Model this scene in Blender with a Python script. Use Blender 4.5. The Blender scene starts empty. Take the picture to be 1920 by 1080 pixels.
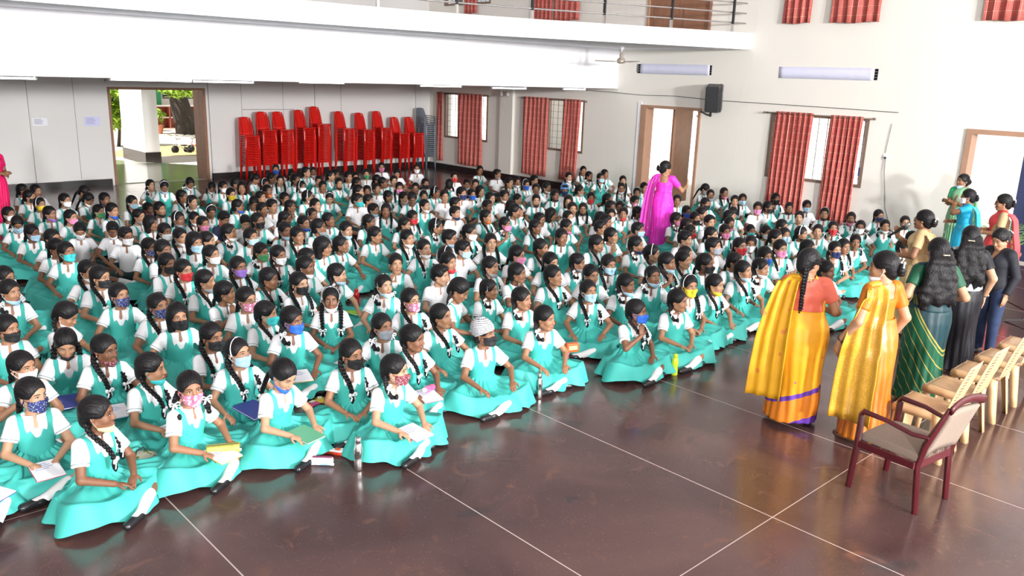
import bpy, math, random
import numpy as np
from mathutils import Matrix, Vector

SC = bpy.context.scene
COL = SC.collection
# ------------------------------------------------------------------ camera
cam = bpy.data.cameras.new('camera')
cam.sensor_width = 36.0
cam.lens = 1538.6 / 1920 * 36.0
cam.clip_end = 300
camo = bpy.data.objects.new('camera', cam)
COL.objects.link(camo)
_r = Vector((0.7337, -0.6786, 0.0330)).normalized()
_f = Vector((0.6632, 0.7047, -0.2515)).normalized()
_u = _r.cross(_f).normalized(); _r = _f.cross(_u)
camo.matrix_world = Matrix(((_r.x, _u.x, -_f.x, 0), (_r.y, _u.y, -_f.y, 0), (_r.z, _u.z, -_f.z, 3.05), (0, 0, 0, 1)))
SC.camera = camo
# ------------------------------------------------------------------ world, sun, lights, exposure
W = bpy.data.worlds.new('sky'); SC.world = W
W.use_nodes = True
W.node_tree.nodes['Background'].inputs[0].default_value = (0.93, 0.96, 1.0, 1)
W.node_tree.nodes['Background'].inputs[1].default_value = 0.45
def light(name, kind, loc, target, energy, size=1.0, color=(1, 1, 1), sizey=None):
    d = bpy.data.lights.new(name, kind); d.energy = energy; d.color = color
    if kind == 'AREA':
        d.size = size
        if sizey: d.shape = 'RECTANGLE'; d.size_y = sizey
    if kind == 'SUN': d.angle = size
    o = bpy.data.objects.new(name, d); COL.objects.link(o)
    o.location = loc
    o.rotation_euler = (Vector(target) - Vector(loc)).to_track_quat('-Z', 'Y').to_euler()
    return o
light('sun', 'SUN', (-21, 4, 30), (0, 5, 0), 8.0, 0.01, (1, .96, .9))
light('flash_lamp', 'AREA', (5.0, -14.0, 4.3), (10, 13, 0.6), 3900, 1.3)
light('stage_lamp', 'AREA', (9.5, -11.0, 4.6), (16, 10, 2.2), 1500, 0.9)
light('stage_lamp.001', 'AREA', (-6.5, -10.0, 4.8), (7, 14, 0.5), 1900, 1.3)
SC.view_settings.view_transform = 'Standard'
SC.view_settings.look = 'None'
SC.view_settings.gamma = 1
SC.view_settings.use_curve_mapping = False
SC.view_settings.exposure = 0.30
# ------------------------------------------------------------------ helpers
random.seed(4)
def tag(o, label=None, cat=None, group=None, kind=None):
    if label: o['label'] = label
    if cat: o['category'] = cat
    if group: o['group'] = group
    if kind: o['kind'] = kind
    return o
def link(name, data, parent=None, mw=None):
    o = bpy.data.objects.new(name, data); COL.objects.link(o)
    if parent is not None: o.parent = parent
    if mw is not None: o.matrix_local = mw
    return o
def empty(name, loc=(0, 0, 0), rz=0.0, s=1.0):
    o = bpy.data.objects.new(name, None); COL.objects.link(o)
    o.location = loc; o.rotation_euler = (0, 0, rz); o.scale = (s, s, s)
    o.empty_display_size = 0.1
    return o
def copy_tree(o, parent=None):
    c = o.copy(); COL.objects.link(c)
    if parent is not None: c.parent = parent
    for ch in o.children: copy_tree(ch, c)
    return c
def mesh_np(name, V, F, mats, smooth=True, matidx=None):
    """V (n,3), F (m,4) or (m,3) int arrays"""
    V = np.ascontiguousarray(V, dtype=np.float32); F = np.ascontiguousarray(F, dtype=np.int32)
    m = bpy.data.meshes.new(name)
    n = len(F); k = F.shape[1]
    m.vertices.add(len(V)); m.vertices.foreach_set('co', V.ravel())
    m.loops.add(n * k); m.loops.foreach_set('vertex_index', F.ravel())
    m.polygons.add(n); m.polygons.foreach_set('loop_start', np.arange(0, n * k, k, dtype=np.int32))
    if smooth: m.polygons.foreach_set('use_smooth', np.ones(n, dtype=bool))
    for mt in (mats if isinstance(mats, (list, tuple)) else [mats]): m.materials.append(mt)
    if matidx is not None: m.polygons.foreach_set('material_index', np.ascontiguousarray(matidx, dtype=np.int32))
    m.update(calc_edges=True); m.validate()
    return m
class MB:
    """collects simple shapes into one mesh"""
    def __init__(s): s.v = []; s.f = []; s.mi = []; s.sm = []
    def add(s, vs, fs, mi=0, smooth=False):
        b = len(s.v); s.v += [tuple(v) for v in vs]
        for f in fs: s.f.append([b + i for i in f]); s.mi.append(mi); s.sm.append(smooth)
        return s
    def box(s, lo, hi, mi=0, M=None):
        vs = [Vector((x, y, z)) for z in (lo[2], hi[2]) for y in (lo[1], hi[1]) for x in (lo[0], hi[0])]
        if M is not None: vs = [M @ v for v in vs]
        return s.add(vs, [(0, 2, 3, 1), (4, 5, 7, 6), (0, 1, 5, 4), (2, 6, 7, 3), (0, 4, 6, 2), (1, 3, 7, 5)], mi)
    def tube(s, pts, r, n=8, mi=0, cap=True, flat=None):
        pts = [Vector(p) for p in pts]; rs = r if isinstance(r, (list, tuple)) else [r] * len(pts)
        vs = []; up = None
        for i, p in enumerate(pts):
            d = (pts[min(i + 1, len(pts) - 1)] - pts[max(i - 1, 0)])
            if d.length < 1e-9: d = Vector((0, 0, 1))
            d.normalize()
            if up is None: up = d.orthogonal().normalized() if flat is None else Vector(flat)
            a = (up - d * up.dot(d)); a = a.normalized() if a.length > 1e-6 else d.orthogonal().normalized()
            up = a; b = d.cross(a)
            for k in range(n):
                t = 2 * math.pi * k / n
                rr = rs[i] if not isinstance(rs[i], (tuple, list)) else None
                if rr is None: vs.append(p + a * rs[i][0] * math.cos(t) + b * rs[i][1] * math.sin(t))
                else: vs.append(p + (a * math.cos(t) + b * math.sin(t)) * rr)
        fs = []
        for i in range(len(pts) - 1):
            for k in range(n):
                fs.append((i * n + k, i * n + (k + 1) % n, (i + 1) * n + (k + 1) % n, (i + 1) * n + k))
        if cap: fs.append(tuple(range(n - 1, -1, -1))); fs.append(tuple((len(pts) - 1) * n + k for k in range(n)))
        return s.add(vs, fs, mi, True)
    def lathe(s, prof, n=20, mi=0, M=None, smooth=True, c=(0, 0, 0)):
        vs = []
        for r, z in prof:
            for k in range(n):
                t = 2 * math.pi * k / n
                v = Vector((c[0] + r * math.cos(t), c[1] + r * math.sin(t), c[2] + z)); vs.append(M @ v if M is not None else v)
        fs = []
        for i in range(len(prof) - 1):
            for k in range(n): fs.append((i * n + k, i * n + (k + 1) % n, (i + 1) * n + (k + 1) % n, (i + 1) * n + k))
        if prof[0][0] > 1e-5: fs.append(tuple(range(n - 1, -1, -1)))
        if prof[-1][0] > 1e-5: fs.append(tuple((len(prof) - 1) * n + k for k in range(n)))
        return s.add(vs, fs, mi, smooth)
    def grid(s, P, mi=0, closed_u=False, smooth=True):
        """P [rows][cols] of points"""
        nr = len(P); nc = len(P[0]); vs = [p for r in P for p in r]; fs = []
        for i in range(nr - 1):
            for k in range(nc if closed_u else nc - 1):
                k2 = (k + 1) % nc
                fs.append((i * nc + k, i * nc + k2, (i + 1) * nc + k2, (i + 1) * nc + k))
        return s.add(vs, fs, mi, smooth)
    def prism(s, poly, lo, hi, axis=2, mi=0):
        def mk(p, h):
            if axis == 2: return (p[0], p[1], h)
            if axis == 1: return (p[0], h, p[1])
            return (h, p[0], p[1])
        n = len(poly); vs = [mk(p, lo) for p in poly] + [mk(p, hi) for p in poly]
        fs = [tuple(range(n - 1, -1, -1)), tuple(range(n, 2 * n))] + [(i, (i + 1) % n, n + (i + 1) % n, n + i) for i in range(n)]
        return s.add(vs, fs, mi)
    def mesh(s, name, mats):
        m = bpy.data.meshes.new(name); m.from_pydata(s.v, [], s.f)
        for mt in (mats if isinstance(mats, (list, tuple)) else [mats]): m.materials.append(mt)
        m.polygons.foreach_set('material_index', s.mi); m.polygons.foreach_set('use_smooth', s.sm)
        m.update(); return m
    def obj(s, name, mats, parent=None, bevel=0):
        o = link(name, s.mesh(name, mats), parent)
        if bevel:
            b = o.modifiers.new('bevel', 'BEVEL'); b.width = bevel; b.segments = 2; b.limit_method = 'ANGLE'; b.angle_limit = .6
        return o
# ------------------------------------------------------------------ materials
def nodes_of(m):
    m.use_nodes = True; nt = m.node_tree; return nt, nt.nodes['Principled BSDF']
def mat(name, color, rough=.6, metal=0, noise=0, scale=5, bump=0, spec=None, coat=0, emit=0, alpha=1, trans=0, sheen=0, aniso=None):
    m = bpy.data.materials.new(name); nt, b = nodes_of(m)
    c = (*color, 1)
    b.inputs['Base Color'].default_value = c; b.inputs['Roughness'].default_value = rough; b.inputs['Metallic'].default_value = metal
    if spec is not None: b.inputs['Specular IOR Level'].default_value = spec
    if coat: b.inputs['Coat Weight'].default_value = coat
    if trans: b.inputs['Transmission Weight'].default_value = trans
    if sheen: b.inputs['Sheen Weight'].default_value = sheen
    if emit: b.inputs['Emission Color'].default_value = c; b.inputs['Emission Strength'].default_value = emit
    if noise or bump:
        tc = nt.nodes.new('ShaderNodeTexCoord'); nz = nt.nodes.new('ShaderNodeTexNoise')
        nz.inputs['Scale'].default_value = scale; nz.inputs['Detail'].default_value = 5
        nt.links.new(tc.outputs['Object'], nz.inputs['Vector'])
        if noise:
            mx = nt.nodes.new('ShaderNodeMix'); mx.data_type = 'RGBA'
            mx.inputs[6].default_value = tuple(max(0, x * (1 - noise)) for x in color) + (1,)
            mx.inputs[7].default_value = tuple(min(1, x * (1 + noise)) for x in color) + (1,)
            nt.links.new(nz.outputs['Fac'], mx.inputs[0]); nt.links.new(mx.outputs[2], b.inputs['Base Color'])
        if bump:
            bp = nt.nodes.new('ShaderNodeBump'); bp.inputs['Strength'].default_value = bump; bp.inputs['Distance'].default_value = .02
            nt.links.new(nz.outputs['Fac'], bp.inputs['Height']); nt.links.new(bp.outputs[0], b.inputs['Normal'])
    return m
def math_node(nt, op, a, b=None):
    n = nt.nodes.new('ShaderNodeMath'); n.operation = op
    for i, v in enumerate((a, b)):
        if v is None: continue
        if isinstance(v, (int, float)): n.inputs[i].default_value = v
        else: nt.links.new(v, n.inputs[i])
    return n.outputs[0]
def mixc(nt, fac, a, b):
    mx = nt.nodes.new('ShaderNodeMix'); mx.data_type = 'RGBA'
    for i, v in ((0, fac), (6, a), (7, b)):
        if isinstance(v, (int, float)): mx.inputs[i].default_value = v
        elif isinstance(v, tuple): mx.inputs[i].default_value = (*v[:3], 1)
        else: nt.links.new(v, mx.inputs[i])
    return mx.outputs[2]
def obj_color_mat(name, rough=.7, second=None, pattern=None, scale=60, noise=0, nscale=8, spec=None, bump=0):
    """material whose colour is the object's own colour"""
    m = bpy.data.materials.new(name); nt, b = nodes_of(m)
    oi = nt.nodes.new('ShaderNodeObjectInfo'); out = oi.outputs['Color']
    b.inputs['Roughness'].default_value = rough
    if spec is not None: b.inputs['Specular IOR Level'].default_value = spec
    tc = nt.nodes.new('ShaderNodeTexCoord')
    if pattern == 'dots':
        v = nt.nodes.new('ShaderNodeTexVoronoi'); v.inputs['Scale'].default_value = scale
        nt.links.new(tc.outputs['Object'], v.inputs['Vector'])
        out = mixc(nt, math_node(nt, 'LESS_THAN', v.outputs['Distance'], .28), out, second)
    if pattern == 'blot':
        v = nt.nodes.new('ShaderNodeTexNoise'); v.inputs['Scale'].default_value = scale
        nt.links.new(tc.outputs['Object'], v.inputs['Vector'])
        out = mixc(nt, math_node(nt, 'GREATER_THAN', v.outputs['Fac'], .55), out, second)
    if noise or bump:
        nz = nt.nodes.new('ShaderNodeTexNoise'); nz.inputs['Scale'].default_value = nscale
        nt.links.new(tc.outputs['Object'], nz.inputs['Vector'])
        if noise:
            hsv = nt.nodes.new('ShaderNodeHueSaturation'); nt.links.new(out, hsv.inputs['Color'])
            nt.links.new(math_node(nt, 'ADD', math_node(nt, 'MULTIPLY', nz.outputs['Fac'], 2 * noise), 1 - noise), hsv.inputs['Value'])
            out = hsv.outputs[0]
        if bump:
            bp = nt.nodes.new('ShaderNodeBump'); bp.inputs['Strength'].default_value = bump; bp.inputs['Distance'].default_value = .01
            nt.links.new(nz.outputs['Fac'], bp.inputs['Height']); nt.links.new(bp.outputs[0], b.inputs['Normal'])
    nt.links.new(out, b.inputs['Base Color'])
    return m
MW = mat('wall_paint', (.80, .765, .70), .75, noise=.03, scale=.8)
MBK = mat('back_wall_paint', (.74, .72, .70), .75, noise=.03, scale=.8)
MWH = mat('white_paint', (.86, .85, .88), .7, noise=.02, scale=.6)
MBASE = mat('skirting_stone', (.022, .018, .018), .25)
MWOOD = mat('door_wood', (.27, .125, .07), .5, noise=.25, scale=6)
MFR = mat('window_wood', (.20, .135, .10), .55, noise=.15, scale=8)
MIRON = mat('iron_bar', (.25, .25, .27), .5, .3)
MSTEEL = mat('steel', (.72, .71, .70), .22, 1.0)
MBLK = mat('black_plastic', (.02, .02, .022), .45)
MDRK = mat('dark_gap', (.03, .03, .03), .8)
MPAPER = mat('paper', (.86, .86, .90), .8, noise=.02, scale=12)
MPAPERL = mat('lilac_paper', (.70, .70, .86), .8, noise=.05, scale=6)
MTUBE = mat('tube_glow', (1, 1, 1), .5, emit=9)
# floor: dark polished red granite
def floor_mat():
    m = bpy.data.materials.new('polished_red_stone'); nt, b = nodes_of(m)
    g = nt.nodes.new('ShaderNodeNewGeometry')
    def nz(sc, det, dist=0):
        n = nt.nodes.new('ShaderNodeTexNoise'); n.inputs['Scale'].default_value = sc; n.inputs['Detail'].default_value = det; n.inputs['Distortion'].default_value = dist
        nt.links.new(g.outputs['Position'], n.inputs['Vector']); return n.outputs['Fac']
    def ramp(x, a, b_):
        r = nt.nodes.new('ShaderNodeMapRange'); nt.links.new(x, r.inputs[0]); r.inputs[1].default_value = a; r.inputs[2].default_value = b_; return r.outputs[0]
    c = mixc(nt, ramp(nz(.8, 6, .6), .35, .68), (.058, .030, .029), (.105, .056, .050))
    c = mixc(nt, ramp(nz(2.6, 10, 2.2), .60, .78), c, (.135, .062, .045))
    c = mixc(nt, ramp(nz(1.4, 7, .9), .64, .74), c, (.035, .028, .03))
    c = mixc(nt, ramp(nz(110, 2), .68, .76), c, (.34, .25, .22))
    nt.links.new(c, b.inputs['Base Color'])
    nt.links.new(math_node(nt, 'ADD', math_node(nt, 'MULTIPLY', nz(3, 4), .18), .10), b.inputs['Roughness'])
    b.inputs['Specular IOR Level'].default_value = .6
    bp = nt.nodes.new('ShaderNodeBump'); bp.inputs['Strength'].default_value = .05; bp.inputs['Distance'].default_value = .03
    nt.links.new(nz(5, 3), bp.inputs['Height']); nt.links.new(bp.outputs[0], b.inputs['Normal'])
    return m
MFLOOR = floor_mat()
MJOINT = mat('joint_strip', (.46, .38, .35), .4)
# curtain: red with square-spiral print
def curtain_mat():
    m = bpy.data.materials.new('red_printed_curtain'); nt, b = nodes_of(m)
    uv = nt.nodes.new('ShaderNodeUVMap'); sp = nt.nodes.new('ShaderNodeSeparateXYZ'); nt.links.new(uv.outputs[0], sp.inputs[0])
    def cell(o): return math_node(nt, 'ABSOLUTE', math_node(nt, 'SUBTRACT', math_node(nt, 'FRACT', o), .5))
    x = cell(sp.outputs[0]); y = cell(sp.outputs[1])
    d = math_node(nt, 'MAXIMUM', x, y)
    st = math_node(nt, 'GREATER_THAN', math_node(nt, 'FRACT', math_node(nt, 'MULTIPLY', d, 10)), .68)
    c = mixc(nt, st, (.38, .012, .022), (.70, .34, .25))
    nt.links.new(c, b.inputs['Base Color']); b.inputs['Roughness'].default_value = .75
    return m
MCURT = curtain_mat()
# ------------------------------------------------------------------ floor
XR = 16.75; YB = 22.1; XL = -9.0; YF = -18.0
fl = MB().box((XL, YF, -.12), (XR, YB, -.0006)).obj('floor', MJOINT); tag(fl, kind='structure')
xs = [XL] + [1.88 + 1.61 * k for k in range(-6, 10) if XL + .2 < 1.88 + 1.61 * k < XR - .2] + [XR]
ys = [YF] + [2.575 + 3.375 * k for k in range(-7, 6) if YF + .2 < 2.575 + 3.375 * k < YB - .2] + [YB]
for i in range(len(xs) - 1):
    for j in range(len(ys) - 1):
        MB().box((xs[i] + .006, ys[j]+ .004, -.011), (xs[i + 1]- .004, ys[j + 1]- .004, 0)).obj('floor_slab', MFLOOR, fl)
# ------------------------------------------------------------------ walls with openings
def wall_holes(name, plane, a0, a1, z0, z1, holes, m, thick=.25):
    """plane ('x',v): wall at x=v going outward +; a along y. ('y',v): a along x"""
    us = sorted({a0, a1, *[h[0] for h in holes], *[h[1] for h in holes]}); zs = sorted({z0, z1, *[h[2] for h in holes], *[h[3] for h in holes]})
    b = MB()
    for i in range(len(us) - 1):
        j = 0
        while j < len(zs) - 1:
            def ins(jj):
                uc = (us[i] + us[i + 1]) / 2; zc = (zs[jj] + zs[jj + 1]) / 2
                return any(h[0] < uc < h[1] and h[2] < zc < h[3] for h in holes)
            if ins(j): j += 1; continue
            k = j
            while k + 1 < len(zs) - 1 and not ins(k + 1): k += 1
            if plane[0] == 'x': b.box((plane[1], us[i], zs[j]), (plane[1] + thick, us[i + 1], zs[k + 1]))
            else: b.box((us[i], plane[1], zs[j]), (us[i + 1], plane[1] + thick, zs[k + 1]))
            j = k + 1
    return tag(b.obj(name, m), kind='structure')
WIN = [(19.12, 21.22, 1.02, 2.43), (15.19, 17.25, 1.03, 2.45), (7.45, 9.65, 1.03, 2.43)]
UWIN = [(19.12, 21.3, 5.05, 6.5), (15.4, 17.3, 5.05, 6.5), (7.45, 9.65, 5.05, 6.5), (4.5, 5.7, 5.05, 6.5)]
DR = (11.48, 13.26, 0, 2.43); DR2 = (3.75, 5.6, 0, 2.36); DR3 = (0.6, 4.35, 3.9, 5.9); UD = (11.47, 13.25, 4.11, 6.4)
VENT = [(11.3, 13.56, 3.19, 3.41), (7.42, 9.58, 3.18, 3.40)]
wr = wall_holes('wall_right', ('x', XR), YF, YB + .25, 0, 7.3, WIN + UWIN + [DR, DR2, DR3, UD] + VENT, MW)
wb = wall_holes('wall_back', ('y', YB), XL, XR, 0, 7.3, [(6.83, 9.28, 0, 2.43)], MBK)
tag(MB().box((XL - .25, YF, 0), (XL, YB + .25, 7.3)).obj('wall_left', MW), kind='structure')
tag(MB().box((XL, YF, 7.3), (XR + .25, YB + .25, 7.5)).obj('ceiling', MWH), kind='structure')
# pilasters and panel grooves on the back wall, as trim
for n, (a, b_) in enumerate(((5.05, 5.62), (9.36, 9.95), (16.2, 16.75), (12.55, 12.95))):
    tag(MB().box((a, YB - .07, .0), (b_, YB, 3.4)).obj('trim_%d' % (n + 1), MBK), kind='structure')
tag(MB().box((XR - .09, 17.95, 0), (XR, 18.5, 3.4)).obj('trim_5', MW), kind='structure')
gb = MB()
for x in (6.05, 10.3, 11.55, 13.45): gb.box((x, YB - .004, .2), (x + .009, YB + .001, 2.9))
gb.box((10.3, YB - .008, 1.86), (11.9, YB + .001, 1.875))
tag(gb.obj('trim_6', mat('groove_grey', (.22, .21, .21), .8)), kind='structure')
gb = MB()
for y in (14.4, 13.9, 10.45, 10.25, 6.4, 6.1): gb.box((XR - .0012, y, .2), (XR + .001, y + .008, 7))
for z in (3.85,): gb.box((XR - .003, 2, z), (XR + .001, 10.3, z + .02))
tag(gb.obj('trim_7', MW), kind='structure')
# baseboards
bb = MB()
for a, b_ in ((XL, 6.75), (9.36, XR)): bb.box((a, YB - .085, 0), (b_, YB + .001, .17))
tag(bb.obj('baseboard_back', MBASE), kind='structure')
bb = MB()
for a, b_ in ((13.38, YB - .08), (5.7, 11.4), (YF, 3.7)): bb.box((XR - .1 if a > 13 else XR - .02, a, 0), (XR + .001, b_, .17 if a > 13 else .14))
tag(bb.obj('baseboard_right', MBASE), kind='structure')
# ------------------------------------------------------------------ windows
def window(n, y0, y1, z0, z1, mull=True):
    root = empty('window_%d' % n, (XR, (y0 + y1) / 2, z0)); tag(root, kind='structure')
    w = (y1 - y0) / 2; h = z1 - z0; t = .055
    f = MB().box((-.02, -w, 0), (.10, -w + t, h)).box((-.02, w - t, 0), (.10, w, h)).box((-.02, -w + t, 0), (.10, w - t, t)).box((-.02, -w + t, h - t), (.10, w - t, h))
    f.obj('window_frame', MFR, root)
    for k in (1, 2):
        c = -w + 2 * w * k / 3
        MB().box((-.01, c - .045, t), (.09, c + .045, h - t)).obj('mullion', MFR, root)
    for k in range(1, 22):
        c = -w + 2 * w * k / 22
        if k % 2: MB().box((.045, c - .006, t), (.057, c + .006, h - t)).obj('window_bar', MIRON, root)
    for k in range(1, 8):
        c = h * k / 8
        MB().box((.040, -w + t, c- .004), (.062, w - t, c+ .004)).obj('window_bar', MIRON, root)
    return root
for i, (a, b_, c, d) in enumerate(WIN + UWIN + [DR3]): window(i + 1, a, b_, c, d)
def curtain(name, y0, y1, ztop, zbot, label, folds, lean=0.0, seed=0, rod=None):
    """hanging curtain with folds; u,v laid so that the printed squares are about 14 cm"""
    rnd = random.Random(seed)
    nc = folds * 8; nr = 14; V = []; UV = []
    ph = [rnd.uniform(-.4, .4) for _ in range(nr)]
    for r in range(nr):
        t = r / (nr - 1); z = ztop + (zbot - ztop) * t
        for c in range(nc + 1):
            u = c / nc; yy = y0 + (y1 - y0) * u + lean * t
            a = .045 * (1 + .25 * t); fx = XR - .085 - a * math.sin(2 * math.pi * folds * u + .5 * math.sin(3 * t + seed)) - .01 * math.sin(7 * u + 5 * t)
            V.append((fx, yy + .02 * math.sin(4 * math.pi * folds * u), z + (.012 * math.sin(9 * u) if t == 1 else 0))); UV.append((u * (y1 - y0) * 2.0 / .17, z / .17))
    F = [(r * (nc + 1) + c, r * (nc + 1) + c + 1, (r + 1) * (nc + 1) + c + 1, (r + 1) * (nc + 1) + c) for r in range(nr - 1) for c in range(nc)]
    root = empty('curtain', (0, 0, 0))
    m = mesh_np('curtain_cloth', np.array(V), np.array(F), MCURT)
    ul = m.uv_layers.new(name='UVMap'); li = np.zeros(len(m.loops), dtype=np.int32); m.loops.foreach_get('vertex_index', li)
    ul.data.foreach_set('uv', np.array(UV, dtype=np.float32)[li].ravel())
    o = link('cloth', m, root); sd = o.modifiers.new('solid', 'SOLIDIFY'); sd.thickness = .004
    for k in range(folds):
        yk = y0 + (y1 - y0) * (k + .5) / folds
        MB().lathe([(.018, -.003), (.024, -.003), (.024, .003), (.018, .003)], 10, M=Matrix.Translation((XR - .085, yk, ztop - .035)) @ Matrix.Rotation(math.pi / 2, 4, 'X')).obj('eyelet', MSTEEL, root)
    tag(root, label, 'curtain', 'red printed curtains')
def rod(y0, y1, z, label, m=MFR):
    root = empty('curtain_rod', (XR - .085, y0, z))
    MB().tube([(0, 0, 0), (0, y1 - y0, 0)], .012, 8).obj('pole', m, root)
    for y in (.02, y1 - y0 - .02): MB().box((-.01, y - .012, -.02), (.086, y + .012, .02)).obj('bracket', m, root)
    for y in (-.03, y1 - y0 + .03): MB().lathe([(.0, -.03), (.02, -.015), (.022, 0), (.02, .015), (0, .03)], 10, c=(0, y, 0)).obj('finial', m, root)
    tag(root, label, 'curtain rod')
rod(19.05, 21.5, 2.40, 'thin dark curtain rod over the window beside the grey chair stack')
rod(15.1, 17.55, 2.42, 'thin dark curtain rod over the middle barred window')
rod(7.35, 9.75, 2.43, 'brown curtain rod over the window behind the seated girls at right')
curtain('c', 21.2, 21.5, 2.44, .27, 'narrow red curtain strip next to the grey chair stack', 2, .03, 1)
curtain('c', 19.28, 20.45, 2.44, .24, 'wide red curtain covering the right half of the leftmost window', 6, .02, 2)
curtain('c', 16.47, 17.48, 2.46, .26, 'wide dark red curtain on the left side of the middle window', 6, .03, 3)
curtain('c', 15.27, 15.9, 2.46, .25, 'slim red curtain on the right side of the middle window', 5, .06, 4)
curtain('c', 8.63, 9.5, 2.47, .22, 'bright red curtain on the left half of the window nearest the loudspeaker', 7, .03, 5)
curtain('c', 7.55, 8.24, 2.46, .22, 'bright red curtain on the right half of the window nearest the loudspeaker', 6, .03, 6)
curtain('c', 19.65, 20.25, 6.55, 4.79, 'red curtain upstairs behind the railing, leftmost', 4, .02, 7)
curtain('c', 15.5, 16.45, 6.55, 4.5, 'red curtain upstairs behind the railing, left of the wooden door, right half', 5, .02, 8)
curtain('c', 16.5, 17.25, 6.55, 4.5, 'red curtain upstairs behind the railing, left of the wooden door, left half', 5, .02, 9)
curtain('c', 8.95, 9.59, 6.55, 4.29, 'narrow red curtain end hanging high on the wall right of the balcony', 4, .0, 10)
curtain('c', 7.5, 8.51, 6.55, 4.28, 'wide red curtain end hanging high above the middle of the right wall', 5, .0, 11)
curtain('c', 4.6, 5.64, 6.55, 4.26, 'red curtain end in the top right corner of the wall', 5, .0, 12)
# ------------------------------------------------------------------ doors
root = tag(empty('door_1', (8.05, YB, 0)), kind='structure')      # opening to the courtyard
for x0, x1 in ((-1.22, -1.17), (1.16, 1.23)): MB().box((x0, -.05, 0), (x1, .26, 2.43)).obj('door_frame', MWOOD, root)
MB().box((-1.17, -.05, 2.37), (1.16, .26, 2.43)).obj('door_head', MWOOD, root)
MB().box((1.16, .27, .01), (1.21, .62, 2.35)).obj('door_leaf', MWOOD, root)
root = tag(empty('door_2', (XR, 12.37, 0)), kind='structure')
MWOODL = mat('door_frame_wood', (.40, .23, .15), .55, noise=.15, scale=5)
for y0, y1 in ((-.89, -.82), (.72, .89)): MB().box((-.04, y0, 0), (.27, y1, 2.43)).obj('door_frame', MWOODL, root)
MB().box((-.04, -.82, 2.36), (.27, .72, 2.43)).obj('door_head', MWOODL, root)
MB().box((-.02, .89, 0), (.02, 1.0, 2.5)).obj('door_casing', MWH, root)
lf = MB().box((0, 0, 0), (.05, .86, 2.33)).obj('door_leaf', MWOOD, root)
lf.location = (.27, .12, .02); lf.rotation_euler = (0, 0, math.radians(-86))
for z in (.25, .95, 1.65): MB().box((-.012, .12, z), (.0, .74, z + .55)).obj('door_panel', MWOOD, lf)
MB().tube([(-.02, .76, 1.02), (-.07, .76, 1.02), (-.07, .66, 1.02)], .01, 8).obj('door_handle', MSTEEL, lf)
root = tag(empty('door_3', (XR, 4.67, 0)), kind='structure')
for y0, y1 in ((-.93, -.83), (.83, .93)): MB().box((-.04, y0, 0), (.27, y1, 2.36)).obj('door_frame', MWOODL, root)
MB().box((-.04, -.83, 2.27), (.27, .83, 2.36)).obj('door_head', MWOODL, root)
MB().box((.30, -.83, .02), (.35, .02, 2.26)).obj('door_leaf', mat('navy_door', (.03, .04, .10), .5), root)
root = tag(empty('door_4', (XR, 12.36, 4.11)), kind='structure')
for k in range(2): MB().box((.02, -.86 + k * .87, 0), (.07, -.01 + k * .87, 2.2)).obj('door_leaf', MWOOD, root)
for k in range(2):
    for z in (.15, .85, 1.55): MB().box((.0, -.72 + k * .87, z), (.02, -.15 + k * .87, z + .5)).obj('door_panel', MWOOD, root)
for y0, y1 in ((-.93, -.87), (.87, .93)): MB().box((-.03, y0, 0), (.1, y1, 2.28)).obj('door_frame', MWOODL, root)
# ------------------------------------------------------------------ balcony
EDGE = [(16.75, 10.34), (15.9, 10.58), (15, 10.87), (14, 11.22), (13, 11.58), (12, 11.93), (11, 12.22), (10, 12.45), (9, 12.6), (8, 12.68), (7, 12.72), (6, 12.72), (5, 12.69), (4, 12.64), (3, 12.55), (2, 12.43), (0, 12.1), (-3, 11.3), (-6, 10.1), (-9, 8.6)]
poly = EDGE + [(XL, YB), (XR, YB)]
sl = MB(); sl.prism(poly, 3.76, 4.11)
tag(sl.obj('balcony_slab', MWH), kind='structure')
tag(MB().box((XL, 14.1, 2.79), (XR, 14.32, 3.76)).obj('balcony_beam', MWH), kind='structure')
tag(MB().box((XL, 14.32, 3.4), (XR, YB, 3.76)).obj('ceiling_lower', MWH), kind='structure')
rail = empty('balcony_railing', (0, 0, 4.11)); tag(rail, 'steel balcony railing with horizontal rails along the upper floor edge', 'railing')
ED = [Vector((x - .1 * (x > 16), y + .13, 0)) for x, y in EDGE]
for h in (.2, .41, .62, .83): MB().tube([p + Vector((0, 0, h)) for p in ED], .016, 8).obj('rail', MSTEEL, rail)
MB().tube([p + Vector((0, 0, 1.02)) for p in ED], .03, 10).obj('handrail', MSTEEL, rail)
dist = .35; acc = 0
for i in range(len(ED) - 1):
    L = (ED[i + 1] - ED[i]).length
    while dist <= acc + L:
        p = ED[i].lerp(ED[i + 1], (dist - acc) / L)
        MB().box((p.x - .022, p.y - .022, .16), (p.x + .022, p.y + .022, 1.0)).obj('post', MBLK, rail)
        MB().box((p.x - .025, p.y - .025, 0), (p.x + .025, p.y + .025, .17)).obj('post_sleeve', MSTEEL, rail)
        dist += 1.62
    acc += L
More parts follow.
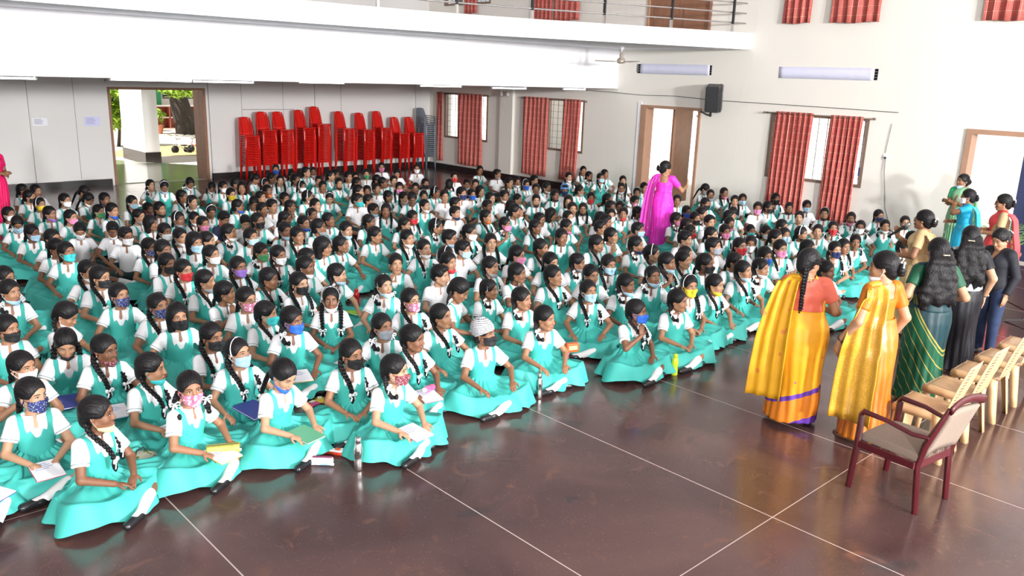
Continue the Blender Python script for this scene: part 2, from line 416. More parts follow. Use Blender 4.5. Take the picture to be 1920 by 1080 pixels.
# hanging tube lights under the low ceiling
for k, (xa, xb, yy, z) in enumerate(((4.68, 6.1, 15.0, 2.75), (6.35, 7.95, 16.4, 2.715), (9.7, 10.95, 17.8, 2.715), (12.0, 13.3, 16.2, 2.72), (13.75, 14.95, 15.6, 2.715), (15.45, 16.3, 14.8, 2.74), (2.4, 3.6, 15.0, 2.74))):
    t = empty('tube_light', ((xa + xb) / 2, yy, z)); w = (xb - xa) / 2
    MB().box((-w, -.035, .03), (w, .035, .07)).obj('housing', MWH, t)
    MB().tube([(-w + .02, 0, 0), (w - .02, 0, 0)], .015, 8).obj('tube', MTUBE, t)
    for s in (-1, 1):
        MB().box((s * w - (.03 if s > 0 else 0), -.02, -.02), (s * w + (0 if s > 0 else .03), .02, .03)).obj('end_cap', MWH, t)
        MB().tube([(s * w * .7, 0, .07), (s * w * .7, 0, 3.4 - z)], .008, 6).obj('drop_rod', MWH, t)
    tag(t, ['tube light under the balcony near the left edge', 'tube light above the courtyard doorway', 'tube light above the red chair stacks', 'tube light above the left side of the leftmost barred window', 'tube light above the wall between the two far barred windows', 'tube light nearest the right end of the balcony beam', 'tube light at the left edge of the picture'][k], 'tube light', 'hanging tube lights')
# ceiling fan below the slab
fan = empty('ceiling_fan', (14.92, 12.5, 3.42)); MCHR = mat('fan_enamel', (.55, .47, .40), .3, .4)
MB().tube([(0, 0, .12), (0, 0, .34)], .012, 8).obj('down_rod', MSTEEL, fan)
MB().lathe([(.0, .34), (.055, .34), (.05, .28), (.02, .24)], 16).obj('canopy_cup', MWH, fan)
MB().lathe([(.02, .19), (.05, .15), (.035, .10), (.075, .06), (.10, .02), (.10, -.02), (.06, -.045), (.0, -.05)], 20).obj('motor', MCHR, fan)
for a in (20, 140, 260):
    M = Matrix.Rotation(math.radians(a), 4, 'Z') @ Matrix.Rotation(math.radians(9), 4, 'X')
    MB().prism([(.09, -.03), (.18, -.055), (.56, -.06), (.6, -.03), (.6, .03), (.56, .06), (.18, .05), (.09, .03)], -.004, .004).obj('blade', MCHR, fan).matrix_local = M
tag(fan, 'three-bladed ceiling fan hanging under the balcony slab', 'fan')
# papered ventilator strips
for k, (y0, y1, z0, z1) in enumerate(VENT):
    v = empty('wall_vent', (XR, (y0 + y1) / 2, z0)); w = (y1 - y0) / 2; h = z1 - z0
    MB().box((.12, -w, 0), (.14, w, h)).obj('backing', MDRK, v)
    for i in range(int(2 * w / .1)): MB().box((.03, -w + i * .1, 0), (.045, -w + i * .1 + .02, h)).obj('grille_bar', MIRON, v)
    for i in range(1, 4): MB().box((.02, -w, h * i / 4 - .008), (.03, w, h * i / 4 + .008)).obj('grille_bar', MIRON, v)
    b = MB(); n = 24; a0 = -w + (.05 if k == 0 else .07); a1 = w - (.17 if k == 0 else .0)
    b.grid([[(-.008 - .006 * math.sin(i * 2.3 + r), a0 + (a1 - a0) * i / n, -.01 + (h + .02) * r) for i in range(n + 1)] for r in (0, .5, 1)])
    o = b.obj('paper_cover', MPAPERL, v); o.modifiers.new('s', 'SOLIDIFY').thickness = .003
    tag(v, ['long wall vent covered with pale paper, above the wooden door', 'long wall vent covered with pale paper, above the window at right'][k], 'vent', 'papered wall vents')
# loudspeaker
sp = empty('loudspeaker', (XR - .34, 11.0, 2.68)); sp.rotation_euler = (0, math.radians(-10), math.radians(28))
MB().prism([(-.2, -.17), (-.13, -.23), (.13, -.23), (.2, -.17), (.2, .12), (-.2, .12)], -.29, .29).obj('cabinet', MBLK, sp, .01)
sp_f = MB(); sp_f.box((-.17, .12, -.26), (.17, .13, .26)); sp_f.obj('grille', mat('speaker_grille', (.035, .035, .04), .7), sp)
MB().box((-.06, -.235, .08), (.06, -.228, .14)).obj('badge_plate', mat('plate_grey', (.25, .25, .26), .4), sp)
MB().box((-.03, -.02, -.42), (.03, .03, -.29)).obj('bracket', MBLK, sp)
MB().tube([(0, 0, -.4), (.12, .12, -.4), (.3, .25, -.38)], .02, 8).obj('wall_arm', MBLK, sp)
for x in (-.19, .19):
    for z in (-.28, .28): MB().lathe([(0, -.02), (.02, -.012), (.024, 0), (.02, .012), (0, .02)], 8, c=(x, -.17, z)).obj('corner_cap', mat('corner_grey', (.12, .12, .13), .5), sp)
tag(sp, 'black loudspeaker on a wall bracket beside the wooden door', 'loudspeaker')
# wires on the walls
def wire(pts, label, r=.006, m=MDRK, cat='cable'):
    P = []
    for i in range(len(pts) - 1):
        a = Vector(pts[i]); b = Vector(pts[i + 1])
        for k in range(6): P.append(a.lerp(b, k / 6))
    P.append(Vector(pts[-1]))
    tag(MB().tube(P, r, 6).obj('cable', m), label, cat)
wire([(16.72, 15.6, 2.72), (16.72, 14.4, 2.70), (16.72, 13.2, 2.66), (16.72, 12.2, 2.68), (16.72, 11.2, 2.63), (16.72, 10, 2.62), (16.72, 8, 2.60), (16.72, 6.9, 2.58)], 'thin dark cable running along the wall above the door and loudspeaker')
wire([(16.73, 7.03, 1.68), (16.71, 7.0, 1.4), (16.71, 6.93, 1.0), (16.70, 6.88, .7), (16.62, 6.7, .35), (16.5, 6.5, .02)], 'loose cable hanging down the wall right of the bright red curtains', .008, mat('grey_cable', (.2, .2, .2), .5))
wire([(16.735, 7.0, 2.36), (16.735, 7.03, 2.0), (16.735, 7.05, 1.78)], 'short vertical cable above the wall socket', .004)
so = empty('wall_socket', (XR, 7.03, 1.70)); MB().box((-.02, -.05, -.05), (.0, .05, .05)).obj('plate', MWH, so, .004); MB().lathe([(.0, 0), (.022, 0), (.022, .02), (0, .025)], 10, M=Matrix.Translation((-.02, 0, -.01)) @ Matrix.Rotation(-math.pi / 2, 4, 'Y')).obj('plug', MBLK, so)
tag(so, 'small wall socket with black plug right of the bright red curtains', 'socket')
# notices on the back wall
def notice(x, z, w, h, label, m):
    r = empty('wall_notice', (x, YB - .01 - (.07 if x < 5.62 else 0), z))
    MB().box((-w / 2, -.003, -h / 2), (w / 2, .003, h / 2)).obj('sheet', m, r)
    for i in range(5): MB().box((-w * .38, -.005, h * (.3 - i * .14)), (w * (.1 + .07 * (i % 3)), -.003, h * (.3 - i * .14) + .012)).obj('print_line', mat('ink', (.35, .35, .5), .8), r)
    tag(r, label, 'notice')
notice(5.25, 1.60, .32, .18, 'small white notice on the back wall near the left edge', MPAPER)
notice(6.42, 1.60, .36, .22, 'lilac notice sheet left of the courtyard doorway', mat('lilac_sheet', (.66, .66, .92), .8))
for k, x in enumerate((6.8, 8.05, 9.25)):
    h = empty('wall_hook', (x, YB - .01, 2.58)); MB().tube([(0, 0, .02), (0, -.05, .02), (0, -.07, .05)], .008, 6).obj('hook', MIRON, h); MB().lathe([(0, 0), (.02, 0), (.018, .008), (0, .01)], 8, M=Matrix.Rotation(math.pi / 2, 4, 'X')).obj('rosette', MIRON, h)
    tag(h, ['wall hook above the left corner of the courtyard doorway', 'wall hook above the middle of the courtyard doorway', 'wall hook above the right corner of the courtyard doorway'][k], 'hook', 'hooks above the doorway')
lp = empty('wall_lamp', (XR - .09, 18.2, 2.52)); MGL = mat('lamp_glass', (.85, .82, .80), .15, trans=.5)
MB().lathe([(0, 0), (.05, 0), (.05, .02), (0, .02)], 12, M=Matrix.Rotation(-math.pi / 2, 4, 'Y')).obj('back_plate', MSTEEL, lp)
for s in (-1, 1):
    MB().tube([(-.02, 0, 0), (-.08, s * .08, .03), (-.1, s * .13, .0)], .008, 6).obj('arm', MSTEEL, lp)
    MB().lathe([(.02, .06), (.04, .02), (.05, -.03), (.045, -.08), (.0, -.09)], 12, c=(-.1, s * .13, 0)).obj('shade', MGL, lp)
for k in range(5): MB().lathe([(0, .02), (.015, 0), (0, -.03)], 8, c=(-.09, 0, -.08 - k * .06)).obj('pendant_drop', MGL, lp)
tag(lp, 'ornate glass wall lamp on the pier between the two far windows', 'wall lamp')
# ------------------------------------------------------------------ outdoors: courtyard behind door_1
MCON = mat('courtyard_paving', (.62, .56, .50), .8, noise=.2, scale=.7)
MCORR = mat('corridor_stone', (.26, .28, .20), .16, noise=.12, scale=2)
MSTUC = mat('outdoor_white', (.82, .82, .82), .8, noise=.03, scale=1)
tag(MB().box((-20, 22.35, -.3), (60, 70, -.16)).obj('ground_courtyard', MCON), kind='structure')
tag(MB().prism([(0, YB + .25), (24, YB + .25), (24, 24.0), (10.6, 25.1), (8.9, 27.4), (8.4, 29), (0, 29)], -.16, 0).obj('floor_corridor', MCORR), kind='structure')
tag(MB().box((-4, 22.36, 3.5), (24, 26.5, 3.7)).obj('roof_corridor', MSTUC), kind='structure')
col = empty('corridor_column', (9.56, 27.65, 0)); MB().box((0, 0, .22), (.46, 2.1, 3.5)).obj('shaft', MSTUC, col); MB().box((-.02, -.02, -.16), (.48, 2.12, .22)).obj('plinth', MBASE, col)
tag(col, 'square white column with dark plinth in the courtyard doorway', 'column')
soil = MB().prism([(9, 30.5), (14, 29), (20, 31), (18, 34), (11, 33.5)], -.158, -.14).obj('sand_patch', mat('sand', (.55, .42, .18), .9, noise=.2, scale=3)); tag(soil, kind='structure')
# tree
MBARK = mat('bark', (.05, .04, .035), .9, noise=.5, scale=9, bump=.8)
MLEAF = bpy.data.materials.new('leaf'); _nt, _b = nodes_of(MLEAF); _b.inputs['Base Color'].default_value = (.33, .52, .06, 1); _b.inputs['Roughness'].default_value = .5; _b.inputs['Transmission Weight'].default_value = .0; _b.inputs['Subsurface Weight'].default_value = .3
tree = empty('courtyard_tree', (15.6, 39.2, -.16))
P = []; rs = []
for k in range(9):
    t = k / 8; P.append((-.9 * t ** 1.3 - .15 * math.sin(3 * t), .2 * t, 4.6 * t)); rs.append(.62 - .22 * min(1, t * 3) - .05 * t)
tb = MB().tube(P, rs, 14); tb.v = [(x + .05 * math.sin(9 * math.atan2(y, x + .3) + 3 * z), y + .05 * math.cos(7 * math.atan2(y, x + .3) - 2 * z), z) for x, y, z in tb.v]
tb.obj('trunk', MBARK, tree)
for a, b_, c in ((-2.6, -.6, 6.0), (.8, .5, 6.2), (-.2, 1.6, 6.6), (-3.6, .9, 6.2), (2.2, -.4, 5.4)):
    MB().tube([(-1.0, .2, 4.3), (-1 + (a + 1) * .5, b_ * .5, 4.3 + (c - 4.3) * .6), (a, b_, c)], [.3, .18, .07], 8).obj('branch', MBARK, tree)
def leaves(n, boxes, size, seed):
    rnd = random.Random(seed); V = []; F = []
    for i in range(n):
        c, e = boxes[i % len(boxes)]
        while True:
            q = Vector((rnd.uniform(-1, 1), rnd.uniform(-1, 1), rnd.uniform(-1, 1)))
            if q.length < 1: break
        p = Vector(c) + Vector((q.x * e[0], q.y * e[1], q.z * e[2])); s = size * rnd.uniform(.6, 1.3)
        M = Matrix.Rotation(rnd.uniform(0, 6.3), 3, 'Z') @ Matrix.Rotation(rnd.uniform(-1, 1), 3, 'X')
        b = len(V)
        for v in ((0, -1, 0), (.42, -.1, .12), (.3, .6, .05), (0, 1, -.1), (-.3, .6, .05), (-.42, -.1, .12)): V.append(tuple(p + M @ (Vector(v) * s)))
        F.append((b, b + 1, b + 2, b + 3)); F.append((b, b + 3, b + 4, b + 5))
    return mesh_np('leaves', np.array(V), np.array(F), MLEAF, False)
tag(link('foliage', leaves(2600, [((-2.5, -.8, 5.2), (2.5, 1.5, 1.3)), ((.6, -.6, 4.7), (2.2, 1.4, 1.0)), ((-1, .5, 6.2), (3, 2, 1.2)), ((-.7, -2.2, 2.15), (1.5, .8, .45)), ((.9, -2.0, 2.3), (1.0, .7, .5))], .17, 5), tree), kind='stuff')
tag(tree, 'big tree with dark leaning trunk and light green leaves in the courtyard', 'tree')
bush = empty('garden_shrub', (10.76, 34.0, -.16)); MB().tube([(0, 0, 0), (.1, 0, .8), (-.1, 0, 1.8)], [.07, .05, .03], 7).obj('stem', MBARK, bush)
tag(link('foliage', leaves(900, [((0, 0, 1.9), (.9, .7, .7)), ((-.2, 0, 1.2), (.6, .5, .5))], .16, 9), bush), kind='stuff')
tag(bush, 'light green leafy shrub left of the courtyard column', 'shrub')
# far building with shelves
bld = empty('school_building', (0, 43.5, -.16)); MLOUV = mat('louvre', (.45, .43, .40), .6); MGREEN = mat('green_paint', (.02, .25, .10), .5)
MB().box((-10, 0, 0), (40, .4, 7)).obj('wall', MSTUC, bld)
for x in (15.55, 18.9): MB().box((x, -.3, 0), (x + .35, 0, 4.6)).obj('pillar', MGREEN, bld)
MB().box((13, -.25, 3.45), (30, -.02, 4.2)).obj('green_fascia', MGREEN, bld)
for x0, x1 in ((13.9, 15.4), (16.1, 17.7), (19.5, 21.4)):
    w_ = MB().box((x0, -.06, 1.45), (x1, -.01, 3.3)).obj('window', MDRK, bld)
    for i in range(14): MB().box((x0, -.14, 1.5 + i * .13), (x1, -.06, 1.56 + i * .13)).obj('slat', MLOUV, w_)
tag(bld, 'white building with louvred windows and green pillars across the courtyard', 'building')
MSHELF = mat('shelf_red', (.42, .12, .08), .6); shf = empty('shoe_shelf', (13.9, 42.2, -.16))
for z in (0, .55, 1.1): MB().box((0, -.05, z), (4.6, .45, z + .06)).obj('shelf_board', mat('shelf_edge', (.72, .55, .48), .6), shf)
for i in range(8): MB().box((i * .65, -.05, .06), (i * .65 + .06, .45, 1.1)).obj('divider', MSHELF, shf)
MB().box((0, .42, 0), (4.6, .46, 1.1)).obj('back_panel', MSHELF, shf)
tag(shf, 'long red pigeonhole shelf along the building across the courtyard', 'shelf')
def pot(x, y, c, label, seed, z0=-.16, leaf=True):
    p = empty('potted_plant', (x, y, z0)); MB().lathe([(.16, 0), (.24, .36), (.27, .36), (.27, .42), (.22, .42), (.2, .36)], 16).obj('pot', mat('clay_%d' % seed, c, .7), p)
    tag(link('foliage', leaves(90, [((0, 0, .8), (.35, .35, .4))], .12, seed), p), kind='stuff'); tag(p, label, 'plant')
pot(14.35, 39.6, (.55, .2, .1), 'clay pot with green plant beside the tree trunk', 21)
pot(16.9, 39.9, (.4, .25, .15), 'potted plant on the right of the tree trunk', 22)
bk = empty('water_drum', (14.35, 41.3, -.16)); MB().lathe([(.2, 0), (.24, .1), (.24, .5), (.2, .6), (.08, .65), (.08, .72), (0, .72)], 16).obj('drum', mat('aqua_plastic', (.08, .5, .55), .4), bk); MB().tube([(-.2, 0, .6), (0, 0, .85), (.2, 0, .6)], .015, 6).obj('handle', MBLK, bk); bk.location.z = .9
MB().box((-.35, -.3, -1.06), (.35, .3, 0)).obj('stand', MSHELF, bk); tag(bk, 'aqua plastic drum on a red stand near the tree', 'drum')
# two small tricycles on the corridor edge
def trike(x, y, rz, label, c):
    t = empty('tricycle', (x, y, -.16), rz); m = mat('trike', c, .4)
    for px, py, r in ((0, .28, .14), (-.16, -.2, .1), (.16, -.2, .1)): MB().lathe([(r - .03, -.02), (r, -.02), (r, .02), (r - .03, .02), (r - .03, -.02)], 18, M=Matrix.Translation((px, py, r)) @ Matrix.Rotation(math.pi / 2, 4, 'Y')).obj('wheel', MBLK, t)
    MB().tube([(0, .28, .14), (0, .2, .5)], .015, 6).tube([(0, .25, .3), (0, -.2, .1)], .018, 6).tube([(-.16, -.2, .1), (.16, -.2, .1)], .012, 6).obj('frame', m, t)
    MB().tube([(-.2, .14, .55), (0, .2, .5), (.2, .14, .55)], .014, 6).obj('handlebar', MBLK, t)
    MB().box((-.09, -.16, .26), (.09, .04, .30)).tube([(0, -.08, .12), (0, -.08, .27)], .015, 6).obj('seat', MBLK, t)
    tag(t, label, 'tricycle', 'tricycles in the courtyard')
trike(12.51, 30.69, .6, 'small tricycle by the right jamb of the courtyard doorway', (.5, .05, .04)); trike(11.95, 30.71, 1.6, 'small tricycle lying low left of the other tricycle', (.4, .4, .42))
# ------------------------------------------------------------------ outdoors: right side
tag(MB().box((XR + .25, -20, -.35), (40, 40, -.2)).obj('ground_side', MCON), kind='structure')
XC = 24.5
jw = tag(MB().box((XC, 5.5, -.2), (XC + .25, 17.6, 1.7)).box((XC, 5.5, 3.5), (XC + .25, 40, 6)).box((XC, 17.6, -.2), (XC + .25, 40, 3.5)).box((XC, 5.5, 1.7), (XC + .25, 14.2, 3.5)).obj('wall_compound', MSTUC), kind='structure')
jal = MB()
for y in np.arange(14.2, 17.6, .2): jal.box((XC, y, 1.7), (XC + .14, y + .12, 3.5))
for z in np.arange(1.7, 3.5, .2): jal.box((XC - .01, 14.2, z), (XC + .13, 17.6, z + .12))
tag(jal.obj('trim_8', MSTUC), kind='structure'); tag(MB().box((XC + .2, 14.2, 1.7), (XC + .24, 17.6, 3.5)).obj('trim_9', MDRK), kind='structure')
sh = empty('garden_shrub', (18.3, 11.75, -.2)); MB().tube([(0, 0, 0), (.05, .05, 1.5), (0, .1, 3)], [.05, .04, .02], 7).obj('stem', MBARK, sh)
tag(link('foliage', leaves(420, [((0, 0, .9), (.45, .4, .7)), ((.1, 0, 2.7), (.5, .45, .45))], .14, 31), sh), kind='stuff'); tag(sh, 'leafy shrub outside the open wooden door', 'shrub')
tag(MB().box((23.5, -16, -.2), (23.8, 5.6, 9)).obj('wall_compound_3', MSTUC), kind='structure')
pst = empty('outdoor_board', (19.3, 8.15, .9)); MB().box((0, -.55, 0), (.04, .55, 1.75)).obj('board', MPAPER, pst); MB().box((-.01, -.55, 1.35), (0, .55, 1.55)).obj('blue_band', mat('board_blue', (.04, .12, .6), .5), pst); MB().box((-.01, -.55, .1), (0, .55, .3)).obj('blue_band', mat('board_blue2', (.04, .12, .6), .5), pst); MB().box((-.01, -.5, .85), (0, -.1, .91)).obj('green_band', mat('board_green', (.05, .4, .2), .5), pst)
for y in (-.5, .5): MB().box((.04, y - .03, -1.1), (.09, y + .03, 1.7)).obj('leg', MIRON, pst)
tag(pst, 'white board with blue bands seen through the window at right', 'board')
cr = empty('hanging_creeper', (19.2, 5.6, 2.9)); MB().tube([(0, -2, .1), (0, 0, 0), (0, 1, .1)], .02, 6).obj('stem', MBARK, cr); tag(link('foliage', leaves(260, [((0, -1.2, -.1), (.3, .8, .25)), ((0, .2, -.05), (.3, .8, .2))], .09, 41), cr), kind='stuff'); tag(cr, 'green creeper hanging at the top of the right doorway', 'plant')
# potted palm by the right doorway
pm = empty('potted_palm', (15.9, 4.35, 0)); MB().lathe([(.15, 0), (.2, .3), (.22, .3), (.22, .35), (.17, .35)], 16).obj('pot', mat('palm_pot', (.3, .12, .08), .6), pm)
MPALM = mat('palm_leaf', (.16, .32, .08), .5)
for k in range(13):
    a = k * 2.4; el = .55 + .35 * ((k * 7) % 5) / 5; b = MB(); P = []
    for i in range(9):
        t = i / 8; r = .75 * t * math.cos(el) ; z = .33 + 1.0 * t * math.sin(el) * (1.3 - .5 * t); P.append(Vector((r * math.cos(a), r * math.sin(a), z)))
    b.tube(P, [.008 - .0007 * i for i in range(9)], 5)
    for i in range(2, 9):
        d = (P[i] - P[i - 1]).normalized(); sd = d.cross(Vector((0, 0, 1))).normalized()
        for s in (-1, 1):
            tip = P[i] + sd * s * .16 * (1.15 - i / 11) + d * .12 - Vector((0, 0, .03)); w = d * .012
            b.add([P[i] - w, P[i] + w, tip], [(0, 1, 2)])
    b.obj('frond', MPALM, pm)
tag(pm, 'potted palm by the right doorway beside the saree ladies', 'plant')
# ================================================================== people: implicit-surface modelling
def smin(a, b, k):
    if k <= 0: return np.minimum(a, b)
    h = np.maximum(k - np.abs(a - b), 0) / k
    return np.minimum(a, b) - h * h * k * .25
class Vol:
    def __init__(s, lo, hi, h):
        s.h = h; s.lo = np.array(lo, np.float32); s.n = [int(math.ceil((hi[i] - lo[i]) / h)) + 1 for i in range(3)]
        s.F = np.full(s.n, .05, np.float32); s.ax = [(s.lo[i] + h * np.arange(s.n[i])).astype(np.float32) for i in range(3)]
    def sub(s, lo, hi):
        sl = []
        for i in range(3):
            a = max(0, int((lo[i] - s.lo[i]) / s.h)); b = min(s.n[i], int((hi[i] - s.lo[i]) / s.h) + 2); sl.append(slice(a, max(a, b)))
        return tuple(sl), s.ax[0][sl[0]][:, None, None], s.ax[1][sl[1]][None, :, None], s.ax[2][sl[2]][None, None, :]
    def _put(s, sl, d, k): s.F[sl] = smin(s.F[sl], d, k)
    def cone(s, a, b, r1, r2, k=.01, clip=None, off=0.):
        a = np.array(a, float); b = np.array(b, float); r1 += off; r2 += off; m = max(r1, r2) + k + 3 * s.h
        sl, X, Y, Z = s.sub(np.minimum(a, b) - m, np.maximum(a, b) + m)
        ba = b - a; L = float(ba @ ba) + 1e-9
        t = np.clip(((X - a[0]) * ba[0] + (Y - a[1]) * ba[1] + (Z - a[2]) * ba[2]) / L, 0, 1)
        d = np.sqrt((X - a[0] - t * ba[0]) ** 2 + (Y - a[1] - t * ba[1]) ** 2 + (Z - a[2] - t * ba[2]) ** 2) - (r1 + (r2 - r1) * t)
        if clip is not None:      # cut flat at the b end
            n = ba / math.sqrt(L); d = np.maximum(d, (X - b[0]) * n[0] + (Y - b[1]) * n[1] + (Z - b[2]) * n[2])
        s._put(sl, d, k)
    def ell(s, c, r, k=.01, R=None, off=0., cut=False):
        c = np.array(c, float); r = np.array(r, float) + off; m = r.max() + k + 3 * s.h
        sl, X, Y, Z = s.sub(c - m, c + m); X = X - c[0]; Y = Y - c[1]; Z = Z - c[2]
        if R is not None: X, Y, Z = (R[0][0] * X + R[1][0] * Y + R[2][0] * Z, R[0][1] * X + R[1][1] * Y + R[2][1] * Z, R[0][2] * X + R[1][2] * Y + R[2][2] * Z)
        k0 = np.sqrt((X / r[0]) ** 2 + (Y / r[1]) ** 2 + (Z / r[2]) ** 2); k1 = np.sqrt((X / r[0] ** 2) ** 2 + (Y / r[1] ** 2) ** 2 + (Z / r[2] ** 2) ** 2) + 1e-6
        d = k0 * (k0 - 1) / k1
        if cut: s.F[sl] = -smin(-s.F[sl], d, k)
        else: s._put(sl, d, k)
    def clip(s, fn):
        X, Y, Z = s.ax[0][:, None, None], s.ax[1][None, :, None], s.ax[2][None, None, :]
        s.F = np.maximum(s.F, fn(X, Y, Z)).astype(np.float32)
    def surf(s):
        F = s.F.copy(); F[0] = F[-1] = .05; F[:, 0] = F[:, -1] = .05; F[:, :, 0] = F[:, :, -1] = .05
        I = F < 0; n = [x - 1 for x in s.n]
        cnt = np.zeros(n, np.int8)
        for dx in (0, 1):
            for dy in (0, 1):
                for dz in (0, 1): cnt += I[dx:n[0] + dx, dy:n[1] + dy, dz:n[2] + dz]
        act = (cnt > 0) & (cnt < 8); ci = np.argwhere(act); N = len(ci)
        idx = np.full(n, -1, np.int32); idx[act] = np.arange(N)
        cr = {}
        for dx in (0, 1):
            for dy in (0, 1):
                for dz in (0, 1): cr[dx, dy, dz] = F[ci[:, 0] + dx, ci[:, 1] + dy, ci[:, 2] + dz]
        P = np.zeros((N, 3)); C = np.zeros(N)
        ks = list(cr)
        for a in ks:
            for ax in range(3):
                if a[ax]: continue
                b = list(a); b[ax] = 1; b = tuple(b)
                fa, fb = cr[a], cr[b]; m = (fa < 0) != (fb < 0); t = fa[m] / (fa[m] - fb[m])
                p = np.repeat(np.array(a, float)[None], m.sum(), 0); p[:, ax] += t; P[m] += p; C[m] += 1
        V = s.lo + s.h * (ci + P / C[:, None]); Q = []
        for ax in range(3):
            sl0 = [slice(None)] * 3; sl1 = [slice(None)] * 3; sl0[ax] = slice(0, -1); sl1[ax] = slice(1, None)
            A = I[tuple(sl0)]; B = I[tuple(sl1)]; e = np.argwhere(A != B); ins = A[tuple(e.T)]
            u, v = [(1, 2), (2, 0), (0, 1)][ax]; q = []
            for du, dv in ((-1, -1), (0, -1), (0, 0), (-1, 0)):
                c = e.copy(); c[:, u] += du; c[:, v] += dv; q.append(idx[c[:, 0], c[:, 1], c[:, 2]])
            q = np.stack(q, 1); q[~ins] = q[~ins][:, ::-1]; Q.append(q)
        Q = np.concatenate(Q); return V, Q
def Rz(a): c, s_ = math.cos(a), math.sin(a); return np.array([[c, -s_, 0], [s_, c, 0], [0, 0, 1.]])
def Rx(a): c, s_ = math.cos(a), math.sin(a); return np.array([[1, 0, 0], [0, c, -s_], [0, s_, c]])
def Ry(a): c, s_ = math.cos(a), math.sin(a); return np.array([[c, 0, s_], [0, 1, 0], [-s_, 0, c]])
def M4(R, c, s=1.0): return Matrix([[*(np.array(R[0]) * s), c[0]], [*(np.array(R[1]) * s), c[1]], [*(np.array(R[2]) * s), c[2]], [0, 0, 0, 1]])
def HMX(P): return M4(P.hR, P.hc, HS)
# ---- head (local frame: origin between the ears, facing -Y)
HS = 1.06
def head_prims(V, c, R, k=.014, s=HS):
    T = lambda p: np.array(c) + R @ (np.array(p, float) * s)
    V.ell(T((0, .012, .030)), (.071 * s, .088 * s, .084 * s), .01, R)
    V.ell(T((0, -.028, -.030)), (.056 * s, .062 * s, .078 * s), .025 * s, R)
    V.ell(T((0, -.058, .030)), (.050 * s, .030 * s, .036 * s), .02 * s, R)
    V.cone(T((-.012, -.066, -.090)), T((.012, -.066, -.090)), .017 * s, .017 * s, .025 * s)
    for x in (-1, 1):
        V.ell(T((x * .036, -.056, -.030)), (.022 * s, .025 * s, .024 * s), .02 * s, R)
        V.cone(T((x * .052, .0, -.055)), T((x * .02, -.06, -.088)), .014 * s, .013 * s, .03 * s)
        V.ell(T((x * .030, -.094, .006)), (.017 * s, .012 * s, .011 * s), .012 * s, R, cut=True)
        V.ell(T((x * .073, .010, -.008)), (.008 * s, .018 * s, .029 * s), .008 * s, R @ Rz(x * .35))
        V.ell(T((x * .011, -.096, -.031)), (.0085 * s, .009 * s, .007 * s), .006 * s, R)
    V.cone(T((0, -.085, .012)), T((0, -.102, -.026)), .0075 * s, .0105 * s, .012 * s)
    V.ell(T((0, -.090, -.055)), (.021 * s, .010 * s, .0055 * s), .005 * s, R)
    V.ell(T((0, -.088, -.066)), (.018 * s, .010 * s, .0065 * s), .005 * s, R)
def ik(S, T, l1, l2, pole):
    S = np.array(S, float); T = np.array(T, float); d = T - S; L = np.linalg.norm(d); L2 = min(L, (l1 + l2) * .995); u = d / L
    T = S + u * L2; a = (l1 * l1 - l2 * l2 + L2 * L2) / (2 * L2); h = math.sqrt(max(l1 * l1 - a * a, 0))
    p = np.array(pole, float); p = p - u * (p @ u); p /= np.linalg.norm(p) + 1e-9
    return S + u * a + p * h, T
def hand_prims(V, w, d, n, side, s=1.0, curl=.5, spread=.012):
    """w wrist, d along the hand, n palm normal (fingers curl towards it); side=+1 thumb on d x n side"""
    d = np.array(d, float); d /= np.linalg.norm(d); n = np.array(n, float); n = n - d * (n @ d); n /= np.linalg.norm(n); t = np.cross(d, n) * side
    w = np.array(w, float); R = np.stack([t, d, n], 1)
    V.ell(w + d * .046 * s, (.034 * s, .050 * s, .014 * s), .012 * s, R)
    for i, (o, L) in enumerate(((.026, .058), (.009, .066), (-.009, .061), (-.026, .046))):
        b = w + d * (.082 - .004 * abs(i - 1.3)) * s + t * o * s; a1 = curl * .55; a2 = curl * 1.6
        e = t * (o * .25)
        m = b + (d * math.cos(a1) + n * math.sin(a1) + e) * L * .52 * s; tip = m + (d * math.cos(a2) + n * math.sin(a2) + e * .5) * L * .5 * s
        V.cone(b - d * .012 * s, m, .0082 * s, .0076 * s, .004); V.cone(m, tip, .0076 * s, .0062 * s, .003)
    b = w + d * .022 * s + t * .026 * s; m = b + (t * .75 + d * .65 + n * .25) / 1.03 * .036 * s; tip = m + (t * .25 + d * .9 + n * .35) * .030 * s
    V.cone(b, m, .0115 * s, .0095 * s, .008); V.cone(m, tip, .0092 * s, .0075 * s, .004)
# ---- seated child, scale 1: crown about 0.80 m above the floor, facing -Y
LEG = {1: dict(hip=(.085, .0, .10), knee=(.31, -.235, .135), ank=(-.03, -.425, .048), toe=(-.165, -.462, .035)),
       -1: dict(hip=(-.085, .0, .10), knee=(-.31, -.235, .135), ank=(.05, -.325, .05), toe=(.175, -.345, .035))}
class Pose: pass
def make_pose(lean, turn, pitch, wr, hd, roll=0.0, hn=None):
    p = Pose(); p.lean = lean; RL = Rx(lean)       # lean forward rotates up-vector towards -Y
    p.L = lambda q: np.array((0, .02, .12)) + RL @ (np.array(q, float) - np.array((0, .02, .12)))
    p.RL = RL
    p.hc = p.L((0, -.005, .683)); p.hR = Rz(turn) @ Rx(pitch) @ Ry(roll)
    p.arms = {}
    for sd in (1, -1):
        S = p.L((sd * .126, .015, .484)); e, w = ik(S, wr[sd], .225, .205, (sd * .75, .35, -.45)); p.arms[sd] = (S, e, w, hd[sd], (hn or {}).get(sd, (0, -.15, -1)))
    return p
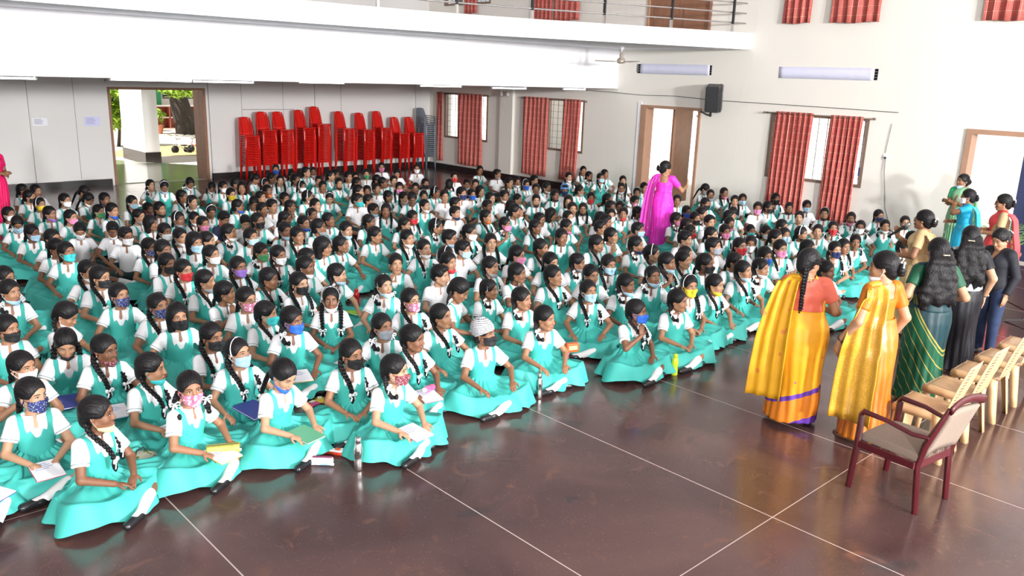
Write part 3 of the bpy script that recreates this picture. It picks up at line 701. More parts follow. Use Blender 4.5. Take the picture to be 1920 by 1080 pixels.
def torso(V, p, off=0., k=.03):
    L = p.L
    V.ell(L((0, .01, .12)), (.135, .105, .10), k, off=off)
    V.ell(L((0, .0, .25)), (.104, .080, .12), k + .02, p.RL, off=off)
    V.ell(L((0, .005, .40)), (.122, .082, .12), k + .02, p.RL, off=off)
    V.cone(L((-.102, .018, .480)), L((.102, .018, .480)), .044, .044, k, off=off)
    V.cone(L((0, .02, .485)), L((0, .018, .515)), .062, .05, k, off=off)
def child_body(p, h):
    V = Vol((-.42, -.50, -.0), (.42, .20, .86), h)
    torso(V, p)
    V.cone(p.L((0, .022, .49)), p.hc + p.hR @ np.array((0, .022, -.05)), .043, .040, .02)
    head_prims(V, p.hc, p.hR)
    for sd in (1, -1):
        S, e, w, hd, hn = p.arms[sd]
        V.cone(S, e, .040, .031, .02); V.cone(e, w, .032, .0215, .012)
        hand_prims(V, w, hd, hn, sd, .92)
        g = LEG[sd]; V.cone(g['hip'], g['knee'], .072, .050, .03); V.cone(g['knee'], g['ank'], .048, .030, .02)
        V.cone(g['ank'], g['toe'], .028, .02, .015)
    return V.surf()
def child_shirt(p, h, boy=False):
    V = Vol((-.30, -.30, .06), (.30, .20, .60), h)
    torso(V, p, .009)
    for sd in (1, -1):
        S, e, w, _, _ = p.arms[sd]; q = S + (e - S) * .62
        V.cone(S, q, .050, .056, .025, clip=True)
        V.cone(S + (e - S) * .50, q, .0565, .0575, .002, clip=True)
    n0 = p.L((0, .018, .50))
    # neck opening
    def neck(X, Y, Z): return -(np.maximum(np.sqrt((X / 1.0) ** 2 + (Y - n0[1] + .012) ** 2) - .052, (n0[2] - .012) - Z))
    def throat(X, Y, Z): return -np.maximum(np.maximum(np.abs(X) - (.006 + np.maximum(Z - (n0[2] - .062), 0) * .55), (n0[2] - .062) - Z), Y - (n0[1] - .02))
    V.clip(neck); V.clip(throat)
    U = Vol((-.16, -.22, .34), (.16, .16, .60), h); torso(U, p, .020 if not boy else .017)
    RLi = p.RL.T; piv = np.array((0, .02, .12))
    def coll(X, Y, Z):
        z = RLi[2][1] * (Y - piv[1]) + RLi[2][2] * (Z - piv[2]) + piv[2]; y = RLi[1][1] * (Y - piv[1]) + RLi[1][2] * (Z - piv[2]) + piv[1]
        rho = np.sqrt(X ** 2 + (y - .012) ** 2); ph = np.abs(np.arctan2(X, -(y - .012)))
        out = rho - (.082 + .030 * np.exp(-((ph - .62) / .30) ** 2)); gap = .16 - ph; inn = .053 - rho
        return np.maximum(np.maximum(out, np.maximum(gap, inn) * .08 + np.maximum(gap, 0) * .04), np.maximum(.40 - z, z - .540))
    U.clip(coll)
    a, fa = V.surf(); b, fb = U.surf(); b = relax(b, fb, 2)
    return np.concatenate([a, b]), np.concatenate([fa, fb + len(a)])
def cuff_rings(p, sd):
    mb = MB()
    if True:
        S, e, w, _, _ = p.arms[sd]; u = (e - S) / np.linalg.norm(e - S); q = S + (e - S) * .54
        a = np.cross(u, (0, 1, 0)); a /= np.linalg.norm(a); b = np.cross(u, a)
        P = [tuple(q + (a * math.cos(t) + b * math.sin(t)) * .0575) for t in np.linspace(0, 2 * math.pi, 25)]
        mb.tube(P, .0022, 5)
    return mb
def child_bodice(p, h):
    V = Vol((-.20, -.24, .16), (.20, .20, .60), h)
    torso(V, p, .0165)
    RLi = p.RL.T; piv = np.array((0, .02, .12))
    def cut(X, Y, Z):
        z = RLi[2][1] * (Y - piv[1]) + RLi[2][2] * (Z - piv[2]) + piv[2]; y = RLi[1][1] * (Y - piv[1]) + RLi[1][2] * (Z - piv[2]) + piv[1]
        ax = np.abs(X)
        vf = np.where(y < .02, .385, .455)
        vneck = np.minimum((.014 + (z - vf) * .42) - ax, z - vf) * .8
        arm = ax - (.118 + np.maximum(.37 - z, 0) * 1.2)
        return np.maximum(np.maximum(vneck, arm), np.maximum(.19 - z, z - .56))
    V.clip(cut)
    v, f = V.surf(); return relax(v, f, 3), f
def interp_per(th, tab):
    t = (abs((th + math.pi) % (2 * math.pi) - math.pi)) * 180 / math.pi
    for (a, va), (b, vb) in zip(tab, tab[1:]):
        if a <= t <= b:
            u = (t - a) / (b - a); u = u * u * (3 - 2 * u); return va + (vb - va) * u
    return tab[-1][1]
def skirt_grid(seed=0, nt=144, nr=26):
    rnd = random.Random(seed); f1, f2, f3 = [rnd.uniform(0, 6.3) for _ in range(3)]
    rows = []
    for r in range(nr):
        s = r / (nr - 1); row = []
        for c in range(nt):
            th = 2 * math.pi * c / nt
            R = interp_per(th, [(0, .425), (28, .455), (56, .51), (88, .40), (120, .28), (180, .235)]) * (1 + .015 * math.sin(2 * th + f1)); fr = interp_per(th, [(0, .70), (28, .78), (56, .885), (88, .80), (125, .68), (180, .66)])
            kh = interp_per(th, [(0, .150), (25, .16), (54, .215), (85, .185), (125, .165), (180, .17)])
            w = interp_per(th, [(0, .098), (90, .124), (180, .112)])
            if s < .6:
                u = s / .6; rad = w + (R * fr - w) * u ** 1.15; z = .265 + (kh - .265) * (1 - (1 - u) ** 2.2)
                amp = .010 * (1 - u) * math.sin(22 * th + f2) + .006 * u * math.sin(9 * th + f3)
                z += amp
            else:
                u = (s - .6) / .4; rad = R * (fr + (1 - fr) * (u ** .9)); z = kh * (1 - u) ** 1.1 * (1 + .35 * u) + .010
                q = .012 * u * math.sin(13 * th + f2) + .012 * u * math.sin(7 * th + f3); rad += q
                z += .014 * u * (1 + math.sin(5 * th + f1)) * (1 if abs(th - math.pi) > 1 else .2)
            tw = th + .25 * math.sin(2 * th + f2)
            lap = math.sin(math.pi * min(1, s / .75)) if s < .75 else 0
            z += lap * (.009 * math.sin(11 * tw + f1) + .007 * math.sin(19 * tw - 4 * s + f3) + .006 * math.sin(16 * s + 3 * th + f2)) * (1 if abs(th - math.pi) > .9 else .3)
            if s > .5:
                u = (s - .5) / .5; rad += u * u * (.020 * math.sin(8 * tw + f3) + .014 * math.sin(15 * tw + f1)) * (1 if abs(th - math.pi) > .8 else .3)
                z += u * u * .028 * max(0, math.sin(4 * tw + f2)) ** 2 * (1 if abs(th - math.pi) > .9 else 0)
            row.append((rad * math.sin(th), .01 - rad * math.cos(th), max(z, .006)))
        rows.append(row)
    return rows
def relax(V, F, it=2, lam=.5):
    V = np.asarray(V, float); E = np.concatenate([F[:, [0, 1]], F[:, [1, 2]], F[:, [2, 3]], F[:, [3, 0]]]); n = len(V)
    c = np.bincount(E[:, 0], minlength=n) + np.bincount(E[:, 1], minlength=n)
    for _ in range(it):
        S = np.stack([np.bincount(E[:, 0], V[E[:, 1], k], n) + np.bincount(E[:, 1], V[E[:, 0], k], n) for k in range(3)], 1)
        V = V + lam * (S / np.maximum(c, 1)[:, None] - V)
    return V
def join_np(parts):
    Vs = []; Fs = []; n = 0
    for V, F in parts: Vs.append(np.asarray(V, float)); Fs.append(np.asarray(F) + n); n += len(V)
    return np.concatenate(Vs), np.concatenate(Fs)
def grid_np(rows, closed=True):
    nr = len(rows); nc = len(rows[0]); V = np.array(rows).reshape(-1, 3); F = []
    for i in range(nr - 1):
        for k in range(nc if closed else nc - 1): F.append((i * nc + k, i * nc + (k + 1) % nc, (i + 1) * nc + (k + 1) % nc, (i + 1) * nc + k))
    return V, np.array(F)
# ---- materials for people
MSKIN = obj_color_mat('skin', .5, noise=.08, nscale=30, spec=.4)
MSHIRT = mat('white_cotton', (.84, .84, .86), .8, noise=.02, scale=20, bump=.08)
MTEAL = mat('teal_cotton', (.048, .43, .375), .65, noise=.07, scale=6, bump=.12)
MSTITCH = mat('teal_stitch', (.02, .16, .17), .7)
MHAIR = bpy.data.materials.new('black_hair'); _nt, _b = nodes_of(MHAIR); _b.inputs['Base Color'].default_value = (.008, .007, .008, 1); _b.inputs['Roughness'].default_value = .40; _b.inputs['Specular IOR Level'].default_value = .22
_tc = _nt.nodes.new('ShaderNodeTexCoord'); _mp = _nt.nodes.new('ShaderNodeMapping'); _mp.inputs['Scale'].default_value = (150, 10, 45); _nz = _nt.nodes.new('ShaderNodeTexNoise'); _nz.inputs['Scale'].default_value = 1.0; _nz.inputs['Detail'].default_value = 3
_bp = _nt.nodes.new('ShaderNodeBump'); _bp.inputs['Strength'].default_value = .7; _bp.inputs['Distance'].default_value = .012
_nt.links.new(_tc.outputs['Object'], _mp.inputs[0]); _nt.links.new(_mp.outputs[0], _nz.inputs['Vector']); _nt.links.new(_nz.outputs['Fac'], _bp.inputs['Height']); _nt.links.new(_bp.outputs[0], _b.inputs['Normal'])
MRIB = mat('white_ribbon', (.86, .86, .88), .6)
MSHOE = mat('black_shoe', (.012, .012, .014), .25)
MSOCK = mat('white_sock', (.82, .82, .82), .9, bump=.2, scale=120)
MSHORT = mat('dark_teal_shorts', (.02, .05, .055), .8)
MEYE = mat('eye_white', (.52, .50, .48), .35); MIRIS = mat('iris', (.012, .007, .005), .15); MBROW = mat('brow', (.012, .009, .009), .8); MLIP = mat('lips', (.30, .10, .085), .45)
MMASK = obj_color_mat('mask_cloth', .75, bump=.05, nscale=40)
MMASKD = obj_color_mat('mask_dotted', .75, (.75, .72, .72), 'dots', 110)
MMASKF = obj_color_mat('mask_floral', .75, (.85, .80, .84), 'blot', 45)
MGLAS = mat('spectacle_frame', (.02, .015, .02), .3)
# ---- head accessories in the head frame
def head_vol(lo, hi, h, off): 
    V = Vol(lo, hi, h)
    V.ell((0, .012, .030), (.071, .088, .084), .01, off=off); V.ell((0, -.028, -.030), (.056, .062, .078), .025, off=off); V.ell((0, -.058, .030), (.050, .030, .036), .02, off=off)
    V.cone((-.012, -.066, -.090), (.012, -.066, -.090), .017, .017, .025, off=off)
    for x in (-1, 1):
        V.ell((x * .036, -.056, -.030), (.022, .025, .024), .02, off=off); V.cone((x * .052, .0, -.055), (x * .02, -.06, -.088), .014, .013, .03, off=off)
    return V
def hair_base(h, style):
    V = Vol((-.13, -.13, -.20), (.13, .17, .16), h)
    o = .015 if style != 'bob' else .021
    V.ell((0, .012, .030), (.071, .088, .084), .0, off=o)
    if style == 'tied':
        V.ell((0, .055, -.035), (.060, .055, .065), .03); 
    if style == 'bob':
        V.cone((-.045, .035, -.02), (-.055, .02, -.115), .05, .035, .03); V.cone((.045, .035, -.02), (.055, .02, -.115), .05, .035, .03); V.cone((0, .06, 0), (0, .06, -.11), .06, .045, .03)
    if style == 'boy':
        V.ell((0, -.045, .088), (.055, .05, .028), .03); V.ell((0, .055, -.02), (.062, .045, .06), .03)
    if style == 'loose':
        V.cone((-.05, .04, -.02), (-.07, .05, -.19), .05, .04, .03); V.cone((.05, .04, -.02), (.07, .05, -.19), .05, .04, .03); V.cone((0, .07, 0), (0, .085, -.19), .06, .05, .03)
    def face(X, Y, Z):
        zl = .062 if style != 'boy' else .068
        # the face shows in front of a slanted hair line
        a = np.sqrt((X / .063) ** 2 + ((Z + .02) / (zl + .022)) ** 2) - 1
        d1 = np.maximum(a * .06, Y + .045)           # forehead and cheeks
        d2 = np.maximum(Y - (.002 if style not in ('bob', 'loose') else -.035), Z + .005)   # temples, in front of the ears
        return -np.minimum(d1, d2)
    V.clip(face)
    if style == 'tied': V.cone((0, -.09, .10), (0, .02, .132), .004, .004, 0) if False else None
    if style in ('tied', 'bob', 'loose'):
        V.ell((0, -.03, .126), (.003, .06, .010), .006, cut=True)
    if style == 'boy': V.clip(lambda X, Y, Z: np.where(Y > -.02, -.075 - Z, -.02 - Z) + 0 * X)
    return V.surf()
def braid_pts(kind, sd):
    if kind == 'front': P = [(.066, .045, -.045), (.086, .030, -.085), (.094, -.02, -.135), (.092, -.075, -.19), (.088, -.105, -.25), (.085, -.112, -.31), (.088, -.118, -.36)]
    elif kind == 'loop': P = [(.068, .045, -.04), (.092, .035, -.08), (.106, .015, -.13), (.110, -.02, -.175), (.104, -.055, -.185), (.098, -.06, -.15)]
    else: P = [(0, .095, -.04), (0, .115, -.09), (0, .118, -.15), (0, .112, -.22), (0, .108, -.30), (0, .105, -.37)]
    return [(x * sd, y, z) for x, y, z in P]
def along(P, t):
    P = [np.array(p, float) for p in P]; L = [np.linalg.norm(b - a) for a, b in zip(P, P[1:])]; T = sum(L); s = t * T
    for a, b, l in zip(P, P[1:], L):
        if s <= l: return a + (b - a) * s / l
        s -= l
    return P[-1]
def braid_mesh(kind, sd, lo=False):
    P = braid_pts(kind, sd); mb = MB()
    if lo:
        mb.tube([tuple(along(P, t)) for t in np.linspace(0, 1, 7)], [.022, .022, .021, .019, .017, .015, .010], 7); return mb
    n = 10; end = .80
    for i in range(n):
        t = end * i / n; c = along(P, t); d = along(P, t + .06) - c; d /= np.linalg.norm(d)
        r = .0215 - .006 * t
        side = np.cross(d, (0, 1, 0)); side /= np.linalg.norm(side)
        for s in (-1, 1):
            a = c + side * s * r * .95 - d * r * .5 ; b = c - side * s * r * .15 + d * r * 1.3
            mb.tube([tuple(a), tuple((a + b) / 2 + np.array((0, -.005 * s, 0))), tuple(b)], [r * .42, r * .68, r * .42], 6)
    a = [tuple(along(P, t)) for t in (end, .87, .94, 1.0)]; mb.tube(a, [.012, .019, .017, .006], 8)
    return mb
def ribbon_mesh(kind, sd):
    P = braid_pts(kind, sd); c = along(P, .80 if kind != 'loop' else .30); mb = MB()
    if kind == 'loop': c = c + np.array((sd * .012, -.012, .0))
    c = Vector(c)
    for s in (-1, 1):
        loop = [c, c + Vector((s * .022, -.014, .016)), c + Vector((s * .036, -.016, .012)), c + Vector((s * .034, -.014, -.006)), c + Vector((s * .014, -.012, -.006)), c]
        mb.tube(loop, [(.004, .002), (.010, .0025), (.011, .0025), (.011, .0025), (.008, .0025), (.004, .002)], 6, flat=(0, 1, .2))
        mb.tube([c, c + Vector((s * .012, -.016, -.022)), c + Vector((s * .02, -.014, -.05))], [(.004, .002), (.008, .002), (.009, .002)], 6, flat=(1, 0, 0))
    mb.lathe([(0, -.009), (.009, -.005), (.009, .005), (0, .009)], 8, c=(c.x, c.y - .014, c.z))
    return mb
def band_mesh(w, r0=.0):
    rows = []
    for dy in (-w / 2, w / 2):
        rows.append([((.0845 + r0) * math.cos(a), -.005 + dy + .01 * math.sin(a), .030 + (.0985 + r0) * math.sin(a)) for a in np.linspace(-.35, math.pi + .35, 27)])
    up = [[(x * .955, y, .03 + (z - .03) * .955) for x, y, z in r] for r in rows]
    return MB().grid([up[0], rows[0], rows[1], up[1], up[0]])
def mask_mesh(h, kind):
    V = head_vol((-.11, -.14, -.16), (.11, .03, .06), h, .008)
    if kind == 'face':
        V.cone((0, -.085, -.01), (0, -.108, -.034), .010, .016, .02); V.cone((0, -.108, -.034), (0, -.092, -.085), .016, .018, .02)
        V.clip(lambda X, Y, Z: np.maximum(np.maximum(Z - (-.014 - .10 * np.abs(X)), -.112 + .35 * np.abs(X) - Z), np.maximum(np.abs(X) - .068, Y + .030)))
    else:
        V.cone((0, -.085, -.088), (0, -.078, -.112), .012, .014, .02)
        V.clip(lambda X, Y, Z: np.maximum(np.maximum(Z - (-.078 + .10 * np.abs(X)), -.130 + .20 * np.abs(X) - Z), np.maximum(np.abs(X) - .068, Y + .012)))
    v, f = V.surf(); mb = MB()
    for s in (-1, 1):
        if kind == 'face': mb.tube([(s * .060, -.036, -.03), (s * .075, -.01, -.010), (s * .083, .016, .005)], .0018, 5).tube([(s * .056, -.038, -.07), (s * .074, -.008, -.045), (s * .083, .016, -.02)], .0018, 5)
        else: mb.tube([(s * .055, -.018, -.082), (s * .076, .0, -.04), (s * .083, .016, .0)], .0018, 5)
    return v, f, mb
def eyes_mesh(x, down=0):
    mb = MB()
    if True:
        c = Vector((x * .030, -.0785, .006))
        def cap(rad, ax, az, mi, fwd):
            pts = []; n = 12
            for j in range(4):
                rr = j / 3
                pts.append([(c.x + ax * rr * math.cos(t), c.y - fwd * (1 - rr * rr * .55), c.z + az * rr * math.sin(t) + (.0 if mi == 0 else down)) for t in np.linspace(0, 2 * math.pi, n, endpoint=False)])
            mb.grid(pts, mi, True)
        cap(0, .0135, .0054, 0, .0085); cap(0, .0070, .0056, 1, .0100)
        mb.tube([(c.x - x * .014, c.y - .003, c.z), (c.x - x * .008, c.y - .0075, c.z + .0058), (c.x + x * .004, c.y - .0085, c.z + .0070), (c.x + x * .0155, c.y - .002, c.z + .001)], [.0012, .0018, .0018, .0012], 5, 2)
    return mb.mesh('eyes', [MEYE, MIRIS, MBROW])
def brows_mesh(x):
    mb = MB(); mb.tube([(x * .012, -.0905, .0225), (x * .027, -.0885, .0285), (x * .040, -.0805, .0265), (x * .048, -.071, .021)], [(.0022, .0012), (.0030, .0012), (.0026, .0012), (.0012, .001)], 6, flat=(0, 0, 1))
    return mb.mesh('eyebrows', MBROW)
def lips_mesh():
    mb = MB()
    mb.tube([(-.021, -.0905, -.0600), (-.010, -.0990, -.0565), (0, -.1008, -.0580), (.010, -.0990, -.0565), (.021, -.0905, -.0600)], [(.0012, .001), (.0036, .0030), (.0034, .003), (.0036, .003), (.0012, .001)], 7, flat=(0, 0, 1))
    mb.tube([(-.020, -.0905, -.0615), (-.010, -.0975, -.0660), (0, -.0988, -.0675), (.010, -.0975, -.0660), (.020, -.0905, -.0615)], [(.0012, .001), (.0038, .0030), (.0042, .003), (.0038, .003), (.0012, .001)], 7, flat=(0, 0, 1))
    return mb.mesh('lips', MLIP)
def glasses_mesh():
    mb = MB()
    for x in (-1, 1):
        mb.tube([(x * .030 + .019 * math.cos(t), -.103 + .006 * abs(math.cos(t) * x + .2), .003 + .014 * math.sin(t)) for t in np.linspace(0, 2 * math.pi, 17)], .0016, 5)
        mb.tube([(x * .049, -.098, .008), (x * .071, -.06, .010), (x * .078, .012, .008)], .0016, 5)
    mb.tube([(-.011, -.103, .006), (0, -.107, .009), (.011, -.103, .006)], .0014, 5)
    return mb.mesh('spectacles', MGLAS)
def cap_beanie(h):
    V = Vol((-.13, -.13, -.06), (.13, .15, .18), h); V.ell((0, .014, .036), (.071, .088, .084), .0, off=.020); V.ell((0, .04, .075), (.075, .075, .07), .03)
    V.clip(lambda X, Y, Z: (.034 - .42 * (Y + .08)) - Z); return V.surf()
# ---- build the shared meshes
HI, LO = .0067, .0105
HP = {}
def hp(name, v, f, m): HP[name] = mesh_np(name, v, f, m)
for q, h in (('hi', .005), ('lo', .009)):
    for st in ('tied', 'bob', 'boy'): v, f = hair_base(h, st); hp('hair_%s_%s' % (st, q), v, f, MHAIR)
for kd in ('face', 'chin'):
    v, f, mb = mask_mesh(.005, kd)
    sv = np.array(mb.v); sf = np.array([x for x in mb.f if len(x) == 4]); V2, F2 = join_np([(v, f), (sv, sf)])
    for nm, mt in (('plain', MMASK), ('dots', MMASKD), ('floral', MMASKF)): hp('mask_%s_%s' % (kd, nm), V2, F2, mt)
for _x in (-1, 1): HP['eyes%d' % _x] = eyes_mesh(_x); HP['eyes_down%d' % _x] = eyes_mesh(_x, -.003)
for _x in (-1, 1): HP['eyebrow%d' % _x] = brows_mesh(_x)
HP['lips'] = lips_mesh(); HP['spectacles'] = glasses_mesh()
for kd in ('front', 'loop', 'back'):
    for sd in ((1, -1) if kd != 'back' else (1,)):
        HP['braid_%s_%d_hi' % (kd, sd)] = braid_mesh(kd, sd).mesh('braid', MHAIR); HP['braid_%s_%d_lo' % (kd, sd)] = braid_mesh(kd, sd, True).mesh('braid', MHAIR)
        HP['ribbon_%s_%d' % (kd, sd)] = ribbon_mesh(kd, sd).mesh('ribbon', MRIB)
HP['band_wide'] = band_mesh(.024).mesh('hairband', MRIB); HP['band_thin'] = band_mesh(.009).mesh('hairband', MRIB)
HP['hairclip'] = MB().tube([(-.082, -.030, .052), (-.089, -.012, .045), (-.091, .004, .034)], [.003, .005, .003], 6).mesh('hairclip', MRIB)
for _x in (-1, 1): HP['earring%d' % _x] = MB().lathe([(0, -.004), (.004, 0), (0, .004)], 8, c=(.080 * _x, .004, -.034)).mesh('earring', MSTEEL)
v, f = cap_beanie(.005); 
MKNIT = bpy.data.materials.new('grey_knit'); _nt, _b = nodes_of(MKNIT); _tc = _nt.nodes.new('ShaderNodeTexCoord'); _w = _nt.nodes.new('ShaderNodeTexWave'); _w.bands_direction = 'Z'; _w.inputs['Scale'].default_value = 22; _w.inputs['Distortion'].default_value = 3.5; _w.inputs['Detail Scale'].default_value = 6; _nt.links.new(_tc.outputs['Object'], _w.inputs['Vector'])
_nt.links.new(mixc(_nt, math_node(_nt, 'GREATER_THAN', _w.outputs['Fac'], .78), (.50, .50, .53), (.08, .08, .09)), _b.inputs['Base Color']); _b.inputs['Roughness'].default_value = .9
hp('beanie', v, f, MKNIT)
A = math.radians
ROLL = {1: (-.75, -.55, -.25), -1: (.75, -.55, -.25)}
FWD = {1: (-.35, -.9, -.25), -1: (.35, -.9, -.25)}
POSES = [  # lean, turn(+ = towards own left), pitch, wrists, hand directions
    make_pose(.10, A(34), A(2), {1: (.085, -.255, .235), -1: (-.085, -.265, .245)}, ROLL),
    make_pose(.08, A(0), A(3), {1: (.075, -.255, .235), -1: (-.075, -.265, .250)}, ROLL),
    make_pose(.17, A(36), A(4), {1: (.15, -.29, .235), -1: (-.12, -.315, .245)}, FWD),
    make_pose(.14, A(30), A(0), {1: (.10, -.27, .235), -1: (-.045, -.225, .455)}, {1: (-.75, -.5, -.25), -1: (.25, .22, .9)}, 0, {-1: (.3, .9, -.1)}),
    make_pose(.22, A(4), A(30), {1: (.14, -.31, .235), -1: (-.12, -.325, .245)}, FWD),
    make_pose(.10, A(3), A(0), {1: (.235, -.245, .262), -1: (-.22, -.255, .262)}, {1: (.1, -.95, -.3), -1: (-.05, -.95, -.3)}),
    make_pose(.13, A(-24), A(2), {1: (.15, -.285, .24), -1: (-.10, -.28, .245)}, FWD),
    make_pose(.06, A(38), A(-4), {1: (.20, -.25, .262), -1: (-.14, -.29, .25)}, {1: (-.3, -.9, -.3), -1: (.5, -.8, -.25)}),
]
CH = []
SKIRTS = []
for q in (0, 1, 2): SKIRTS.append(grid_np(skirt_grid(q)))
SKL = grid_np(skirt_grid(5, 72, 14))
for i, p in enumerate(POSES):
    for q, h in (('hi', HI), ('lo', LO)):
        d = {}
        v, f = child_body(p, h); d['body'] = mesh_np('child_body', v, f, MSKIN)
        v, f = child_shirt(p, .0068 if q == 'hi' else LO); d['shirt'] = mesh_np('shirt', v, f, MSHIRT)
        v, f = child_bodice(p, .0068 if q == 'hi' else LO)
        sk = SKIRTS[i % 3] if q == 'hi' else SKL
        v2, f2 = join_np([(v, f), sk]); d['pinafore'] = mesh_np('pinafore', v2, f2, MTEAL)
        if q == 'hi': d['cuff1'] = cuff_rings(p, 1).mesh('cuff_stitch', MSTITCH); d['cuff-1'] = cuff_rings(p, -1).mesh('cuff_stitch', MSTITCH)
        CH.append(d)
def CHM(i, q): return CH[i * 2 + (0 if q == 'hi' else 1)]
V = Vol((-.42, -.48, .0), (.42, .2, .32), .009)
torso(V, POSES[1], .012)
for sd in (1, -1): g = LEG[sd]; a = np.array(g['hip']); b = np.array(g['knee']); V.cone(a, a + (b - a) * .85, .086, .070, .03, clip=True)
V.clip(lambda X, Y, Z: Z - .20 + 0 * X + 0 * Y); v, f = V.surf(); HP['shorts'] = mesh_np('shorts', v, f, MSHORT)
for sd in (1, -1):
    g = {k: np.array(x) for k, x in LEG[sd].items()}; nm = '%d' % sd
    V = Vol((-.30, -.52, -.02), (.30, -.15, .16), .005); V.cone(g['knee'] + (g['ank'] - g['knee']) * .55, g['ank'], .045, .0335, .005); V.cone(g['ank'], g['ank'] + (g['toe'] - g['ank']) * .6, .033, .029, .01); v, f = V.surf(); HP['sock_' + nm] = mesh_np('sock', v, f, MSOCK)
    V = Vol((-.32, -.54, -.02), (.32, -.15, .16), .005); u = (g['toe'] - g['ank']); V.cone(g['ank'] + u * .22 - np.array((0, 0, .010)), g['toe'] + u * .12, .036, .031, .01); V.cone(g['ank'] - u * .05 - np.array((0, 0, .008)), g['ank'] + u * .3 - np.array((0, 0, .01)), .033, .035, .01)
    n = u / np.linalg.norm(u); m0 = g['ank'] + u * .12 + np.array((0, 0, .03))
    V.ell(g['ank'] + u * .30 + np.array((0, 0, .045)), (.030, .030, .030), .004, cut=True)
    V.clip(lambda X, Y, Z: .004 - Z + 0 * X + 0 * Y); v, f = V.surf(); HP['shoe_' + nm] = mesh_np('shoe', v, f, MSHOE)
MASKC = dict(W=(.84, .85, .88), S=(.42, .66, .84), K=(.012, .012, .014), N=(.015, .03, .12), P=(.80, .25, .45), G=(.06, .30, .12), R=(.62, .03, .04), Y=(.78, .58, .03), T=(.04, .50, .52), V=(.30, .16, .58), U=(.02, .12, .62), E=(.30, .32, .36), M=(.20, .03, .05), D=(.02, .035, .16), O=(.70, .18, .03), F=(.62, .18, .32), C=(.62, .48, .30))
SKT = [(.33, .165, .09), (.25, .115, .06), (.40, .21, .12), (.19, .083, .044), (.30, .145, .078), (.43, .24, .145), (.23, .105, .055)]
def child(name, x, y, rz, s, pose, q, mask, hair, flags, skin, label, group):
    r = empty(name, (x, y, 0), rz, s); tag(r, label, 'person', group)
    d = CHM(pose, q); P = POSES[pose]; HM = HMX(P); I4 = Matrix.Identity(4)
    o = link('body', d['body'], r); o.color = (*skin, 1)
    link('shirt', d['shirt'], r)
    if hair == 'y': link('shorts', HP['shorts'], r)
    else: link('pinafore', d['pinafore'], r)
    if q == 'hi':
        for sd in (1, -1): link('sleeve_stitching', d['cuff%d' % sd], r); link('sock', HP['sock_%d' % sd], r); link('shoe', HP['shoe_%d' % sd], r)
    st = {'y': 'boy', 's': 'bob'}.get(hair, 'tied')
    if hair == 'k': link('knitted_cap', HP['beanie'], r, HM)
    hh = link('hair', HP['hair_%s_%s' % (st, q)], r, HM)
    if hair in 'bt' or (hair == 'h' and (q == 'hi')):
        kd = 'front' if (pose + int(x * 7)) % 3 else 'loop'
        for sd in (1, -1):
            b = link('braid', HP['braid_%s_%d_%s' % (kd, sd, q)], r, HM); link('ribbon', HP['ribbon_%s_%d' % (kd, sd)], b)
    elif hair in 'ph':
        b = link('braid', HP['braid_back_1_' + q], r, HM)
        if q == 'hi': link('ribbon', HP['ribbon_back_1'], b)
    if hair == 'h': link('hairband', HP['band_wide'], r, HM)
    if hair == 't': link('hairband', HP['band_thin'], r, HM)
    for sd in (-1, 1): link('eye', HP[('eyes_down%d' if P.hR[2][1] > .3 else 'eyes%d') % sd], r, HM); link('eyebrow', HP['eyebrow%d' % sd], r, HM)
    if mask == '-' or mask.islower(): link('lips', HP['lips'], r, HM)
    if 'g' in flags: link('spectacles', HP['spectacles'], r, HM)
    if q == 'hi' and hair != 'y':
        for sd in (-1, 1): link('earring', HP['earring%d' % sd], r, HM)
        if 'c' in flags: link('hairclip', HP['hairclip'], r, HM)
    if mask != '-':
        u = mask.upper(); kd = 'chin' if mask.islower() else 'face'; pt = {'D': 'dots', 'M': 'dots', 'F': 'floral'}.get(u, 'plain')
        o = link('face_mask', HP['mask_%s_%s' % (kd, pt)], r, HM); o.color = (*MASKC[u], 1)
    return r
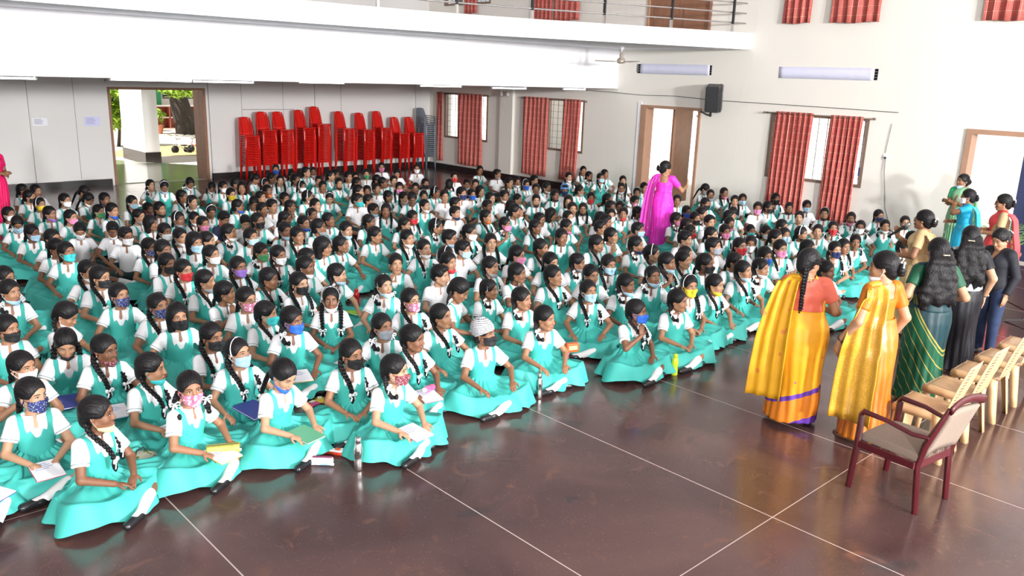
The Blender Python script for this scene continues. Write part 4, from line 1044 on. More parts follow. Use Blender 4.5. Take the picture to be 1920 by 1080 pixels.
KIDS = """
0.67,6.26,0.59,1.02,1,h,-,b,,4,schoolgirl cut off by the left edge; only teal skirt and sock in view
1.50,5.81,0.42,1.02,0,h,c,b,,3,schoolgirl with beige mask below chin and ribboned braids
1.28,6.45,-0.08,1.02,0,h,D,p,,5,schoolgirl with navy dotted mask and tied-back hair; left of the beige-masked girl
2.18,5.91,0.34,1.02,6,h,F,b,,4,schoolgirl with floral mask and ribboned braids
2.87,5.83,0.23,1.02,4,h,u,p,,5,schoolgirl with bright blue mask below chin; tied-back hair and bowed head
3.64,5.34,0.04,1.02,2,h,M,b,,5,schoolgirl with maroon dotted mask and ribboned braids
2.10,6.54,0.35,1.02,2,h,t,b,,0,schoolgirl with turquoise mask below chin and ribboned braids
1.37,7.15,-0.02,1.02,3,h,W,p,m,0,schoolgirl with white mask; tied-back hair and raised hand
3.59,5.82,-0.43,1.02,0,h,K,b,,4,schoolgirl with black mask and ribboned braids; closest left of the grey-masked girl
2.84,6.40,-0.34,1.02,7,h,S,h,,2,schoolgirl with light blue mask and white hairband
2.01,7.21,-0.14,1.03,2,h,m,b,,3,schoolgirl with maroon dotted mask below chin and ribboned braids
1.84,7.65,-0.26,1.02,4,h,k,b,,2,schoolgirl with black mask below chin; ribboned braids and bowed head
4.24,5.90,-0.08,1.03,2,h,-,b,,3,schoolgirl with no mask and ribboned braids; closest right of the grey-masked girl
2.82,6.96,0.33,1.02,1,h,K,b,,6,schoolgirl with black mask and ribboned braids; in front of the violet-masked girl
4.86,5.55,-0.30,1.02,7,h,K,k,,6,schoolgirl with black mask and grey knitted cap
1.51,8.27,-0.03,1.02,0,h,K,p,,0,schoolgirl with black mask and tied-back hair; left of the maroon dotted-masked girl
4.23,6.28,-0.60,1.02,7,h,E,b,,4,schoolgirl with grey mask and ribboned braids
3.65,7.01,-0.26,1.05,2,h,U,b,,3,schoolgirl with bright blue mask and ribboned braids; right of the violet-masked girl
5.72,5.64,-0.36,1.02,2,h,-,b,,4,schoolgirl with no mask and ribboned braids; second nearest right of the knitted-cap child
2.84,7.74,-0.11,1.03,5,h,K,s,,0,schoolgirl with black mask and short bob
4.87,6.22,-0.25,1.02,7,h,-,b,,0,schoolgirl with no mask and ribboned braids; closest left of the knitted-cap child
1.95,8.50,0.82,1.02,4,h,w,b,,4,schoolgirl with white mask below chin; ribboned braids and bowed head; in profile
3.56,7.46,0.21,1.00,2,h,T,b,,2,schoolgirl with turquoise mask and ribboned braids; in profile
6.65,5.22,-0.14,1.02,3,h,U,b,m,3,schoolgirl with bright blue mask; ribboned braids and raised hand
2.83,8.18,-0.35,1.02,7,h,D,b,,4,schoolgirl with navy dotted mask and ribboned braids; right of the maroon dotted-masked girl
4.99,6.88,-0.53,1.02,7,h,F,b,g,2,schoolgirl with floral mask; ribboned braids and glasses
7.36,5.18,-0.33,1.02,0,h,-,b,,0,schoolgirl with no mask and ribboned braids; in front of the grey-masked boy
3.62,7.90,-0.28,1.04,0,h,F,p,g,0,schoolgirl with floral mask; tied-back hair and glasses
4.36,7.44,-0.51,1.02,1,h,w,h,,3,schoolgirl with white mask below chin and white hairband; facing us
6.00,6.26,-0.26,1.02,0,h,-,b,,4,schoolgirl with no mask and ribboned braids; third nearest one in front of the leftmost window
2.67,8.81,-0.39,1.02,7,h,D,p,,0,schoolgirl with navy dotted mask and tied-back hair; behind the maroon dotted-masked girl
3.55,8.38,0.36,1.01,3,h,-,p,m,1,schoolgirl with no mask; tied-back hair and raised hand; in front of the violet-masked girl
1.83,9.62,-0.10,1.02,0,h,s,b,,0,schoolgirl with light blue mask below chin and ribboned braids; in front of the violet-masked girl
6.86,6.01,-0.91,1.02,7,h,S,b,,4,schoolgirl with light blue mask and ribboned braids; left of the yellow water bottle
6.07,6.89,-0.08,0.96,0,h,-,t,,6,schoolgirl with no mask and thin hairband; in profile
5.54,6.94,0.54,1.08,4,h,-,b,,6,schoolgirl with no mask; ribboned braids and bowed head; in profile
7.97,5.45,-0.41,1.05,1,h,Y,h,,4,schoolgirl with yellow mask and white hairband; left of the yellow-masked girl
5.12,7.56,-0.67,1.02,7,h,s,t,,5,schoolgirl with light blue mask below chin and thin hairband; behind the grey-masked girl
8.44,5.44,-0.41,1.00,2,h,y,b,,2,schoolgirl with yellow mask below chin and ribboned braids
4.36,8.19,0.24,1.03,1,h,K,b,,5,schoolgirl with black mask and ribboned braids; closest right of the violet-masked girl
7.51,6.05,-0.47,1.02,2,h,s,b,,3,schoolgirl with light blue mask below chin and ribboned braids; in front of the floral-masked boy
3.59,8.92,0.16,1.02,0,h,e,b,,0,schoolgirl with grey mask below chin and ribboned braids; left of the violet-masked girl
4.23,8.68,-0.01,1.02,2,h,-,b,,3,schoolgirl with no mask and ribboned braids; closest right of the violet-masked girl
1.89,10.27,0.65,1.02,1,h,W,p,g,4,schoolgirl with white mask; tied-back hair and glasses
2.73,9.69,-0.02,1.04,0,h,K,b,g,2,schoolgirl with black mask; ribboned braids and glasses
7.00,6.74,-0.40,1.04,7,h,-,b,,0,schoolgirl with no mask and ribboned braids; third nearest right of the knitted-cap child
8.07,6.03,-1.02,1.02,7,h,s,t,,1,schoolgirl with light blue mask below chin and thin hairband; left of the yellow-masked girl
5.96,7.69,-0.16,1.02,2,h,-,y,,5,schoolboy with no mask and short hair; in front of the navy-masked boy
7.55,6.60,-0.82,1.02,2,h,w,p,,0,schoolgirl with white mask below chin and tied-back hair; in front of the floral-masked boy
4.96,8.43,0.13,1.02,2,h,s,b,,5,schoolgirl with light blue mask below chin and ribboned braids; in profile; behind the grey-masked girl
6.77,7.19,-0.04,1.02,3,h,-,p,m,3,schoolgirl with no mask; tied-back hair and raised hand; behind the knitted-cap child
9.20,5.48,-0.60,1.05,7,h,s,b,,0,schoolgirl with light blue mask below chin and ribboned braids; right of the yellow-masked girl
2.71,10.14,0.32,1.01,5,h,w,b,,0,schoolgirl with white mask below chin and ribboned braids; in front of the violet-masked girl
10.16,4.87,-0.59,1.06,3,h,-,p,m,3,schoolgirl with no mask; tied-back hair and raised hand; right of the lady in coral blouse
3.61,9.52,-0.26,1.03,0,h,R,b,,5,schoolgirl with red mask and ribboned braids; behind the girl with black mask and short bob
9.69,5.55,-0.59,1.03,2,h,w,t,,2,schoolgirl with white mask below chin and thin hairband; in profile
10.53,5.14,-0.65,0.99,2,h,s,p,,5,schoolgirl with light blue mask below chin and tied-back hair; in profile
4.18,9.35,0.16,1.02,5,h,V,b,,6,schoolgirl with violet mask and ribboned braids
4.82,8.86,-0.04,1.04,0,h,w,p,,3,schoolgirl with white mask below chin and tied-back hair; in profile
6.74,7.62,-0.25,1.02,0,h,e,b,,2,schoolgirl with grey mask below chin and ribboned braids; in front of the navy-masked boy
8.14,6.81,-0.88,1.04,2,h,S,b,,1,schoolgirl with light blue mask and ribboned braids; closest in front of the floral-masked boy
3.56,9.97,0.37,1.02,1,h,K,p,,3,schoolgirl with black mask and tied-back hair; in front of the courtyard doorway
9.10,6.02,-0.33,1.07,0,h,K,p,,3,schoolgirl with black mask and tied-back hair; in front of the grey-masked boy
5.92,8.44,-0.85,1.02,3,h,-,p,m,2,schoolgirl with no mask; tied-back hair and raised hand; facing us
6.44,8.07,-0.46,1.04,0,h,r,b,,0,schoolgirl with red mask below chin and ribboned braids
7.56,7.33,-0.68,1.05,2,h,W,p,,5,schoolgirl with white mask and tied-back hair; in front of the grey-masked boy
7.96,7.28,-0.19,0.98,2,h,e,b,,4,schoolgirl with grey mask below chin and ribboned braids; in front of the floral-masked boy
8.77,6.41,-0.26,1.06,3,h,s,b,m,6,schoolgirl with light blue mask below chin; ribboned braids and raised hand
9.75,5.97,-0.47,1.00,0,h,-,p,,4,schoolgirl with no mask and tied-back hair; closest right of the grey-masked boy
9.23,6.45,-0.45,1.00,0,h,-,b,,2,schoolgirl with no mask and ribboned braids; closest left of the grey-masked boy
5.06,9.29,-0.05,1.05,2,h,-,p,,6,schoolgirl with no mask and tied-back hair; closest right of the violet-masked girl
10.40,5.86,-0.95,1.02,0,h,U,s,,4,schoolgirl with bright blue mask and short bob
6.68,8.45,-0.13,1.01,0,h,-,h,,5,schoolgirl with no mask and white hairband; in front of the navy-masked boy
9.61,6.66,-0.48,0.97,7,h,-,p,,2,schoolgirl with no mask and tied-back hair; in front of the magenta saree lady
4.20,10.11,-0.20,1.02,7,h,W,p,,2,schoolgirl with white mask and tied-back hair; closest left of the violet-masked girl
4.90,9.67,-0.31,1.02,0,h,W,b,,1,schoolgirl with white mask and ribboned braids; right of the violet-masked girl
7.52,8.00,-0.15,1.02,2,h,P,p,g,5,schoolgirl with pink mask; tied-back hair and glasses
9.15,6.93,-0.23,1.02,0,h,-,h,,5,schoolgirl with no mask and white hairband; in front of the magenta saree lady
2.81,11.20,-0.30,1.04,7,h,T,p,,1,schoolgirl with turquoise mask and tied-back hair
4.89,10.15,-0.30,0.98,2,h,G,b,,0,schoolgirl with green mask and ribboned braids
3.76,10.63,0.37,1.06,1,h,-,p,,6,schoolgirl with no mask and tied-back hair; turned half right; in front of the courtyard doorway
11.84,5.53,-1.08,1.00,3,h,N,b,m,2,schoolgirl with navy mask; ribboned braids and raised hand
11.03,5.98,-0.99,1.04,0,h,P,b,,5,schoolgirl with pink mask and ribboned braids; in front of the bright red curtains
11.41,5.78,-0.51,1.03,0,h,-,p,,2,schoolgirl with no mask and tied-back hair; in profile; in front of the bright red curtains
6.71,8.92,-0.71,1.02,7,h,w,b,,5,schoolgirl with white mask below chin and ribboned braids; in front of the navy-masked boy
7.14,8.70,-0.13,1.02,2,h,S,y,,2,schoolboy with light blue mask and short hair; in front of the navy-masked boy
3.78,11.09,-0.19,1.00,0,h,D,b,,6,schoolgirl with navy dotted mask and ribboned braids; closest in front of the courtyard doorway
2.81,11.72,-0.12,1.01,2,h,-,p,,6,schoolgirl with no mask and tied-back hair; in front of the violet-masked girl
8.11,8.09,-0.28,1.02,0,h,-,b,,4,schoolgirl with no mask and ribboned braids; second nearest one in front of the middle window
13.12,5.09,-0.64,0.96,2,l,w,b,,3,schoolgirl with white mask below chin and ribboned braids; closest left of the beige saree lady
10.23,6.63,-0.37,1.05,7,h,E,y,,2,schoolboy with grey mask and short hair
10.65,6.42,-0.97,1.03,7,h,R,b,,5,schoolgirl with red mask and ribboned braids; right of the grey-masked boy
12.28,5.63,-0.42,0.96,1,l,-,b,,4,schoolgirl with no mask and ribboned braids; turned half right; right of the bright red curtains
5.54,9.75,0.10,1.07,2,h,-,s,,4,schoolgirl with no mask and short bob; in front of the turquoise-masked boy
5.95,9.89,0.05,0.98,7,h,-,p,,6,schoolgirl with no mask and tied-back hair; second nearest left of the knitted-cap child
9.43,7.45,-0.19,1.02,0,h,n,b,,4,schoolgirl with navy mask below chin and ribboned braids
11.10,6.55,-0.54,1.00,6,h,W,b,,1,schoolgirl with white mask and ribboned braids; facing us
9.05,7.91,-0.22,1.02,2,h,-,b,,4,schoolgirl with no mask and ribboned braids; closest in front of the floral-masked boy
12.81,5.67,-0.99,0.96,1,l,-,b,,6,schoolgirl with no mask and ribboned braids; facing us; right of the bright red curtains
4.31,10.86,-0.44,1.09,2,h,S,s,,0,schoolgirl with light blue mask and short bob
7.78,8.78,-0.45,1.02,5,h,-,b,,5,schoolgirl with no mask and ribboned braids; closest right of the navy-masked boy
4.55,11.19,0.20,1.00,2,h,-,p,,2,schoolgirl with no mask and tied-back hair; closest left of the violet-masked girl
2.89,12.28,0.37,1.02,5,h,e,p,g,0,schoolgirl with grey mask below chin; tied-back hair and glasses; turned half right
10.51,7.37,-0.40,1.02,2,h,-,y,,5,schoolboy with no mask and short hair; right of the magenta saree lady
6.91,9.67,0.07,1.02,5,h,w,b,,2,schoolgirl with white mask below chin and ribboned braids; closest left of the navy-masked boy
7.44,9.34,-0.10,1.02,0,h,s,y,g,2,schoolboy with light blue mask below chin; short hair and glasses
14.07,5.32,-0.77,0.96,2,l,e,p,,3,schoolgirl with grey mask below chin and tied-back hair; left of the beige saree lady
11.82,6.56,-0.59,1.04,2,l,-,p,,5,schoolgirl with no mask and tied-back hair; second nearest one behind the lady in coral blouse
5.13,10.91,-0.40,1.02,7,h,S,p,,0,schoolgirl with light blue mask and tied-back hair; behind the violet-masked girl
4.34,11.54,0.28,1.00,1,h,w,b,,2,schoolgirl with white mask below chin and ribboned braids; closest left of the violet-masked girl
9.03,8.52,-0.86,1.02,2,h,-,p,,6,schoolgirl with no mask and tied-back hair; turned half right; in front of the middle window
3.79,12.01,-0.32,1.02,2,h,W,y,g,1,schoolboy with white mask; short hair and glasses
12.24,6.58,-1.12,0.99,7,l,S,p,,1,schoolgirl with light blue mask and tied-back hair; closest left of the bright red curtains
5.73,10.68,-0.43,1.03,0,h,-,b,,0,schoolgirl with no mask and ribboned braids; turned half right; right of the violet-masked girl
9.69,8.16,-0.24,1.02,3,h,-,p,m,0,schoolgirl with no mask; tied-back hair and raised hand; in front of the floral-masked boy
11.27,7.37,-0.46,0.98,0,l,-,p,,2,schoolgirl with no mask and tied-back hair; closest behind the grey-masked boy
6.70,10.20,-0.15,1.02,2,h,-,p,,0,schoolgirl with no mask and tied-back hair; in profile; sixth nearest left of the leftmost window
12.74,6.59,-0.56,0.96,0,l,k,h,,4,schoolgirl with black mask below chin and white hairband; in profile
2.85,13.12,0.00,0.96,2,l,S,p,,3,schoolgirl with light blue mask and tied-back hair; in front of the violet-masked girl
12.39,7.01,-0.95,0.94,0,l,W,p,,0,schoolgirl with white mask and tied-back hair; right of the grey-masked boy
5.00,11.40,0.14,1.02,7,h,w,b,,0,schoolgirl with white mask below chin and ribboned braids; in profile; behind the violet-masked girl
4.33,12.00,-0.33,1.01,0,h,W,b,,1,schoolgirl with white mask and ribboned braids; in front of the courtyard doorway
11.34,7.82,-0.44,0.93,0,l,R,p,,3,schoolgirl with red mask and tied-back hair; in profile
11.79,7.41,-1.02,0.96,0,l,P,b,,6,schoolgirl with pink mask and ribboned braids; behind the grey-masked boy
13.22,6.50,-1.21,0.96,5,l,-,p,,5,schoolgirl with no mask and tied-back hair; facing us; in front of the bright red curtains
8.03,9.61,-0.20,1.02,2,h,W,b,g,2,schoolgirl with white mask; ribboned braids and glasses; in profile
12.60,7.42,-1.06,0.87,2,l,T,b,,1,schoolgirl with turquoise mask and ribboned braids; turned half right
5.78,11.14,-0.49,1.02,0,h,s,p,,6,schoolgirl with light blue mask below chin and tied-back hair; turned half right
3.49,13.07,-0.28,0.95,4,l,W,y,g,0,schoolboy with white mask; short hair; glasses and bowed head
6.53,10.70,0.08,1.02,1,h,s,b,,5,schoolgirl with light blue mask below chin and ribboned braids; right of the bright blue-masked boy
10.63,8.37,-0.20,0.96,0,l,S,y,,1,schoolboy with light blue mask and short hair; in front of the floral-masked boy
3.88,12.81,-0.41,0.97,4,l,w,y,,3,schoolboy with white mask below chin; short hair and bowed head
13.83,6.51,-1.46,0.96,3,l,R,b,m,0,schoolgirl with red mask; ribboned braids and raised hand
10.20,8.81,-0.23,0.97,0,l,-,y,,0,schoolboy with no mask and short hair; second nearest left of the magenta saree lady
14.31,6.27,-1.19,0.96,5,l,W,b,g,6,schoolgirl with white mask; ribboned braids and glasses; facing us
6.30,11.10,0.14,1.02,7,h,e,p,g,1,schoolgirl with grey mask below chin; tied-back hair and glasses; in profile
9.36,9.48,-0.25,0.96,0,l,-,b,,3,schoolgirl with no mask and ribboned braids; closest in front of the middle window
14.81,6.07,-0.95,0.96,5,l,w,b,,2,schoolgirl with white mask below chin and ribboned braids; closest right of the bright red curtains
13.17,7.20,-0.59,0.96,2,l,-,p,,0,schoolgirl with no mask and tied-back hair; in profile; closest left of the bright red curtains
7.87,10.27,0.03,1.02,2,h,-,h,c,0,schoolgirl with no mask and white hairband; in profile; left of the navy-masked boy
9.88,9.29,-0.30,0.96,2,l,p,p,,0,schoolgirl with pink mask below chin and tied-back hair; in profile
11.75,8.21,-0.47,0.96,2,l,-,p,,0,schoolgirl with no mask and tied-back hair; closest right of the magenta saree lady
5.06,12.48,0.19,0.96,5,l,P,p,,4,schoolgirl with pink mask and tied-back hair; behind the violet-masked girl
7.71,10.86,-0.16,0.96,2,l,-,p,,2,schoolgirl with no mask and tied-back hair; in profile; closest left of the navy-masked boy
9.11,9.96,-0.20,0.96,3,l,P,b,m,1,schoolgirl with pink mask; ribboned braids and raised hand
2.89,14.03,-0.22,0.96,4,l,S,b,,1,schoolgirl with light blue mask; ribboned braids and bowed head
4.43,12.91,0.18,0.97,0,l,-,s,,6,schoolgirl with no mask and short bob; in front of the courtyard doorway
12.72,7.92,-1.00,0.93,2,l,p,p,,6,schoolgirl with pink mask below chin and tied-back hair; behind the grey-masked boy
6.41,11.74,-0.33,0.96,0,l,u,b,,2,schoolgirl with bright blue mask below chin and ribboned braids
15.58,6.03,-0.99,0.96,5,l,k,p,g,2,schoolgirl with black mask below chin; tied-back hair and glasses
12.23,8.05,-0.36,0.99,1,l,r,y,,5,schoolboy with red mask below chin and short hair
10.60,9.04,-0.29,1.00,0,l,-,y,,1,schoolboy with no mask and short hair; second nearest right of the middle window
5.80,12.57,-0.26,0.92,4,l,-,y,,5,schoolboy with no mask; short hair and bowed head; behind the violet-masked girl
5.79,12.05,-0.36,1.02,7,l,K,p,,1,schoolgirl with black mask and tied-back hair; behind the violet-masked girl
7.36,11.38,-0.03,0.96,2,l,-,b,,3,schoolgirl with no mask and ribboned braids; closest in front of the turquoise-masked boy
6.86,11.75,-0.12,0.96,7,l,-,p,,3,schoolgirl with no mask and tied-back hair; third nearest left of the knitted-cap child
9.94,9.99,-0.35,0.96,2,l,-,y,,4,schoolboy with no mask and short hair; in profile; in front of the middle window
12.02,8.61,-0.27,0.97,0,l,P,b,,1,schoolgirl with pink mask and ribboned braids; in profile
12.49,8.51,-0.79,0.95,0,l,K,p,,0,schoolgirl with black mask and tied-back hair; closest right of the magenta saree lady
15.11,6.86,-0.69,0.96,6,l,p,b,,6,schoolgirl with pink mask below chin and ribboned braids
4.91,13.02,-0.25,1.00,2,l,e,h,,3,schoolgirl with grey mask below chin and white hairband
5.28,13.28,-0.34,0.90,2,l,w,b,,0,schoolgirl with white mask below chin and ribboned braids; turned half right; behind the violet-masked girl
6.34,12.32,0.10,0.96,2,l,-,p,,4,schoolgirl with no mask and tied-back hair; in profile; closest behind the violet-masked girl
10.88,9.43,-0.20,0.98,2,l,-,p,,6,schoolgirl with no mask and tied-back hair; in profile; in front of the slim red curtain
3.60,14.07,0.49,0.96,5,l,P,p,,2,schoolgirl with pink mask and tied-back hair; closest right of the violet-masked girl
14.32,7.44,-1.20,0.96,5,l,-,p,,5,schoolgirl with no mask and tied-back hair; closest left of the bright red curtains
5.57,13.00,0.26,0.94,4,l,r,y,n,6,schoolboy with red mask below chin; short hair; bowed head and navy jacket
8.17,11.25,0.05,0.96,1,l,R,b,,3,schoolgirl with red mask and ribboned braids; left of the navy-masked boy
10.47,9.75,-0.72,0.97,7,l,W,p,,5,schoolgirl with white mask and tied-back hair; closest in front of the slim red curtain
4.48,13.61,0.54,0.96,1,l,e,p,,2,schoolgirl with grey mask below chin and tied-back hair; turned half right
13.20,8.31,-0.37,0.96,2,l,-,p,,2,schoolgirl with no mask and tied-back hair; closest in front of the loudspeaker
9.31,10.67,-0.12,0.96,0,l,o,b,,2,schoolgirl with orange mask below chin and ribboned braids
15.92,6.66,-1.09,0.96,0,l,N,p,,4,schoolgirl with navy mask and tied-back hair
11.33,9.51,-0.76,0.97,5,l,W,p,,2,schoolgirl with white mask and tied-back hair; facing us
6.89,12.31,-0.49,0.96,7,l,w,t,,4,schoolgirl with white mask below chin and thin hairband; turned half right
2.94,14.79,-0.16,0.96,7,l,W,p,,6,schoolgirl with white mask and tied-back hair; in front of the pink saree lady
10.50,10.24,-0.09,0.94,0,l,-,s,,0,schoolgirl with no mask and short bob; in front of the middle window
3.46,14.59,0.03,0.96,0,l,v,p,,0,schoolgirl with violet mask below chin and tied-back hair
12.92,8.68,-0.39,0.99,0,l,-,b,,5,schoolgirl with no mask and ribboned braids; in profile; behind the grey-masked boy
15.19,7.39,-1.13,0.96,1,l,k,h,,2,schoolgirl with black mask below chin and white hairband; facing us
11.77,9.57,-0.95,0.94,1,l,r,p,,4,schoolgirl with red mask below chin and tied-back hair
13.73,8.50,-1.00,0.96,4,l,-,p,,5,schoolgirl with no mask; tied-back hair and bowed head; in front of the loudspeaker
9.12,11.26,-0.41,0.96,0,l,n,y,,2,schoolboy with navy mask below chin and short hair
10.31,10.85,-0.62,0.88,7,l,w,b,,0,schoolgirl with white mask below chin and ribboned braids; in front of the middle window
12.19,9.60,-0.25,0.91,7,l,-,p,,3,schoolgirl with no mask and tied-back hair; closest in front of the floral-masked boy
13.03,9.10,-0.30,0.93,1,l,U,p,,6,schoolgirl with bright blue mask and tied-back hair
4.21,14.63,-0.07,0.91,0,l,G,p,,5,schoolgirl with green mask and tied-back hair
4.26,14.17,0.46,1.01,1,l,u,p,,2,schoolgirl with bright blue mask below chin and tied-back hair; turned half right
9.95,10.66,-0.08,1.04,2,l,-,p,,0,schoolgirl with no mask and tied-back hair; in profile; in front of the middle window
8.12,11.97,-0.22,1.00,6,l,-,b,,3,schoolgirl with no mask and ribboned braids; facing us; in front of the green-masked boy
5.73,13.73,-0.21,0.96,4,l,-,h,,1,schoolgirl with no mask; white hairband and bowed head; behind the violet-masked girl
6.36,13.12,0.30,0.99,1,l,-,y,,1,schoolboy with no mask and short hair; turned half right; left of the grey-masked girl
8.14,12.40,-0.07,0.92,0,l,s,y,,2,schoolboy with light blue mask below chin and short hair
4.96,14.45,-0.22,0.91,0,l,p,p,,3,schoolgirl with pink mask below chin and tied-back hair; in front of the courtyard doorway
4.99,14.00,-0.26,1.00,0,l,k,p,,4,schoolgirl with black mask below chin and tied-back hair; in front of the courtyard doorway
11.16,10.32,-0.58,1.00,5,l,-,b,,2,schoolgirl with no mask and ribboned braids; facing us; in front of the slim red curtain
11.59,10.42,-0.81,0.92,1,l,k,b,,4,schoolgirl with black mask below chin and ribboned braids; facing us
14.51,8.48,-0.54,0.99,6,l,P,y,,1,schoolboy with pink mask and short hair; right of the loudspeaker
15.34,8.23,-0.89,0.93,1,l,k,p,,6,schoolgirl with black mask below chin and tied-back hair; left of the bright red curtains
14.98,8.53,-0.60,0.96,2,l,K,p,,1,schoolgirl with black mask and tied-back hair; right of the loudspeaker
11.97,10.08,-0.65,1.00,0,l,-,b,,3,schoolgirl with no mask and ribboned braids; closest left of the floral-masked boy
12.40,10.19,-0.94,0.92,1,l,-,p,,6,schoolgirl with no mask and tied-back hair; closest left of the floral-masked boy
15.80,8.10,-0.79,0.96,1,l,S,y,,3,schoolboy with light blue mask and short hair; facing us
6.24,13.81,0.27,0.96,0,l,u,p,,4,schoolgirl with bright blue mask below chin and tied-back hair; in profile
7.12,13.59,0.16,0.90,3,l,-,p,m,3,schoolgirl with no mask; tied-back hair and raised hand; behind the violet-masked girl
9.10,12.10,-0.54,0.96,7,l,w,p,,5,schoolgirl with white mask below chin and tied-back hair; in front of the grey chair stack
10.08,11.51,-0.01,0.96,1,l,-,y,,3,schoolboy with no mask and short hair; turned half right; in front of the grey-masked boy
10.51,11.33,-0.28,0.96,2,l,o,p,,1,schoolgirl with orange mask below chin and tied-back hair; in profile
6.74,13.48,-0.30,0.99,2,l,-,y,,0,schoolboy with no mask and short hair; third nearest right of the courtyard doorway
7.46,13.20,-0.34,0.96,7,l,-,p,,5,schoolgirl with no mask and tied-back hair; turned half right; closest left of the turquoise-masked boy
3.58,15.64,-0.12,0.96,0,l,Y,h,,0,schoolgirl with yellow mask and white hairband; left of the violet-masked girl
14.25,9.50,-0.76,0.96,2,l,K,p,,4,schoolgirl with black mask and tied-back hair; closest in front of the loudspeaker
9.78,12.14,-0.02,0.96,2,l,-,y,,2,schoolboy with no mask and short hair; in profile; behind the navy-masked boy
4.88,15.08,0.44,0.96,1,l,S,b,,2,schoolgirl with light blue mask and ribboned braids; left of the courtyard doorway
6.70,14.12,-0.24,0.96,4,l,-,b,,1,schoolgirl with no mask; ribboned braids and bowed head; facing us
5.84,14.73,-0.38,0.96,2,l,-,t,,5,schoolgirl with no mask and thin hairband; turned half right
11.91,11.15,-0.40,0.96,6,l,-,s,,2,schoolgirl with no mask and short bob; facing us; in front of the slim red curtain
13.16,10.44,-0.82,0.96,2,l,F,y,,6,schoolboy with floral mask and short hair
15.06,9.31,-0.93,0.96,1,l,-,b,,2,schoolgirl with no mask and ribboned braids; facing us; in front of the loudspeaker
3.99,15.83,0.49,0.97,5,l,W,p,,2,schoolgirl with white mask and tied-back hair; closest right of the violet-masked girl
8.70,13.43,0.08,0.90,0,l,-,y,,0,schoolboy with no mask and short hair; closest right of the turquoise-masked boy
11.43,11.54,-0.66,0.96,1,l,k,p,,2,schoolgirl with black mask below chin and tied-back hair; in front of the middle window
14.02,10.06,-0.44,0.96,6,l,-,p,,1,schoolgirl with no mask and tied-back hair; facing us; in front of the wooden door
4.61,15.57,-0.25,0.98,0,l,n,p,,3,schoolgirl with navy mask below chin and tied-back hair
8.32,13.25,-0.12,1.01,2,l,T,y,,0,schoolboy with turquoise mask and short hair
12.75,10.83,-0.30,0.97,7,l,-,p,,0,schoolgirl with no mask and tied-back hair; in profile; closest left of the floral-masked boy
15.50,9.44,-0.45,0.95,6,l,S,p,,3,schoolgirl with light blue mask and tied-back hair; facing us
4.36,16.03,0.74,0.94,4,l,w,p,,3,schoolgirl with white mask below chin; tied-back hair and bowed head
16.23,9.04,-0.96,0.96,0,l,K,b,,3,schoolgirl with black mask and ribboned braids; left of the bright red curtains
7.37,14.17,-0.46,0.96,0,l,-,p,,6,schoolgirl with no mask and tied-back hair; third nearest right of the courtyard doorway
10.64,12.07,0.08,1.00,1,l,-,p,,5,schoolgirl with no mask and tied-back hair; turned half right; in front of the grey-masked boy
11.55,12.25,-0.33,0.87,2,l,-,p,,2,schoolgirl with no mask and tied-back hair; closest left of the middle window
7.04,14.49,-0.27,0.96,7,l,-,p,,2,schoolgirl with no mask and tied-back hair; sixth nearest right of the pink saree lady
9.45,13.29,-0.44,0.94,2,l,e,b,,2,schoolgirl with grey mask below chin and ribboned braids; turned half right
9.37,12.89,-0.51,1.03,4,l,-,p,,3,schoolgirl with no mask; tied-back hair and bowed head; in front of the grey chair stack
12.76,11.31,-0.33,0.94,6,l,R,p,,1,schoolgirl with red mask and tied-back hair; facing us
7.78,14.11,0.20,0.98,0,l,w,h,,4,schoolgirl with white mask below chin and white hairband; in profile
8.31,14.14,-0.54,0.93,4,l,-,h,,5,schoolgirl with no mask; white hairband and bowed head; closest left of the turquoise-masked boy
3.63,16.69,0.27,0.96,2,l,K,p,,2,schoolgirl with black mask and tied-back hair; left of the violet-masked girl
5.88,15.38,0.16,0.96,0,l,-,b,,1,schoolgirl with no mask and ribboned braids; closest right of the courtyard doorway
9.90,13.21,-0.45,0.93,1,l,-,p,,1,schoolgirl with no mask and tied-back hair; facing us; second nearest left of the middle window
10.11,12.81,-0.40,0.99,1,l,-,y,,2,schoolboy with no mask and short hair; facing us; behind the navy-masked boy
11.10,12.17,-0.12,1.00,5,l,w,y,,1,schoolboy with white mask below chin and short hair
9.36,13.74,-0.04,0.91,2,l,-,b,,0,schoolgirl with no mask and ribboned braids; closest right of the green-masked boy
12.30,11.86,-0.80,0.96,0,l,k,p,,3,schoolgirl with black mask below chin and tied-back hair; right of the middle window
15.41,10.15,-0.85,0.96,5,l,s,p,g,1,schoolgirl with light blue mask below chin; tied-back hair and glasses
6.74,15.16,0.15,0.96,1,l,Y,p,,2,schoolgirl with yellow mask and tied-back hair
10.97,13.02,-0.17,0.91,5,l,U,b,,0,schoolgirl with bright blue mask and ribboned braids; in front of the leftmost window
15.95,10.18,-0.44,0.96,5,l,p,b,g,1,schoolgirl with pink mask below chin; ribboned braids and glasses
10.60,12.89,-0.48,1.03,2,l,N,y,,2,schoolboy with navy mask and short hair
14.16,11.18,-0.88,0.96,1,l,-,h,,3,schoolgirl with no mask and white hairband; behind the floral-masked boy
10.39,13.53,-0.16,0.96,2,l,-,h,,3,schoolgirl with no mask and white hairband; in profile; left of the red-masked boy
3.89,17.17,-0.09,0.98,0,l,-,p,,0,schoolgirl with no mask and tied-back hair; behind the violet-masked girl
4.54,16.89,0.74,0.96,4,l,-,p,,0,schoolgirl with no mask; tied-back hair and bowed head; closest right of the violet-masked girl
7.55,15.22,-0.42,0.96,7,l,o,p,,3,schoolgirl with orange mask below chin and tied-back hair; turned half right
8.92,14.12,-0.01,1.02,0,l,-,p,,5,schoolgirl with no mask and tied-back hair; closest behind the turquoise-masked boy
